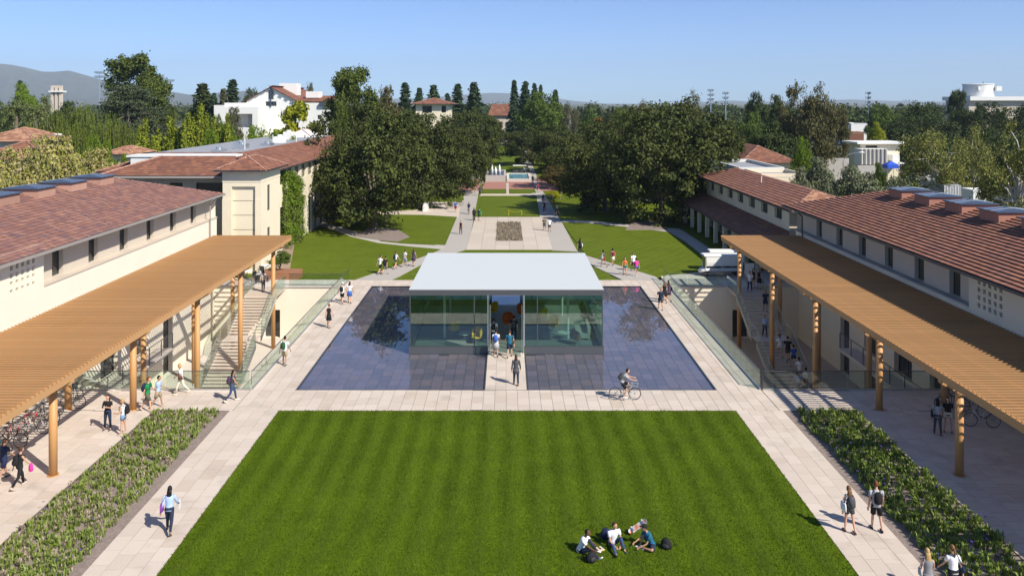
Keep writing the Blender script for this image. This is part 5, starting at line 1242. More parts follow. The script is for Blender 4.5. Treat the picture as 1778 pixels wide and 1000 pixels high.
for k,(px,yt,D,w_) in enumerate(((400,214,128,60),(440,218,126,60),(478,228,120,50),(372,226,118,50),(505,236,116,30))):
    T('round%d'%(k%2),'bright','leafy green tree behind the flat gravel roof, %s' % ['below the white porch','centre of the row','right below the ginkgo','left end of the row','beside the small pale hip roof'][k],px,yt,D,w_)
T('conifer0','dark','dark bushy conifer left of the white modernist building',352,143,240,44); T('conifer0','conifer','dark conifer between bushy and slim conifers',372,160,235,22); T('conifer1','conifer','tall slim conifer left of the white modernist building',404,136,235,26); T('conifer0','euc','thin grey tree touching the tall slim conifer',388,152,230,24)
T('round0','euc','grey green tree in front of the white porch block',400,186,150,46); T('round1','mid','green tree covering the left end of the white building',375,200,150,40)
T('round1','dark','dark round tree behind the gable of the white building',440,154,260,42)
T('round0','euc','grey eucalyptus behind the white building, left one',512,147,280,34); T('round1','euc','grey eucalyptus behind the white building, right one',542,145,280,32)
T('spiky','ginkgo','spiky yellow green ginkgo before the white building',503,172,146,120)
T('round0','brown','brownish green tree between the large pine and the oaks',672,150,160,62)
for k,(px,yt,D,w_,a) in enumerate(((703,142,300,22,1),(728,151,290,24,0),(753,146,300,30,0),(777,161,290,16,1),(795,144,300,22,1),(823,141,280,32,0))):
    T('conifer%d'%a,'conifer','dark distant conifer above the left oaks, %s' % ['leftmost of the row','second from left','third from left behind the hip roof','short one near the middle','second from right','rightmost and broadest'][k],px,yt,D,w_,group='row of dark distant conifers left of the mall')
for k,(px,yt,w_) in enumerate(((893,138,16),(912,140,20),(928,143,15),(939,146,11),(964,155,16))):
    T('conifer1','conifer','dark distant conifer above the green dome tree, %s' % ['leftmost and tallest','second from left','third from left','fourth from left','rightmost lower one'][k],px,yt,300,w_,group='dark distant conifers right of the mall')
T('sycamore0','euc','pale sparse tree right of the green dome tree',988,160,240,36); T('sycamore1','euc','pale sparse low tree behind the autumn tree',960,176,260,30)
for k,px in enumerate((1004,1010,1016,1022,1040,1056,1064,1072)):
    T('conifer1','cypress','tiny distant cypress, number %s from the left in the cypress row' % ['one','two','three','four','five','six','seven','eight'][k],px,184+(k%3)*2,380,7,group='distant cypress row above the autumn tree',name='cypress_tree')
T('round0','mid','dull green tree left of the tall right oaks',1025,190,300,40); T('round1','dark','dark distant tree behind the cypress row',1050,196,320,50); T('round0','mid','dull green tree below the pale brown treetops',1080,186,260,44)
T('sycamore0','brown','pale brown treetop left above the tall right oaks',1120,153,200,44); T('sycamore1','brown','pale brown treetop right above the tall right oaks',1203,154,200,40)
# right side
T('round1','dark','dark green tree left of the big brownish tree',1318,161,230,50); T('round0','mid','rounded green tree below the floodlight pair',1300,195,200,60); T('round1','mid','yellowish green tree beside the rust hip roof',1318,215,160,40)
T('oak1','brown','big brownish green tree, tallest on the right side',1402,142,165,110); T('oak2','brown','brownish green tree right shoulder of the tallest one',1448,176,170,70); T('round0','dark','dark green tree left of the tallest brownish tree',1355,165,190,60)
T('round1','bright','round bright green tree right of the rust hip roof',1390,238,112,46)
T('round0','dark','dark tree under the tallest brownish tree at left',1345,212,150,80)
for k,(px,yt,D,w_) in enumerate(((1420,272,98,70),(1465,288,88,90),(1515,300,84,90),(1555,306,86,70),(1390,290,94,50))):
    T('round%d'%(k%2),'olive','grey green olive tree, %s' % ['below the parking deck','largest one under the curved street lamp','in front of the stone wall','rightmost beside the sycamore','leftmost behind the white block'][k],px,yt,D,w_)
T('round0','mid','dark spiky shrub in front of the stone wall',1527,282,112,34); T('round1','brown','reddish green shrub below the blue tent',1560,300,108,60); T('round0','pepper','yellow green shrub at the foot of the sycamore',1590,318,92,70)
T('sycamore0','syc','tall sycamore with white bark trunk behind the rooflights',1625,190,100,130); T('sycamore1','syc','yellowish sycamore right of the white trunked one',1690,215,104,90)
T('sycamore1','syc','big sycamore crown cut by the right edge',1768,205,72,150); T('sycamore0','syc','low sycamore branches above the white truck',1745,265,80,80)
T('round1','mid','mid green tree right of the low white hall',1528,182,230,56); T('round0','ginkgo','yellow green tree in front of the low white hall',1523,212,190,36)
T('oak0','dark','dark green tree mass left of the round tower',1605,176,230,110); T('oak1','dark','dark tree behind the modern white house',1572,200,200,90); T('pine','dark','dark uneven tree at the left foot of the round tower',1662,158,260,40)
T('oak2','dark','dark green tree below the white terrace, left',1705,172,240,100); T('oak0','dark','dark green tree below the white terrace, right',1762,178,220,110); T('oak1','dark','dark shady tree behind the yellowish sycamore',1722,220,130,110); T('oak2','dark','dark shady tree at the right edge',1775,232,120,90)
T('round0','mid','green tree behind the floodlight mast near the round tower',1550,196,260,40)
# shrubs by the tower and court
for k,(px,yt,D,w_) in enumerate(((494,292,88,36),(506,298,90,36),(518,306,92,36))):
    T('columnar','bright','tall bright green column shrub beside the cream tower, %s' % ['nearest the tower','middle one','farthest from the tower'][k],px,yt,D,w_,cat='shrub')
T('round1','mid','leafy shrub growing in the brown timber planter',486,436,73.4,42,cat='shrub',name='leafy_shrub',zbase=.5)
T('round0','olive','small grey green shrub at the foot of the column shrubs',498,392,90,20,cat='shrub',name='leafy_shrub')
# clipped hedge
hg = thing('hedge', 'dark clipped hedge behind the far left bicycles', 'hedge', (0,0,0)); rng = np.random.default_rng(5)
hx0, hx1, hy = X_(543,116), X_(582,116), 116
P = np.c_[rng.uniform(hx0,hx1,9000), rng.uniform(hy,hy+3,9000), rng.uniform(0,2.2,9000)]; f = rng.integers(0,3,9000); P[f==0,1] = hy; P[f==1,2] = 2.2; P[f==2,0] = hx1
P += rng.normal(0,.06,P.shape); O = np.zeros_like(P); O[f==0,1] = -1; O[f==1,2] = 1; O[f==2,0] = 1
V = leaves(P, O, np.full(9000,.13), rng); np_mesh('foliage', V, np.arange(len(V)).reshape(-1,4), LM['mid'], hg)
# far-off wood: one mass of stuff behind everything
rng = np.random.default_rng(9); lb = []
for k in range(520):
    D = rng.uniform(300, 900); x = rng.uniform(-.75,.75)*D
    if abs(x-4) < 16 and D < 340: continue
    h = 9+rng.uniform(0,7)*(D/500)**.3; rr = rng.uniform(5,11); lb.append(((x, D, h*.55), (rr, rr, h*.45)))
V = lobed(lb, 20, 12, .9, rng, sig=.22, up=.5); o = np_mesh('far_wood', V, np.arange(len(V)).reshape(-1,4), LM['dark'], kind='stuff'); tag(o, 'far off mass of dark trees filling the plain to the horizon', 'woodland')
rng = np.random.default_rng(10); lb = []
for k in range(240):
    D = rng.uniform(150, 300); sd_ = rng.choice([-1,1]); x = sd_*rng.uniform(24/ D, .72)*D
    px = PX0+F*x/D
    if 380 < px < 600 and D < 200: continue
    if 1400 < px < 1530: continue
    h = rng.uniform(6,9.5); rr = rng.uniform(3.5,6); lb.append(((x, D, h*.5), (rr, rr, h*.5)))
V = lobed(lb, 20, 16, .38, rng, sig=.22, up=.5); o = np_mesh('understorey', V, np.arange(len(V)).reshape(-1,4), LM['dark'], kind='stuff'); tag(o, 'low dark undergrowth filling the gaps between the middle distance trees', 'undergrowth')
# ------------------------------------------------------------------ hills
M['hill'] = mat('chaparral_hill', (.085,.09,.07), .95, noise=(.004,.3), noise2=(.02,.25))
def hills(name, label_pts, D, depth, m, seed):
    rng = np.random.default_rng(seed); xs = np.linspace(label_pts[0][0], label_pts[-1][0], 160); top = np.interp(xs, [p[0] for p in label_pts], [p[1] for p in label_pts])
    nx, ny = len(xs), 46; V = np.zeros((nx, ny, 3)); 
    def fbm(x, y):
        s = 0; a = 1
        for o_ in range(5):
            f = 2**o_; s += a*np.abs(np.sin(x*f*3.1+o_*1.7+1.3*np.sin(y*f*2.3+o_))*np.cos(y*f*2.1+o_*.9+np.sin(x*f*1.9))); a *= .5
        return s
    for j in range(ny):
        t = j/(ny-1); Y = D - depth*(1-t); X = (xs-PX0)*Y/F; hz = EYE+(PY0-top)*D/F
        prof = t**1.25; ripple = 1-.38*fbm(xs*.022, np.full(nx, t*3.0))*(1-t)**.7*1.1
        V[:, j] = np.c_[X, np.full(nx, Y), np.maximum(-2, hz*prof*ripple)]
    idx = np.arange(nx*ny).reshape(nx, ny); F_ = np.stack([idx[:-1,:-1],idx[1:,:-1],idx[1:,1:],idx[:-1,1:]],-1).reshape(-1,4)
    o = np_mesh(name, V.reshape(-1,3), F_, m); struct(o)
    for p in o.data.polygons: p.use_smooth = True
    return o
hills('hills', [(-500,90),(-200,98),(0,111),(20,113),(50,119),(75,125),(96,125),(120,123),(135,127),(160,134),(180,140),(215,152),(260,162),(300,160),(330,165),(400,160),(430,158),(470,172),(560,176)], 7600, 2600, M['hill'], 3)
hills('hills', [(560,176),(640,172),(700,172),(770,168),(830,163),(855,161.5),(900,163),(950,169),(1000,176),(1060,181)], 11500, 2500, M['hill'], 4)
hills('hills', [(1150,181),(1230,177),(1255,175),(1275,175),(1300,177),(1420,175),(1480,173),(1530,175),(1600,177),(1800,176)], 11500, 2500, M['hill'], 6)
# ------------------------------------------------------------------ people
_mc = {}
def cm(rgb, rough=.85, kind='cloth'):
    k = (kind,)+tuple(rgb)
    if k not in _mc: _mc[k] = mat(kind+'_'+('%d' % len(_mc)), rgb, rough, noise=(14,.12), spec=.2)
    return _mc[k]
SK = {'l':(.58,.33,.22), 'm':(.42,.23,.14), 'd':(.13,.065,.04), 't':(.5,.28,.18)}
HR = {'black':(.012,.010,.010), 'brown':(.06,.03,.015), 'lbrown':(.17,.09,.04), 'blond':(.42,.27,.11), 'red':(.16,.055,.02)}
EYE_M = cm((.02,.015,.012), .3, 'eye'); LIP_M = cm((.36,.12,.09), .5, 'lip')
C_ = {'white':(.78,.78,.78),'black':(.018,.018,.020),'navy':(.018,.028,.075),'grey':(.22,.22,.23),'lgrey':(.42,.42,.43),'dgrey':(.075,.075,.08),'lblue':(.38,.50,.72),'blue':(.05,.12,.42),'jean':(.045,.075,.15),'djean':(.022,.032,.06),'ljean':(.18,.28,.45),
      'green':(.02,.24,.07),'dgreen':(.03,.10,.04),'khaki':(.42,.33,.21),'beige':(.50,.42,.36),'red':(.38,.02,.025),'dred':(.28,.015,.04),'pink':(.75,.05,.32),'purple':(.20,.05,.28),'dpurple':(.07,.045,.09),'orange':(.62,.15,.04),'teal':(.02,.20,.18),'tealblue':(.02,.12,.20),'brown':(.12,.05,.03),'cream':(.72,.66,.52),'yellow':(.75,.45,.03),'olive':(.12,.12,.085)}
PEND = []   # skins waiting for one evaluation
def dirv(p, s=0.0):
    p, s = R(p), R(s); return Vector((math.sin(s), math.sin(p)*math.cos(s), -math.cos(p)*math.cos(s)))
POSE = {
 'walk':  dict(lean=4, legs=((24,3,8,3),(-16,3,-44,3)), arms=((-24,12,-6,8),(26,12,46,6))),
 'walk2': dict(lean=4, legs=((-14,3,-38,3),(22,3,6,3)), arms=((24,12,44,6),(-22,12,-4,8))),
 'step':  dict(lean=3, legs=((10,3,2,3),(-8,3,-18,3)), arms=((-10,10,4,8),(12,12,30,4))),
 'stand': dict(lean=0, legs=((2,5,0,4),(-1,6,-2,5)), arms=((2,9,8,5),(4,10,14,4))),
 'phone': dict(lean=-2, legs=((1,5,0,4),(0,5,-1,4)), arms=((20,14,118,-28),(20,14,122,-30))),
 'hold':  dict(lean=2, legs=((4,5,0,4),(-3,6,-4,5)), arms=((14,14,84,-24),(6,12,24,4))),
 'carry': dict(lean=3, legs=((20,3,6,3),(-14,3,-36,3)), arms=((18,12,70,-8),(-14,10,0,8))),
}
def skin_mesh(nodes, edges, root, m, name, parent, ranges=None):
    me = bpy.data.meshes.new(name); me.from_pydata([n[0] for n in nodes], edges, [])
    o = bpy.data.objects.new(name, me); COL.objects.link(o); o.parent = parent
    md = o.modifiers.new('s', 'SKIN'); md.use_smooth_shade = True; md.branch_smoothing = .4
    sk = me.skin_vertices[0].data
    for i, n in enumerate(nodes): sk[i].radius = (n[1], n[1] if len(n) < 3 else n[2]); sk[i].use_root = (i == root)
    sd_ = o.modifiers.new('d', 'SUBSURF'); sd_.levels = 1; sd_.render_levels = 1
    me.materials.append(m); PEND.append(o); return o
def person(x, y, face, label, top=('tee','white'), bot=('shorts','black'), hair=('short','brown'), skin='l', h=1.70, pose='walk', z=0.0, shoes='dgrey', bag=None, group=None, head_turn=0, joints=None, sex='f', hold=None, name='person', barefoot=False, hat=None):
    rt = thing(name, label, 'person', (x, y, z), -R(face), group, local=True); k = h/1.70; sm = cm(SK[skin], .6, 'skin')
    ps = joints or POSE[pose]; lean = ps.get('lean', 0); up = Vector((0, math.sin(R(lean)), math.cos(R(lean)))); rgt = Vector((1,0,0))
    fw = rgt.cross(up)*-1; fw = up.cross(rgt)*1.0
    if fw.y < 0: fw = -fw
    TH, SH, UA, FA = .415*k, .405*k, .285*k, .245*k; hw = .085*k; sw = (.165 if sex == 'f' else .195)*k
    # legs relative to the pelvis
    legs = []; lo = 0
    for sg, (a, b, c, d) in zip((-1, 1), ps['legs']):
        hp = Vector((sg*hw, 0, -.04*k)); v = dirv(a, b*sg); kn = hp+v*TH; an = kn+dirv(c, d*sg)*SH; legs.append([hp, kn, an]); lo = min(lo, an.z)
    pz = ps.get('pz'); pz = pz*k if pz is not None else -lo + .085*k
    pel = Vector((0, ps.get('py', 0), pz))
    legs = [[pel+p for p in L3] for L3 in legs]
    sp1 = pel+up*.14*k; ch = pel+up*.33*k; nb = pel+up*.475*k; nk = nb+up*.07*k + Vector((0,.012*k,0))
    hyaw = R(head_turn); hd = nk + Vector((0,.02*k,0)) + (up*.7+Vector((0,0,.3)))*.115*k
    nodes = [(pel,.10*k),(sp1,.092*k),(ch,.105*k),(nb,.058*k),(nk,.048*k),(nk+up*.06*k,.05*k)]; edges = [(0,1),(1,2),(2,3),(3,4),(4,5)]
    arms = []
    for sg, (a, b, c, d) in zip((-1, 1), ps['arms']):
        s0 = ch + up*.085*k + rgt*sg*sw; el = s0+dirv(a, b*sg)*UA; wr = el+dirv(c, d*sg)*FA; hd_ = (wr-el).normalized()
        arms.append([s0, el, wr, hd_]); i = len(nodes)
        nodes += [(s0,.048*k),((s0+el)/2,.040*k),(el,.034*k),(wr,.024*k),(wr+hd_*.05*k,.030*k,.018*k)]
        edges += [(2,i),(i,i+1),(i+1,i+2),(i+2,i+3),(i+3,i+4)]
        pal = wr+hd_*.075*k; side = hd_.cross(Vector((0,1,0)) if abs(hd_.y) < .7 else Vector((1,0,0))).normalized(); cu = hd_.cross(side).normalized()*(1 if sg > 0 else 1)
        for f_, (off, ln) in enumerate(((-.026,.060),(-.009,.072),(.009,.068),(.026,.052))):
            j = len(nodes); b0 = pal+side*off*k; nodes += [(b0,.0095*k),(b0+(hd_*.6+cu*.15)*ln*k,.0085*k),(b0+(hd_*.95+cu*.45)*ln*k,.0075*k)]; edges += [(i+4,j),(j,j+1),(j+1,j+2)]
        j = len(nodes); b0 = wr+hd_*.03*k-side*.03*k; nodes += [(b0,.012*k),(b0+(hd_*.6-side*.6)*.045*k,.0095*k)]; edges += [(i+4,j),(j,j+1)]
    for sg, (hp, kn, an) in zip((-1, 1), legs):
        i = len(nodes); sh = (an-kn).normalized(); toe = Vector((0, 1, 0)) if not ps.get('toes') else Vector(ps['toes'][0 if sg < 0 else 1]).normalized()
        if sh.y < -.35 and not ps.get('toes'): toe = Vector((0,.75,-.65))
        nodes += [(hp,.080*k),((hp+kn)/2,.068*k),(kn,.050*k),(kn*.65+an*.35,.050*k),(an,.033*k),(an+toe*.09*k+Vector((0,0,-.045*k)),.030*k),(an+toe*.16*k+Vector((0,0,-.055*k)),.022*k)]
        edges += [(0,i),(i,i+1),(i+1,i+2),(i+2,i+3),(i+3,i+4),(i+4,i+5),(i+5,i+6)]; (legs[0] if sg < 0 else legs[1]).append(toe)
    body = skin_mesh(nodes, edges, 0, sm, 'body', rt)
    # head, appended to the body later
    Mh = Matrix.Rotation(-hyaw, 3, 'Z') @ Matrix.Rotation(-R(ps.get('nod', 0)), 3, 'X')
    g = MB(); n, m_ = 14, 10; vs = []; fs = []
    for i in range(m_+1):
        ph = math.pi*i/m_
        for q in range(n):
            t = 2*math.pi*q/n; X, Y, Z = .073*math.sin(ph)*math.cos(t), .092*math.sin(ph)*math.sin(t), .118*math.cos(ph)
            if Z < -.02: X *= 1-.9*(-Z-.02); Y = Y*(1-1.2*(-Z-.02)) + .010
            if abs(X) < .02 and Y > .06 and -.035 < Z < .015: Y += .020 if Z < -.01 else .010
            vs.append(tuple(hd + (Mh @ Vector((X, Y, Z)))*k))
    for i in range(m_):
        for q in range(n): q2 = (q+1) % n; fs.append((i*n+q, (i+1)*n+q, (i+1)*n+q2, i*n+q2))
    g.add(vs, fs, 0)
    for sx in (-1, 1):
        g.ball(hd+(Mh @ Vector((sx*.028,.086,.012)))*k, .0125*k, 6, 4, 1); g.ball(hd+(Mh @ Vector((sx*.075,.0,-.008)))*k, (.012*k,.022*k,.032*k), 6, 5, 0)
    g.ball(hd+(Mh @ Vector((0,.086,-.055)))*k, (.022*k,.008*k,.008*k), 6, 4, 2)
    body['_h'] = len(PEND)-1; HEADS[body.name] = (g, [sm, EYE_M, LIP_M])
    # ---- clothes
    def torso(g, a, b, fat=1.0, neck=True):
        prof = [(-.09,.150,.115),(.02,.148,.112),(.12,.128,.098),(.22,.135,.105),(.33,.158,.118),(.41,.168,.105),(.455,.130,.080)] + ([(.482,.066,.060)] if neck else [])
        pr = [q for q in prof if a-.001 <= q[0] <= b+.001]; f = (1.0 if sex == 'f' else 1.10)*fat
        g.rings([pel+up*q[0]*k for q in pr], [(rgt*q[1]*f*k, fw*q[2]*f*k) for q in pr], n=14)
    def sleeve(g, t, fat=1.0):
        for s0, el, wr, _ in arms:
            pts = [s0-(el-s0)*.12+Vector((0,0,.012)), s0]; rs = [.045*k, .062*k*fat]
            if t <= 1: pts.append(s0+(el-s0)*t); rs.append(.056*k*fat)
            else: pts += [el, el+(wr-el)*(t-1)]; rs += [.047*k*fat, .036*k*fat]
            g.tube(pts, rs, 9)
    def legtube(g, t, fat=1.0, flare=0):
        for L4 in legs:
            hp, kn, an = L4[:3]; pts = [hp+Vector((0,0,.05*k)), hp]; rs = [.078*k*fat, .094*k*fat]
            if t <= 1: pts.append(hp+(kn-hp)*t); rs.append((.078+flare)*k*fat)
            else: pts += [(hp+kn)/2, kn, kn+(an-kn)*(t-1)]; rs += [.080*k*fat, .062*k*fat, (.046+flare)*k*fat]
            g.tube(pts, rs, 10)
    tk, tc = top; tm = cm(C_[tc]) if isinstance(tc, str) else cm(tc)
    g = MB(); torso(g, -.09 if tk != 'crop' else .1, .5, 1.04 if tk != 'dress' else 1.0)
    if tk in ('tee',): sleeve(g, .55, 1.05)
    if tk in ('shirt','coat','long'): sleeve(g, 1.9, 1.05)
    if tk == 'coat': g.rings([pel+up*.02*k, pel-Vector((0,0,.12*k)), pel-Vector((0,0,.26*k))], [(rgt*.165*k, fw*.13*k),(rgt*.185*k, fw*.15*k),(rgt*.20*k, fw*.17*k)], n=14)
    if tk == 'dress': g.rings([pel+up*.02*k, pel-Vector((0,0,.12*k)), pel-Vector((0,0,.38*k))], [(rgt*.155*k, fw*.12*k),(rgt*.18*k, fw*.145*k),(rgt*.21*k, fw*.20*k)], n=14)
    g.build('dress' if tk == 'dress' else 'top', tm, rt, smooth=True, local=True)
    bk, bc = bot; bmx = cm(C_[bc]) if isinstance(bc, str) else cm(bc)
    if tk != 'dress' or bk in ('pants',):
        g = MB(); f = 1.03 if sex == 'f' else 1.08
        g.rings([pel+up*.05*k, pel-up*.03*k, pel-up*.10*k], [(rgt*.148*f*k, fw*.112*k),(rgt*.168*f*k, fw*.125*k),(rgt*.120*f*k, fw*.10*k)], n=14)
        if bk == 'shorts': legtube(g, .8 if sex == 'm' else .42, 1.06, .008)
        if bk == 'pants': legtube(g, 1.93, 1.0, 0)
        if bk == 'skirt': g.rings([pel+up*.02*k, pel-Vector((0,0,.12*k)), pel-Vector((0,0,.36*k))], [(rgt*.155*k, fw*.12*k),(rgt*.19*k, fw*.155*k),(rgt*.23*k, fw*.21*k)], n=14)
        g.build({'shorts':'shorts','pants':'trousers','skirt':'skirt'}[bk], bmx, rt, smooth=True, local=True)
    for L4 in legs:
        an, toe = L4[2], L4[3]; g = MB(); f0 = an - toe*.07*k + Vector((0,0,-.045*k))
        sd_ = Vector((0,0,1)).cross(toe).normalized(); upv = toe.cross(sd_).normalized()*1
        if upv.z < 0: upv = -upv
        q = [f0, f0+toe*.05*k, f0+toe*.14*k, f0+toe*.22*k, f0+toe*.262*k]; rr = [(.026,.030),(.036,.045),(.042,.034),(.043,.026),(.026,.016)]
        g.rings(q, [(sd_*a*k, upv*b*k) for a, b in rr], n=9); g.build('shoe', cm(C_[shoes], .6), rt, smooth=True, local=True)
    # hair
    hk, hc = hair; hm_ = cm(HR[hc] if isinstance(hc, str) else hc, .45, 'hair')
    g = MB(); vs = []; fs = []; n = 14
    for i in range(7):
        ph = math.pi*.62*i/6
        for q in range(n):
            t = 2*math.pi*q/n; X, Y, Z = .083*math.sin(ph)*math.cos(t), .100*math.sin(ph)*math.sin(t), .128*math.cos(ph)
            if Y > .03 and Z < .06: Y = .03+(Y-.03)*.3; Z = max(Z,.045)
            vs.append(tuple(hd+(Mh @ Vector((X, Y-.010, Z+.008)))*k))
    for i in range(6):
        for q in range(n): q2 = (q+1)%n; fs.append((i*n+q,(i+1)*n+q,(i+1)*n+q2,i*n+q2))
    g.add(vs, fs)
    back = Mh @ Vector((0,-1,0))
    if hk in ('long','vlong'):
        Lh = .30 if hk == 'long' else .44; a = hd+(back*.045+Vector((0,0,.02)))*k; sx = Mh @ Vector((1,0,0))
        g.rings([a, a+(back*.035-Vector((0,0,.10)))*k, a+(back*.05-Vector((0,0,Lh*.6)))*k, a+(back*.055-Vector((0,0,Lh)))*k], [(sx*.078*k, back*.06*k),(sx*.088*k, back*.055*k),(sx*.095*k, back*.05*k),(sx*.055*k, back*.03*k)], n=10)
    if hk == 'tail': a = hd+(back*.09+Vector((0,0,.03)))*k; g.tube([a, a+(back*.05-Vector((0,0,.04)))*k, a+(back*.05-Vector((0,0,.18)))*k, a+(back*.03-Vector((0,0,.32)))*k], [.03*k,.038*k,.034*k,.012*k], 8)
    if hk == 'bun': g.ball(hd+(back*.10+Vector((0,0,.05)))*k, .04*k, 8, 6)
    if hk == 'bob': a = hd+back*.03*k; sx = Mh @ Vector((1,0,0)); g.rings([a+Vector((0,0,.03*k)), a-Vector((0,0,.06*k)), a-Vector((0,0,.12*k))], [(sx*.086*k, back*.08*k),(sx*.094*k, back*.08*k),(sx*.075*k, back*.06*k)], n=12)
    g.build('hair', hm_, rt, smooth=True, local=True)
    if hat:
        g = MB(); g.ball(hd+Vector((0,-.005,.05))*k, (.092*k,.108*k,.085*k), 12, 6); fy = Mh @ Vector((0,1,0)); sx = Mh @ Vector((1,0,0)); g.rings([hd+(fy*.08+Vector((0,0,.055)))*k, hd+(fy*.17+Vector((0,0,.04)))*k], [(sx*.06*k, Vector((0,0,.008*k))),(sx*.045*k, Vector((0,0,.006*k)))], n=10); g.build('cap', cm(C_[hat]), rt, smooth=True, local=True)
    W = lambda p: Matrix.Translation((x, y, z)) @ Matrix.Rotation(-R(face), 4, 'Z') @ Vector(p)
    short = who(label)
    for b in (bag or []):
        kind, col = b[0], b[1]; cmx = cm(C_[col], .7)
        if kind == 'backpack':
            c = pel+up*.27*k-fw*.185*k; g = MB(); t = thing('backpack', '%s backpack worn by the %s' % (cn(col), short), 'backpack', (x, y, z), -R(face), local=True)
            hs = [-.21,-.19,-.08,.06,.15,.20]; wx = [.10,.135,.145,.14,.12,.07]; wy = [.05,.085,.10,.09,.07,.035]
            g.rings([c+up*a_*k for a_ in hs], [(rgt*a_*k, fw*b_*k) for a_, b_ in zip(wx, wy)], n=12); g.build('pack', cmx, t, smooth=True, local=True)
            g = MB(); g.rings([c-fw*.075*k+up*a_*k for a_ in (-.16,-.13,-.03,.0)], [(rgt*a_*k, fw*.045*k) for a_ in (.08,.11,.11,.08)], n=10); g.build('pocket', cm(tuple(q*.8 for q in C_[col]), .7), t, smooth=True, local=True)
            for sg in (-1, 1):
                s0 = ch+up*.12*k+rgt*sg*.10*k; g = MB(); g.tube([s0-fw*.12*k, s0+up*.025*k, s0+fw*.125*k-up*.02*k, s0+fw*.15*k-up*.16*k, s0-fw*.02*k-up*.30*k+rgt*sg*.06*k], .017*k, 5); g.build('strap', cmx, t, local=True)
        elif kind in ('tote','purse'):
            sg = b[2] if len(b) > 2 else 1; t = thing('shoulder_bag', '%s shoulder bag carried by the %s' % (cn(col), short), 'bag', (x, y, z), -R(face), local=True)
            c = pel+rgt*sg*.25*k+up*(.06)*k-fw*.04*k; w_, h_ = (.20,.15) if kind == 'tote' else (.13,.10)
            g = MB(); g.rings([c+up*a_*k for a_ in (-h_,-h_*.9,0,h_*.9,h_)], [(rgt*a_*k, fw*b_*k) for a_, b_ in ((.03,w_*.8),(.055,w_),(.06,w_),(.045,w_*.95),(.02,w_*.85))], n=12); g.build('pouch', cmx, t, smooth=True, local=True)
            s0 = ch+up*.12*k+rgt*sg*.12*k; g = MB(); g.tube([c+fw*w_*.6*k+up*h_*.8*k, s0+fw*.06*k, s0+up*.03*k, s0-fw*.08*k, c-fw*w_*.6*k+up*h_*.8*k], .011*k, 5); g.build('strap', cmx, t, local=True)
        elif kind == 'cloth':
            sg = b[2]; t = thing('sweater', '%s sweater held by the %s' % (cn(col), short), 'clothing', (x, y, z), -R(face), local=True); wr = arms[0 if sg < 0 else 1][2]
            g = MB(); g.rings([wr+Vector((0,0,q)) for q in (.05,0,-.12,-.25,-.30)], [((a_,0,0),(0,b_,0)) for a_, b_ in ((.04,.04),(.08,.06),(.13,.07),(.11,.09),(.05,.04))], n=10); g.build('fabric', cmx, t, smooth=True, local=True)
        elif kind == 'paper':
            sg = b[2]; t = thing('papers', '%s papers held by the %s' % (cn(col), short), 'papers', (x, y, z), -R(face), local=True); wr = arms[0 if sg < 0 else 1][2]+arms[0 if sg < 0 else 1][3]*.12
            g = MB(); g.obox(wr, (.012,0,0), (0,.10,.02), (0,-.03,.14)); g.build('sheet', cmx, t, local=True)
        elif kind == 'phone':
            t = thing('phone', 'small phone held up by the %s' % short, 'phone', (x, y, z), -R(face), local=True); wr = arms[1][2]+arms[1][3]*.12; g = MB(); g.obox(wr, (.036,0,0), (0,.005,.0), (0,-.02,.07)); g.build('body', cmx, t, local=True); g = MB(); g.obox(wr-Vector((0,.007,0)), (.031,0,0), (0,.002,0), (0,-.02,.062)); g.build('screen', M['pane'], t, local=True)
    return rt
HEADS = {}
CN = {'lblue':'light blue','lgrey':'light grey','dgrey':'dark grey','djean':'dark blue','ljean':'pale blue','dgreen':'dark green','dred':'dark red','dpurple':'dark purple','tealblue':'teal blue','jean':'blue','cream':'cream'}
def cn(c): return CN.get(c, c)
def who(label):
    w_ = label.replace('person','').split()
    s = label
    for cut in (' walking',' standing',' sitting',' climbing',' descending',' riding',' strolling'):
        if cut in s: s = s.split(cut)[0]
    return ' '.join(s.split()[:9])
def finish_people():
    dg = bpy.context.evaluated_depsgraph_get(); dg.update()
    for o in PEND:
        me = bpy.data.meshes.new_from_object(o.evaluated_get(dg), depsgraph=dg)
        g, ms = HEADS[o.name]; vs = [tuple(v.co) for v in me.vertices]; fs = [tuple(p.vertices) for p in me.polygons]; n0 = len(vs)
        nm = bpy.data.meshes.new('body'); nm.from_pydata(vs+g.v, [], fs+[tuple(i+n0 for i in f) for f in g.f])
        for m_ in ms: nm.materials.append(m_)
        nm.polygons.foreach_set('material_index', [0]*len(fs)+g.m); nm.polygons.foreach_set('use_smooth', [True]*(len(fs)+len(g.f))); nm.update()
        o.modifiers.clear(); old = o.data; o.data = nm; bpy.data.meshes.remove(old); bpy.data.meshes.remove(me)
        if '_h' in o: del o['_h']
def P_(px, py, *a, zz=0.0, **k):
    X, Y = G(px, py, zz); return person(X, Y, *a, z=zz, **k)
P_(294,924,-8,'person with very long black hair in a light blue shirt walking on the left walk',top=('long','lblue'),bot=('pants','djean'),hair=('vlong','black'),skin='m',pose='walk',bag=[('tote','purple',-1),('paper','white',1)],h=1.72)
P_(187,746,182,'person in black top and dark jeans standing with both hands raised to a phone',top=('tee','black'),bot=('pants','djean'),hair=('long','brown'),skin='l',pose='phone',bag=[('phone','black')])
P_(214,754,268,'blond person in denim shorts standing with a black backpack near the left column',top=('tank','white'),bot=('shorts','ljean'),hair=('bun','blond'),pose='hold',bag=[('backpack','black')],shoes='beige')
P_(256,714,84,'brown haired person in green tee and grey shorts walking with a backpack',top=('tee','green'),bot=('shorts','olive'),hair=('short','red'),sex='m',h=1.8,pose='walk2',bag=[('backpack','navy')],shoes='beige')
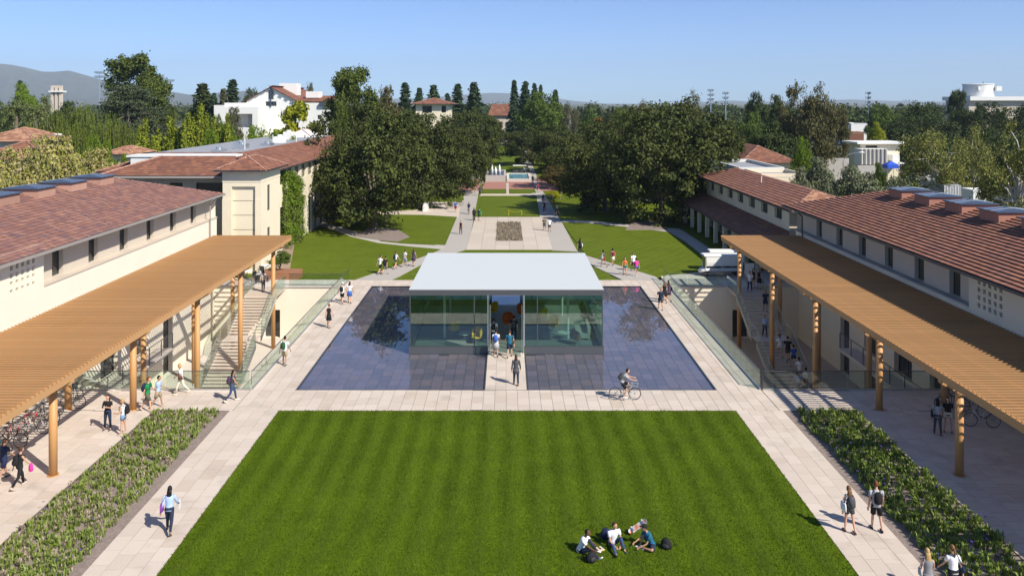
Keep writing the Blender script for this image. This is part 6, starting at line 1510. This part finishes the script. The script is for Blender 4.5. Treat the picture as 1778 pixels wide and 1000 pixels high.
P_(274,708,80,'dark haired person in light blue tee walking beside the green tee person',top=('tee','lblue'),bot=('shorts','khaki'),hair=('short','black'),sex='m',pose='carry',skin='m',shoes='beige')
P_(314,684,262,'blond person in white trousers and white top walking with a brown bag',top=('tee','white'),bot=('pants','cream'),hair=('bob','blond'),pose='walk',bag=[('purse','brown',-1)],shoes='cream')
P_(403,697,62,'person in grey top and blue jeans walking past the left court rail',top=('tank','dgrey'),bot=('pants','jean'),hair=('long','black'),skin='m',pose='walk',bag=[('backpack','dpurple')],shoes='cream')
P_(494,634,10,'person in white tee and khaki shorts walking with a green backpack',top=('tee','white'),bot=('shorts','khaki'),hair=('short','black'),sex='m',skin='m',h=1.76,pose='step',bag=[('backpack','dgreen')])
P_(571,569,12,'brown haired person in short black dress walking along the left pool walk',top=('dress','black'),hair=('bun','lbrown'),pose='step',h=1.68)
P_(594,527,5,'person with white cap and black backpack walking at the far left pool walk',top=('tank','white'),bot=('shorts','black'),hair=('short','brown'),sex='m',hat='white',pose='walk',bag=[('backpack','black')])
P_(607,526,2,'person in white top and blue skirt walking at the far left pool walk',top=('tee','white'),bot=('skirt','blue'),hair=('long','brown'),pose='step')
P_(457,507,4,'person in beige shirt and dark trousers standing at the top of the left staircase',top=('long','beige'),bot=('pants','dgrey'),hair=('short','black'),skin='m',pose='step',h=1.75)
P_(660,476,38,'person in white tee and black shorts, leftmost of the group on the diagonal path',top=('tee','white'),bot=('shorts','black'),hair=('short','brown'),sex='m',h=1.8,pose='walk')
P_(669,476.5,30,'person in black tee and grey shorts, second of the group on the diagonal path',top=('tee','black'),bot=('shorts','grey'),hair=('short','black'),sex='m',pose='walk2',bag=[('backpack','black')])
P_(687,467,35,'person in white tee with navy backpack, third of the group on the diagonal path',top=('tee','white'),bot=('shorts','dgrey'),hair=('tail','brown'),pose='walk',bag=[('backpack','navy')])
P_(703,463.5,40,'person in white tee and pale blue shorts, fourth of the diagonal path group',top=('tee','white'),bot=('shorts','lblue'),hair=('short','black'),sex='m',pose='walk2',bag=[('backpack','grey')])
P_(718,462.5,25,'long haired person in dark purple dress, last of the diagonal path group',top=('dress','dpurple'),hair=('long','brown'),pose='step')
P_(1007,442,8,'long haired person in black partly hidden behind the pavilion roof corner',top=('tee','black'),bot=('pants','djean'),hair=('vlong','black'),pose='step',bag=[('tote','white',1)])
P_(1048,464,-32,'dark haired person in grey top and red shorts walking with a white bag',top=('tank','dgrey'),bot=('shorts','red'),hair=('bob','black'),skin='m',pose='walk',bag=[('tote','white',-1)])
P_(1064,461,-10,'person in short cream dress walking with a red backpack',top=('dress','cream'),hair=('bob','black'),skin='m',pose='walk2',bag=[('backpack','dred')])
P_(1085,478.5,178,'person in orange top and teal shorts walking towards the camera',top=('tank','orange'),bot=('shorts','teal'),hair=('long','brown'),pose='step')
P_(1100,471,-15,'person in white tee and dark shorts walking behind the pink top person',top=('tee','white'),bot=('shorts','navy'),hair=('short','lbrown'),sex='m',h=1.8,pose='walk')
P_(1105,479.5,-8,'person in bright pink top and blue shorts walking on the right diagonal path',top=('tee','pink'),bot=('shorts','blue'),hair=('bob','black'),pose='walk2',shoes='white')
P_(1147,537,185,'person in dark tee and patterned shorts walking on the right pool walk',top=('tee','djean'),bot=('shorts','dgrey'),hair=('short','lbrown'),sex='m',pose='walk')
P_(1154,526,5,'light brown haired person in short black dress beside the right glass railing',top=('dress','black'),hair=('vlong','lbrown'),skin='t',pose='step')
P_(1161,523,0,'long brown haired person in dark dress with a blue bag by the right railing',top=('dress','dpurple'),hair=('vlong','brown'),skin='t',pose='walk',bag=[('tote','navy',1)])
P_(896,668,4,'dark haired person in dark grey coat and jeans walking on the pool bridge',top=('coat','dgrey'),bot=('pants','djean'),hair=('long','brown'),pose='step',shoes='brown')
P_(861,618,3,'person in white tee and grey skirt entering the pavilion with a blue backpack',top=('tee','white'),bot=('skirt','lgrey'),hair=('short','black'),skin='m',pose='walk',bag=[('backpack','blue')])
P_(885,620,2,'person in blue shirt and dark shorts entering the pavilion with a brown bag',top=('tee','tealblue'),bot=('shorts','navy'),hair=('short','brown'),sex='m',pose='walk2',bag=[('purse','brown',1)])
P_(857,597,0,'person in white shirt inside the pavilion doorway at left',top=('tee','white'),bot=('pants','black'),hair=('short','black'),sex='m',pose='walk',bag=[('backpack','black')])
P_(892,592,5,'person in dark clothes inside the pavilion doorway at right',top=('tee','black'),bot=('pants','djean'),hair=('short','black'),sex='m',pose='walk2',bag=[('backpack','dgrey')])
P_(1475,924,-4,'brown haired person in dark tank top and denim shorts walking on the right walk',top=('tank','dgrey'),bot=('shorts','dgrey'),hair=('vlong','lbrown'),pose='step',bag=[('backpack','dgrey'),('tote','white',-1)],shoes='brown')
P_(1522,920,6,'red haired person in grey tee and black shorts walking with a large backpack',top=('tee','lgrey'),bot=('shorts','black'),hair=('short','red'),sex='m',h=1.8,pose='step',bag=[('backpack','black')],shoes='black')
person(13.55,25.75,8,'blond person in grey dress walking at the lower right edge of the photo',top=('dress','grey'),hair=('vlong','blond'),pose='walk',bag=[('purse','lgrey',-1)],h=1.7)
person(14.45,25.9,-4,'auburn haired person in white tee at the lower right beside the dark plants',top=('tee','white'),bot=('shorts','black'),hair=('tail','lbrown'),pose='walk2',bag=[('purse','navy',1)],h=1.72)
P_(1628,776-22,20,'long black haired person in white top and patterned trousers under the right pergola',top=('tee','lgrey'),bot=('pants','dgrey'),hair=('vlong','black'),skin='m',pose='step',bag=[('tote','navy',-1)])
P_(1646,750,200,'long haired person in black top and pale shorts standing under the right pergola',top=('tee','black'),bot=('shorts','cream'),hair=('vlong','black'),pose='stand')
P_(6,833,20,'person in navy tee and shorts cut by the left edge of the photo',top=('tee','navy'),bot=('shorts','navy'),hair=('short','brown'),skin='m',sex='m',h=1.76,pose='walk')
P_(34,846,30,'person in black walking at lower left with a bright pink sweater',top=('tank','black'),bot=('pants','black'),hair=('bun','brown'),skin='t',pose='walk',bag=[('backpack','black'),('cloth','pink',1)],shoes='beige')
P_(800,407,175,'person in black top on the left mall walk beside the lawn edge',top=('tank','black'),bot=('pants','dgrey'),hair=('short','brown'),pose='step')
P_(823,383,0,'long haired person in black on the left mall walk',top=('coat','black'),bot=('pants','black'),hair=('vlong','black'),pose='step')
P_(832,384,5,'person in green tee with dark backpack on the left mall walk',top=('tee','green'),bot=('shorts','dgreen'),hair=('short','black'),sex='m',h=1.8,pose='step',bag=[('backpack','navy')])
P_(791,369,185,'person in blue tee and red shorts where the branch path meets the mall',top=('tee','blue'),bot=('shorts','red'),hair=('short','lbrown'),sex='m',pose='walk')
P_(833,340,5,'person in dark red on the left mall walk near the brick paving',top=('coat','dpurple'),bot=('pants','black'),hair=('short','black'),pose='step',h=1.78)
P_(825,335,180,'person in red top on the brick paving left of the fountain',top=('tee','red'),bot=('shorts','beige'),hair=('short','brown'),pose='step')
P_(838,329,0,'person in grey top beside the left corner of the flower bed',top=('tee','grey'),bot=('shorts','dred'),hair=('short','brown'),pose='walk')
P_(945,401,0,'person in olive top on the right mall walk',top=('tee','olive'),bot=('shorts','grey'),hair=('short','brown'),pose='step',sex='m')
P_(954,402,3,'person in white tee on the right mall walk',top=('tee','white'),bot=('shorts','dgrey'),hair=('short','brown'),skin='m',pose='walk',sex='m')
P_(943,356,0,'person in brown top in the tree shade on the right mall walk',top=('tee','brown'),bot=('pants','lgrey'),hair=('long','brown'),pose='step')
P_(945,369,175,'person in black in the tree shade on the right mall walk',top=('tee','black'),bot=('pants','brown'),hair=('short','black'),pose='step')
P_(957,354,5,'person in light blue top beside the yellow shrub',top=('tee','ljean'),bot=('shorts','navy'),hair=('short','brown'),pose='stand')
P_(968,374,-80,'person in pale blue tee in shade below the bronze tree',top=('tee','lblue'),bot=('shorts','black'),hair=('short','black'),pose='walk')
P_(925,319,0,'person in dark clothes by the right end of the fountain',top=('coat','black'),bot=('pants','dpurple'),hair=('short','black'),pose='step')
P_(934,334,0,'person in red top and blue shorts right of the flower bed',top=('tee','dred'),bot=('shorts','jean'),hair=('short','black'),pose='walk')
P_(914,300,0,'person in yellow top near the cart beyond the fountain',top=('tee','yellow'),bot=('shorts','white'),hair=('short','black'),pose='stand',h=1.8)
P_(910,303,10,'person in blue top near the cart beyond the fountain',top=('tee','ljean'),bot=('pants','black'),hair=('short','black'),pose='stand',h=1.8)
P_(530,361,0,'person in white standing by the arcade of the left cream wing',top=('long','white'),bot=('pants','white'),hair=('short','black'),pose='stand')
P_(542,360,20,'second person in white by the arcade of the left cream wing',top=('tee','white'),bot=('pants','lgrey'),hair=('short','black'),pose='stand')
# people on the right-hand staircase
def stair_z(y):
    if y > 67: return 0.0
    if y > 62.8: return -max(1, math.ceil((67-y)/.3))*4.5/28
    if y > 61.5: return -14*4.5/28
    return max(-4.5, -(14+max(1, math.ceil((61.5-y)/.3)))*4.5/28)
def on_stair(px, y, *a, **k): return person(X_(px, y), y, *a, z=stair_z(y), **k)
on_stair(1302,68.2,-160,'person in white shirt standing at the head of the right staircase',top=('tee','white'),bot=('pants','djean'),hair=('short','black'),skin='m',sex='m',pose='hold')
on_stair(1308,69.3,150,'person in dark top with long hair at the head of the right staircase, left one',top=('tank','black'),bot=('shorts','dgrey'),hair=('vlong','black'),pose='stand')
on_stair(1318,69.0,-140,'person in short black dress at the head of the right staircase, right one',top=('dress','black'),hair=('vlong','black'),pose='hold')
on_stair(1329,65.4,185,'person in dark vest and shorts descending the upper flight of the right staircase',top=('tee','djean'),bot=('shorts','navy'),hair=('short','black'),skin='m',sex='m',pose='step',bag=[('backpack','navy')])
on_stair(1328,62.6,180,'person in pale blue top descending near the middle of the right staircase',top=('tee','lblue'),bot=('pants','djean'),hair=('short','black'),skin='m',pose='step')
on_stair(1354,60.2,5,'person in white top and white shorts on the lower right staircase',top=('tee','white'),bot=('shorts','white'),hair=('tail','brown'),pose='walk')
on_stair(1368,59.8,5,'broad person in black tee and brown shorts on the lower right staircase',top=('tee','black'),bot=('shorts','brown'),hair=('short','black'),sex='m',h=1.82,pose='walk2')
on_stair(1378,59.2,0,'person in blue tee on the lower right staircase',top=('tee','blue'),bot=('shorts','navy'),hair=('short','black'),pose='walk')
on_stair(1388,58.0,2,'person in white tee with dark emblem at the foot of the right staircase',top=('tee','white'),bot=('shorts','black'),hair=('short','black'),skin='m',sex='m',h=1.8,pose='walk')
on_stair(1400,57.0,4,'person in white shirt behind the front rail at the foot of the right staircase',top=('tee','white'),bot=('shorts','black'),hair=('short','black'),pose='walk')
on_stair(1386,56.2,-4,'person in pale blue shirt and jeans lowest on the right staircase',top=('tee','lblue'),bot=('pants','jean'),hair=('short','brown'),pose='walk2')
# three people sitting on the lawn
SIT_A = dict(lean=22, pz=.115, nod=-18, legs=((140,8,40,4),(112,12,66,10)), arms=((44,4,66,-6),(50,2,70,-2)), toes=((.1,1,.12),(.25,.8,.6)))
SIT_B = dict(lean=10, pz=.115, legs=((134,10,38,2),(104,16,76,14)), arms=((28,6,48,-30),(28,6,50,-30)), toes=((0,1,.15),(.3,.7,.7)))
SIT_C = dict(lean=24, pz=.115, nod=-10, legs=((100,60,75,-60),(146,4,24,2)), arms=((30,6,64,-14),(38,0,66,-8)), toes=((1,.2,0),(.1,1,.1)))
x_, y_ = G(1008,957); person(x_, y_, 112,'person in white tee and dark jeans sitting on the lawn, leftmost of the three',top=('tee','white'),bot=('pants','djean'),hair=('short','black'),skin='d',joints=SIT_A,sex='m',shoes='white',z=.0)
x_, y_ = G(1064,945); person(x_, y_, 158,'person in white tee and blue jeans sitting on the lawn, middle of the three',top=('tee','white'),bot=('pants','jean'),hair=('short','brown'),skin='t',joints=SIT_B,sex='m',shoes='dgrey',head_turn=-25)
x_, y_ = G(1131,948); person(x_, y_, -108,'person in blue tee and black cap sitting on the lawn, rightmost of the three',top=('tee','tealblue'),bot=('shorts','djean'),hair=('short','black'),skin='m',joints=SIT_C,sex='m',shoes='lgrey',hat='black')
def pack_on_ground(px, py, label, rz, col, nm='backpack', lay=False):
    X, Y = G(px, py); t = thing(nm, label, 'backpack', (X, Y, 0), rz, local=True); g = MB()
    g.rings([(0,0,.0),(0,0,.05),(0,-.01,.18),(0,-.02,.30),(0,-.03,.36)], [((.17,0,0),(0,.11,0)),((.21,0,0),(0,.15,0)),((.20,0,0),(0,.15,0)),((.15,0,0),(0,.10,0)),((.06,0,0),(0,.04,0))], n=12); g.build('pack', cm(C_[col], .7), t, smooth=True, local=True)
    g = MB(); g.rings([(0,-.13,.04),(0,-.14,.14),(0,-.12,.21)], [((.13,0,0),(0,.05,0)),((.14,0,0),(0,.055,0)),((.08,0,0),(0,.03,0))], n=10); g.build('pocket', cm((.03,.03,.034), .6), t, smooth=True, local=True)
    for s_ in (-1,1): g = MB(); g.tube([(s_*.08,.1,.30),(s_*.16,.24,.22),(s_*.22,.3,.06),(s_*.3,.32,.03)], .016, 5); g.build('strap', cm((.02,.02,.022), .7), t, local=True)
    g = MB(); g.tube([(-.04,-.02,.35),(0,-.02,.42),(.04,-.02,.35)], .01, 5); g.build('handle', cm((.02,.02,.022), .7), t, local=True)
pack_on_ground(1026,974,'black backpack lying on the lawn in front of the leftmost sitter',.6,'black')
pack_on_ground(1157,951,'black backpack lying on the lawn right of the rightmost sitter',-.5,'black')
pack_on_ground(1052,934,'navy backpack standing on the lawn behind the middle sitter',2.6,'navy')
X, Y = G(1042,953); t = thing('notepad', 'yellow notepad lying on the lawn by the leftmost sitter', 'notepad', (X,Y,.01), .5, local=True); g = MB(); g.box(-.11,.11,-.15,.15,0,.012); g.build('cover', cm(C_['yellow']), t, local=True); g = MB(); g.box(-.105,.105,-.14,.12,.0125,.02); g.build('pages', cm(C_['cream']), t, local=True)
# skateboard propped behind the right sitter
X, Y = G(1108,930); t = thing('skateboard', 'skateboard with bright graphics propped up behind the right sitter', 'skateboard', (X,Y,.36), 0, local=True)
t.rotation_euler = (R(52), R(-38), R(-10))
g = MB(); st_ = [(-.41,.03,.05),(-.37,.085,.03),(-.28,.10,.0),(.28,.10,.0),(.37,.085,.03),(.41,.03,.05)]
vs = []; 
for q, w_, zz in st_: vs += [(q,-w_,zz),(q,w_,zz),(q,w_,zz+.012),(q,-w_,zz+.012)]
fs = [(0,1,2,3),(23,22,21,20)]
for i in range(5): 
    for j in range(4): fs.append((i*4+j, i*4+(j+1)%4, (i+1)*4+(j+1)%4, (i+1)*4+j))
M['board'] = mat('board_graphics', (.6,.6,.62), .5, ramp=None, noise=(9,.2), blotch=((.7,.25,.12), 7, .52, .6))
g.add(vs, fs); g.build('deck', M['board'], t, local=True)
for q in (-.24,.24):
    g = MB(); g.box(q-.03,q+.03,-.07,.07,.02,.05); tr = g.build('truck', M['steel'], t, local=True)
    for s_ in (-1,1): g = MB(); g.tube([(q,s_*.075,.06),(q,s_*.11,.06)], .027, 10); g.build('wheel', cm(C_['cream'],.5), t, local=True)
for o2 in t.children: o2.location.z = 0
# ------------------------------------------------------------------ bicycles
BIKE = {}
def bicycle(x, y, rz, label, m, group=None, lean=0, key='std', basket=False, z=0, curved=False):
    t = thing('bicycle', label, 'bicycle', (x, y, z), rz, group, local=True); t.rotation_euler = (0, R(lean), rz)
    def part(n, fn, mm, par=t):
        kk = (n, key, curved) if n in ('wheel','spokes') else (n, curved)
        if kk not in BIKE: g = MB(); fn(g); o = g.build(n.split('|')[0], mm, None, smooth=True, local=True); BIKE[kk] = o.data; o.parent = par
        else: o = bpy.data.objects.new(n.split('|')[0], BIKE[kk]); COL.objects.link(o); o.parent = par
        if mm is not o.data.materials[0]: o.material_slots[0].link = 'OBJECT'; o.material_slots[0].material = mm
        return o
    for yy in (-.53, .53):
        wl = part('wheel|%s' % yy, lambda g: g.torus((0,yy,.34), .325, .019, 'x', 28, 6), M['black'])
        part('rim|%s' % yy, lambda g: g.torus((0,yy,.34), .302, .010, 'x', 28, 4), M['steel'], wl)
        def sp(g):
            for q in range(18): a = q*math.pi/9; g.tube([(.02 if q%2 else -.02,yy+.02*math.cos(a),.34+.02*math.sin(a)),(0,yy+.30*math.cos(a),.34+.30*math.sin(a))], .0022, 3)
            g.tube([(-.05,yy,.34),(.05,yy,.34)], .02, 6)
        part('spokes|%s' % yy, sp, M['steel'], wl)
    def fr(g):
        st, hd, bb, ra, fa = (0,-.12,.78),(0,.36,.82),(0,-.03,.29),(0,-.53,.34),(0,.53,.34)
        if curved: g.tube([st,(0,-.08,.62),(0,.15,.55),hd], .019, 7)
        else: g.tube([(0,-.13,.74),(0,.36,.80)], .016, 7)
        g.tube([(0,-.15,.84),bb], .016, 7); g.tube([(0,.38,.72),bb], .019, 7); g.tube([(0,.34,.90),(0,.40,.66)], .02, 7)
        for s_ in (-1,1): g.tube([(0,-.14,.74),(s_*.05,-.53,.34)], .009, 5); g.tube([bb,(s_*.05,-.53,.34)], .009, 5); g.tube([(s_*.035,.41,.66),(s_*.05,.45,.55),(s_*.05,.53,.34)], .011, 5)
    part('frame', fr, m)
    part('handlebar', lambda g: (g.tube([(0,.35,.88),(0,.38,.98)], .014, 6), g.tube([(-.27,.28,.98),(-.2,.37,1.0),(0,.39,.99),(.2,.37,1.0),(.27,.28,.98)], .013, 6)), M['steel'])
    part('saddle', lambda g: (g.rings([(0,-.30,.92),(0,-.24,.935),(0,-.12,.925),(0,.0,.92)], [((.05,0,0),(0,0,.02)),((.075,0,0),(0,0,.03)),((.035,0,0),(0,0,.022)),((.018,0,0),(0,0,.014))], n=9), g.tube([(0,-.17,.92),(0,-.15,.80)], .012, 6)), M['black'])
    part('crankset', lambda g: (g.torus((.03,-.03,.29), .085, .010, 'x', 18, 4), g.tube([(.05,-.03,.29),(.05,.10,.20)], .009, 5), g.tube([(-.05,-.03,.29),(-.05,-.16,.38)], .009, 5), g.box(.05,.14,.06,.14,.185,.205), g.box(-.14,-.05,-.20,-.12,.375,.395)), M['steel'])
    if basket:
        g = MB(); g.box(-.15,.15,.44,.68,.72,.735)
        for k in range(7): a = -.15+.3*k/6; g.tube([(a,.44,.72),(a*1.15,.42,.95)], .004, 3); g.tube([(a,.68,.72),(a*1.15,.71,.95)], .004, 3)
        g.tube([(-.175,.42,.95),(.175,.42,.95),(.175,.71,.95),(-.175,.71,.95),(-.175,.42,.95)], .008, 4); g.build('basket', M['steel'], t, local=True)
    return t
rows = [(-23.6,43.4,'blk_paint','black bicycle farthest along the left rack beside the back column'),(-23.2,42.0,'blk_paint','black bicycle second from the far end of the left rack'),(-23.5,40.9,'dark_metal','dark grey bicycle in the middle of the left rack'),
        (-23.4,40.1,'blk_paint','black road bicycle behind the red bicycles'),(-23.4,39.4,'red','red bicycle, farther of the two red ones at left'),(-23.2,38.7,'bike_w','pale bicycle between the two red ones at left'),(-23.3,37.9,'red','red bicycle, nearer of the two red ones at left'),(-23.4,37.2,'blk_paint','black bicycle next to the teal one at left'),(-23.3,36.3,'teal','teal bicycle at the near end of the left rack'),(-23.4,35.4,'blk_paint','black bicycle nearest the left edge of the photo')]
for k, (x, y, m, lb) in enumerate(rows): bicycle(x+.3*(k%2), y, R(-90+(k%3-1)*12), lb, M[m], 'bicycles parked in the left rack', lean=(-1)**k*7)
# rack hoops
for k in range(6):
    t = thing('bike_rack', 'steel hoop of the left bicycle rack, %s' % ['nearest','second nearest','third nearest','third from the far end','second from the far end','at the far end'][k], 'bike rack', (-23.9,35.8+k*1.5,0), 0, 'hoops of the left bicycle rack', local=True)
    g = MB(); g.tube([(0,-.3,0),(0,-.3,.7),(0,-.2,.82),(0,.2,.82),(0,.3,.7),(0,.3,0)], .025, 6); g.build('hoop', M['steel'], t, local=True)
for x, y, m, lb, rz in ((23.2,42.4,'blk_paint','dark bicycle farthest back under the right pergola',80),(22.6,41.7,'dark_metal','dark grey bicycle with fenders under the right pergola',78),(22.9,39.6,'bike_w','white step through bicycle in front under the right pergola',82),(24.2,40.6,'blk_paint','black bicycle behind the white step through one',75),(24.4,42.6,'blk_paint','black bicycle cut by the right edge under the pergola',70)):
    bicycle(x+.6, y, R(rz), lb, M[m], 'bicycles under the right pergola', lean=5, curved=(m == 'bike_w'))
for k,(px,py) in enumerate(((528,389),(538,389),(548,388),(560,388),(570,386),(582,381))):
    X, Y = G(px,py); bicycle(X, Y, R(20+k*9), 'bicycle parked by the hedge at far left, %s' % ['leftmost','second from left','third from left','third from right','second from right','rightmost'][k], M['blk_paint' if k % 2 else 'teal'], 'bicycles parked by the hedge', lean=4)
for k,(px,py) in enumerate(((783,362),(789,360),(795,357))):
    X, Y = G(px,py); bicycle(X, Y, R(70+k*9), 'bicycle parked under the oaks by the left mall walk, %s' % ['left one','middle one','right one'][k], M['bike_w' if k == 1 else 'blk_paint'], 'bicycles under the oaks by the mall', lean=4)
# rider on the front walk
X, Y = G(1085,694); RZ = R(-90)
bicycle(X, Y, RZ, 'beige bicycle ridden by the cyclist in front of the pool', cm((.45,.40,.30),.4,'paint'), basket=True)
RIDE = dict(lean=28, pz=.97, py=-.17, legs=((74,6,4,3),(38,6,-22,3)), arms=((58,6,78,-2),(58,6,78,-2)), toes=((0,1,0),(0,1,-.1)))
person(X, Y, 90,'cyclist in grey top and dark shorts riding a bicycle in front of the pool',top=('tee','lgrey'),bot=('shorts','black'),hair=('short','black'),joints=RIDE,sex='m',bag=[('backpack','dgrey')],shoes='white',name='cyclist')
X, Y = G(814,372); bicycle(X, Y, R(5), 'bicycle ridden up the left mall walk', M['blk_paint'])
person(X, Y, -5,'cyclist in dark top and white shorts riding up the left mall walk',top=('tee','djean'),bot=('shorts','white'),hair=('short','brown'),joints=RIDE,sex='m',name='cyclist',bag=[('backpack','navy')])
finish_people()
# ------------------------------------------------------------------ golf cart, wrapped cart and small things
def cart(label, x, y, rz, ln=3.6, wrap=True, mm='white', name='golf_cart'):
    t = thing(name, label, 'cart', (x, y, 0), rz, None, local=True); h = ln/2
    g = MB(); g.rings([(0,-h,.55),(0,-h+.1,.55),(0,h-.7,.55),(0,h-.25,.5),(0,h,.42)], [((.55,0,0),(0,0,.2)),((.62,0,0),(0,0,.27)),((.62,0,0),(0,0,.27)),((.58,0,0),(0,0,.22)),((.4,0,0),(0,0,.12))], n=10); g.build('body', M[mm], t, smooth=True, local=True)
    g = MB(); zt = 1.86; vs = [(-.66,-h-.05,zt),(.66,-h-.05,zt),(.66,h-.3,zt),(-.66,h-.3,zt),(-.58,-h,zt+.1),(.58,-h,zt+.1),(.58,h-.38,zt+.1),(-.58,h-.38,zt+.1)]
    g.add(vs, [(3,2,1,0),(0,1,5,4),(1,2,6,5),(2,3,7,6),(3,0,4,7),(4,5,6,7)]); g.build('roof', M['white'], t, local=True)
    for a in (-.58,.58):
        for b in (-h+.08, 0, h-.5): g = MB(); g.tube([(a,b,.6),(a,b,zt)], .03, 6); g.build('roof_post', M['white'] if wrap else M['dark_metal'], t, local=True)
    for b in np.arange(-h+.3, h-.8, .9): g = MB(); g.box(-.5,.5,b,b+.4,.78,.9); g.box(-.5,.5,b-.06,b+.02,.9,1.3); g.build('seat', M['dark_metal'], t, local=True)
    if wrap:
        for a in (-.61,.61): g = MB(); g.add([(a,-h+.05,.95),(a,h-.55,.95),(a,h-.55,zt-.02),(a,-h+.05,zt-.02),(a*1.06,-h+.05,1.3),(a*1.06,h-.55,1.25)],[(0,1,5,4),(4,5,2,3)]); g.build('side_curtain', M['white'] if a < 0 else M['concrete_lt'], t, local=True)
    g = MB(); g.add([(-.5,h-.52,.75),(.5,h-.52,.75),(.5,h-.40,1.75),(-.5,h-.40,1.75)],[(0,1,2,3)]); g.build('windscreen', M['pane'], t, local=True)
    for a in (-.55,.55):
        for b in (-h+.55, h-.55): g = MB(); g.tube([(a-.09,b,.25),(a+.09,b,.25)], .25, 12); g.build('wheel', M['black'], t, local=True)
    return t
cart('long white utility cart with pale roof parked beyond the right court', 19.9, 74.6, R(92), 4.0)
cart('second white cart parked behind the long one beyond the right court', 20.6, 76.6, R(88), 3.2)
t = thing('sign_panel', 'white panel sign standing at the head of the right staircase', 'sign', (21.7,71.5,0), local=True); g = MB(); g.box(-.42,.42,-.03,.03,.7,1.7); g.build('panel', M['white'], t, local=True); g = MB(); g.cyl(-.38,0,0,.7,.02,6); g.cyl(.38,0,0,.7,.02,6); g.build('leg', M['steel'], t, local=True)
X, Y = G(901,302); cart('small brown cart with tan canopy parked at the fountain edge', X, Y, R(90), 3.4, wrap=False, mm='dark_metal')
for k,(px,py) in enumerate(((842,262),(850,260),(846,258))):
    car('white car parked at the end of the left mall walk, %s' % ['nearest one','right one','farthest one'][k], *G(px,py), R(70), M['white'], 'white cars at the end of the mall')
# picnic tables at the head of the left stairs
def cafe_table(x, y, label):
    t = thing('cafe_table', label, 'table', (x,y,0), 0, 'cafe tables behind the left staircase', local=True)
    g = MB(); g.cyl(0,0,.70,.74,.45,16); g.build('table_top', M['white'], t, local=True); g = MB(); g.cyl(0,0,0,.70,.035,8); g.cyl(0,0,0,.03,.25,12); g.build('leg', M['dark_metal'], t, local=True)
    for k in range(3):
        a = k*2.09+.4; c = thing('metal_chair', 'metal chair %s %s' % (['on the left of','on the right of','on the camera side of'][k], label), 'chair', (x+.75*math.cos(a), y+.75*math.sin(a), 0), a+math.pi/2, 'metal chairs around the cafe tables', local=True)
        g = MB(); g.box(-.22,.22,-.22,.22,.43,.46); g.build('seat', M['dark_metal'], c, local=True); g = MB(); g.box(-.22,.22,-.24,-.21,.5,.88); g.build('backrest', M['dark_metal'], c, local=True)
        for sx in (-.2,.2):
            for sy in (-.2,.2): g = MB(); g.cyl(sx,sy,0,.43,.014,5); g.build('leg', M['dark_metal'], c, local=True)
cafe_table(-21.9,71.6,'white cafe table nearest the stair head'); cafe_table(-23.6,73.0,'white cafe table farther back at left'); cafe_table(-22.6,75.4,'white cafe table closest to the tower')
# lawn edge barrier and wall light
t = thing('yellow_barrier', 'thin yellow chain barrier at the near edge of the mall lawn', 'barrier', (.3,113.4,0)); g = MB(); g.cyl(.35,113.4,0,.9,.025,6); g.cyl(2.2,113.8,0,.7,.025,6); g.build('post', cm((.7,.55,.03),.5,'paint'), t); g = MB(); g.tube([(.35,113.4,.85),(1.3,113.6,.5),(2.2,113.8,.65)], .012, 5); g.build('chain', cm((.7,.55,.03),.5,'paint'), t)
# ------------------------------------------------------------------ haze
hm = bpy.data.materials.new('haze'); hm.use_nodes = True; N = hm.node_tree.nodes; L = hm.node_tree.links
N.remove(N['Principled BSDF']); pvn = N.new('ShaderNodeVolumePrincipled'); pvn.inputs['Density'].default_value = HAZE
pvn.inputs['Color'].default_value = (.72,.86,1,1); pvn.inputs['Anisotropy'].default_value = 0.0
L.new(pvn.outputs[0], N['Material Output'].inputs['Volume'])
g = MB(); g.box(-13000, 13000, -300, 14500, -8, 760); hz = g.build('haze', hm); hz['kind'] = 'stuff'; hz['label'] = 'thin blue haze over the whole valley'; hz['category'] = 'haze'
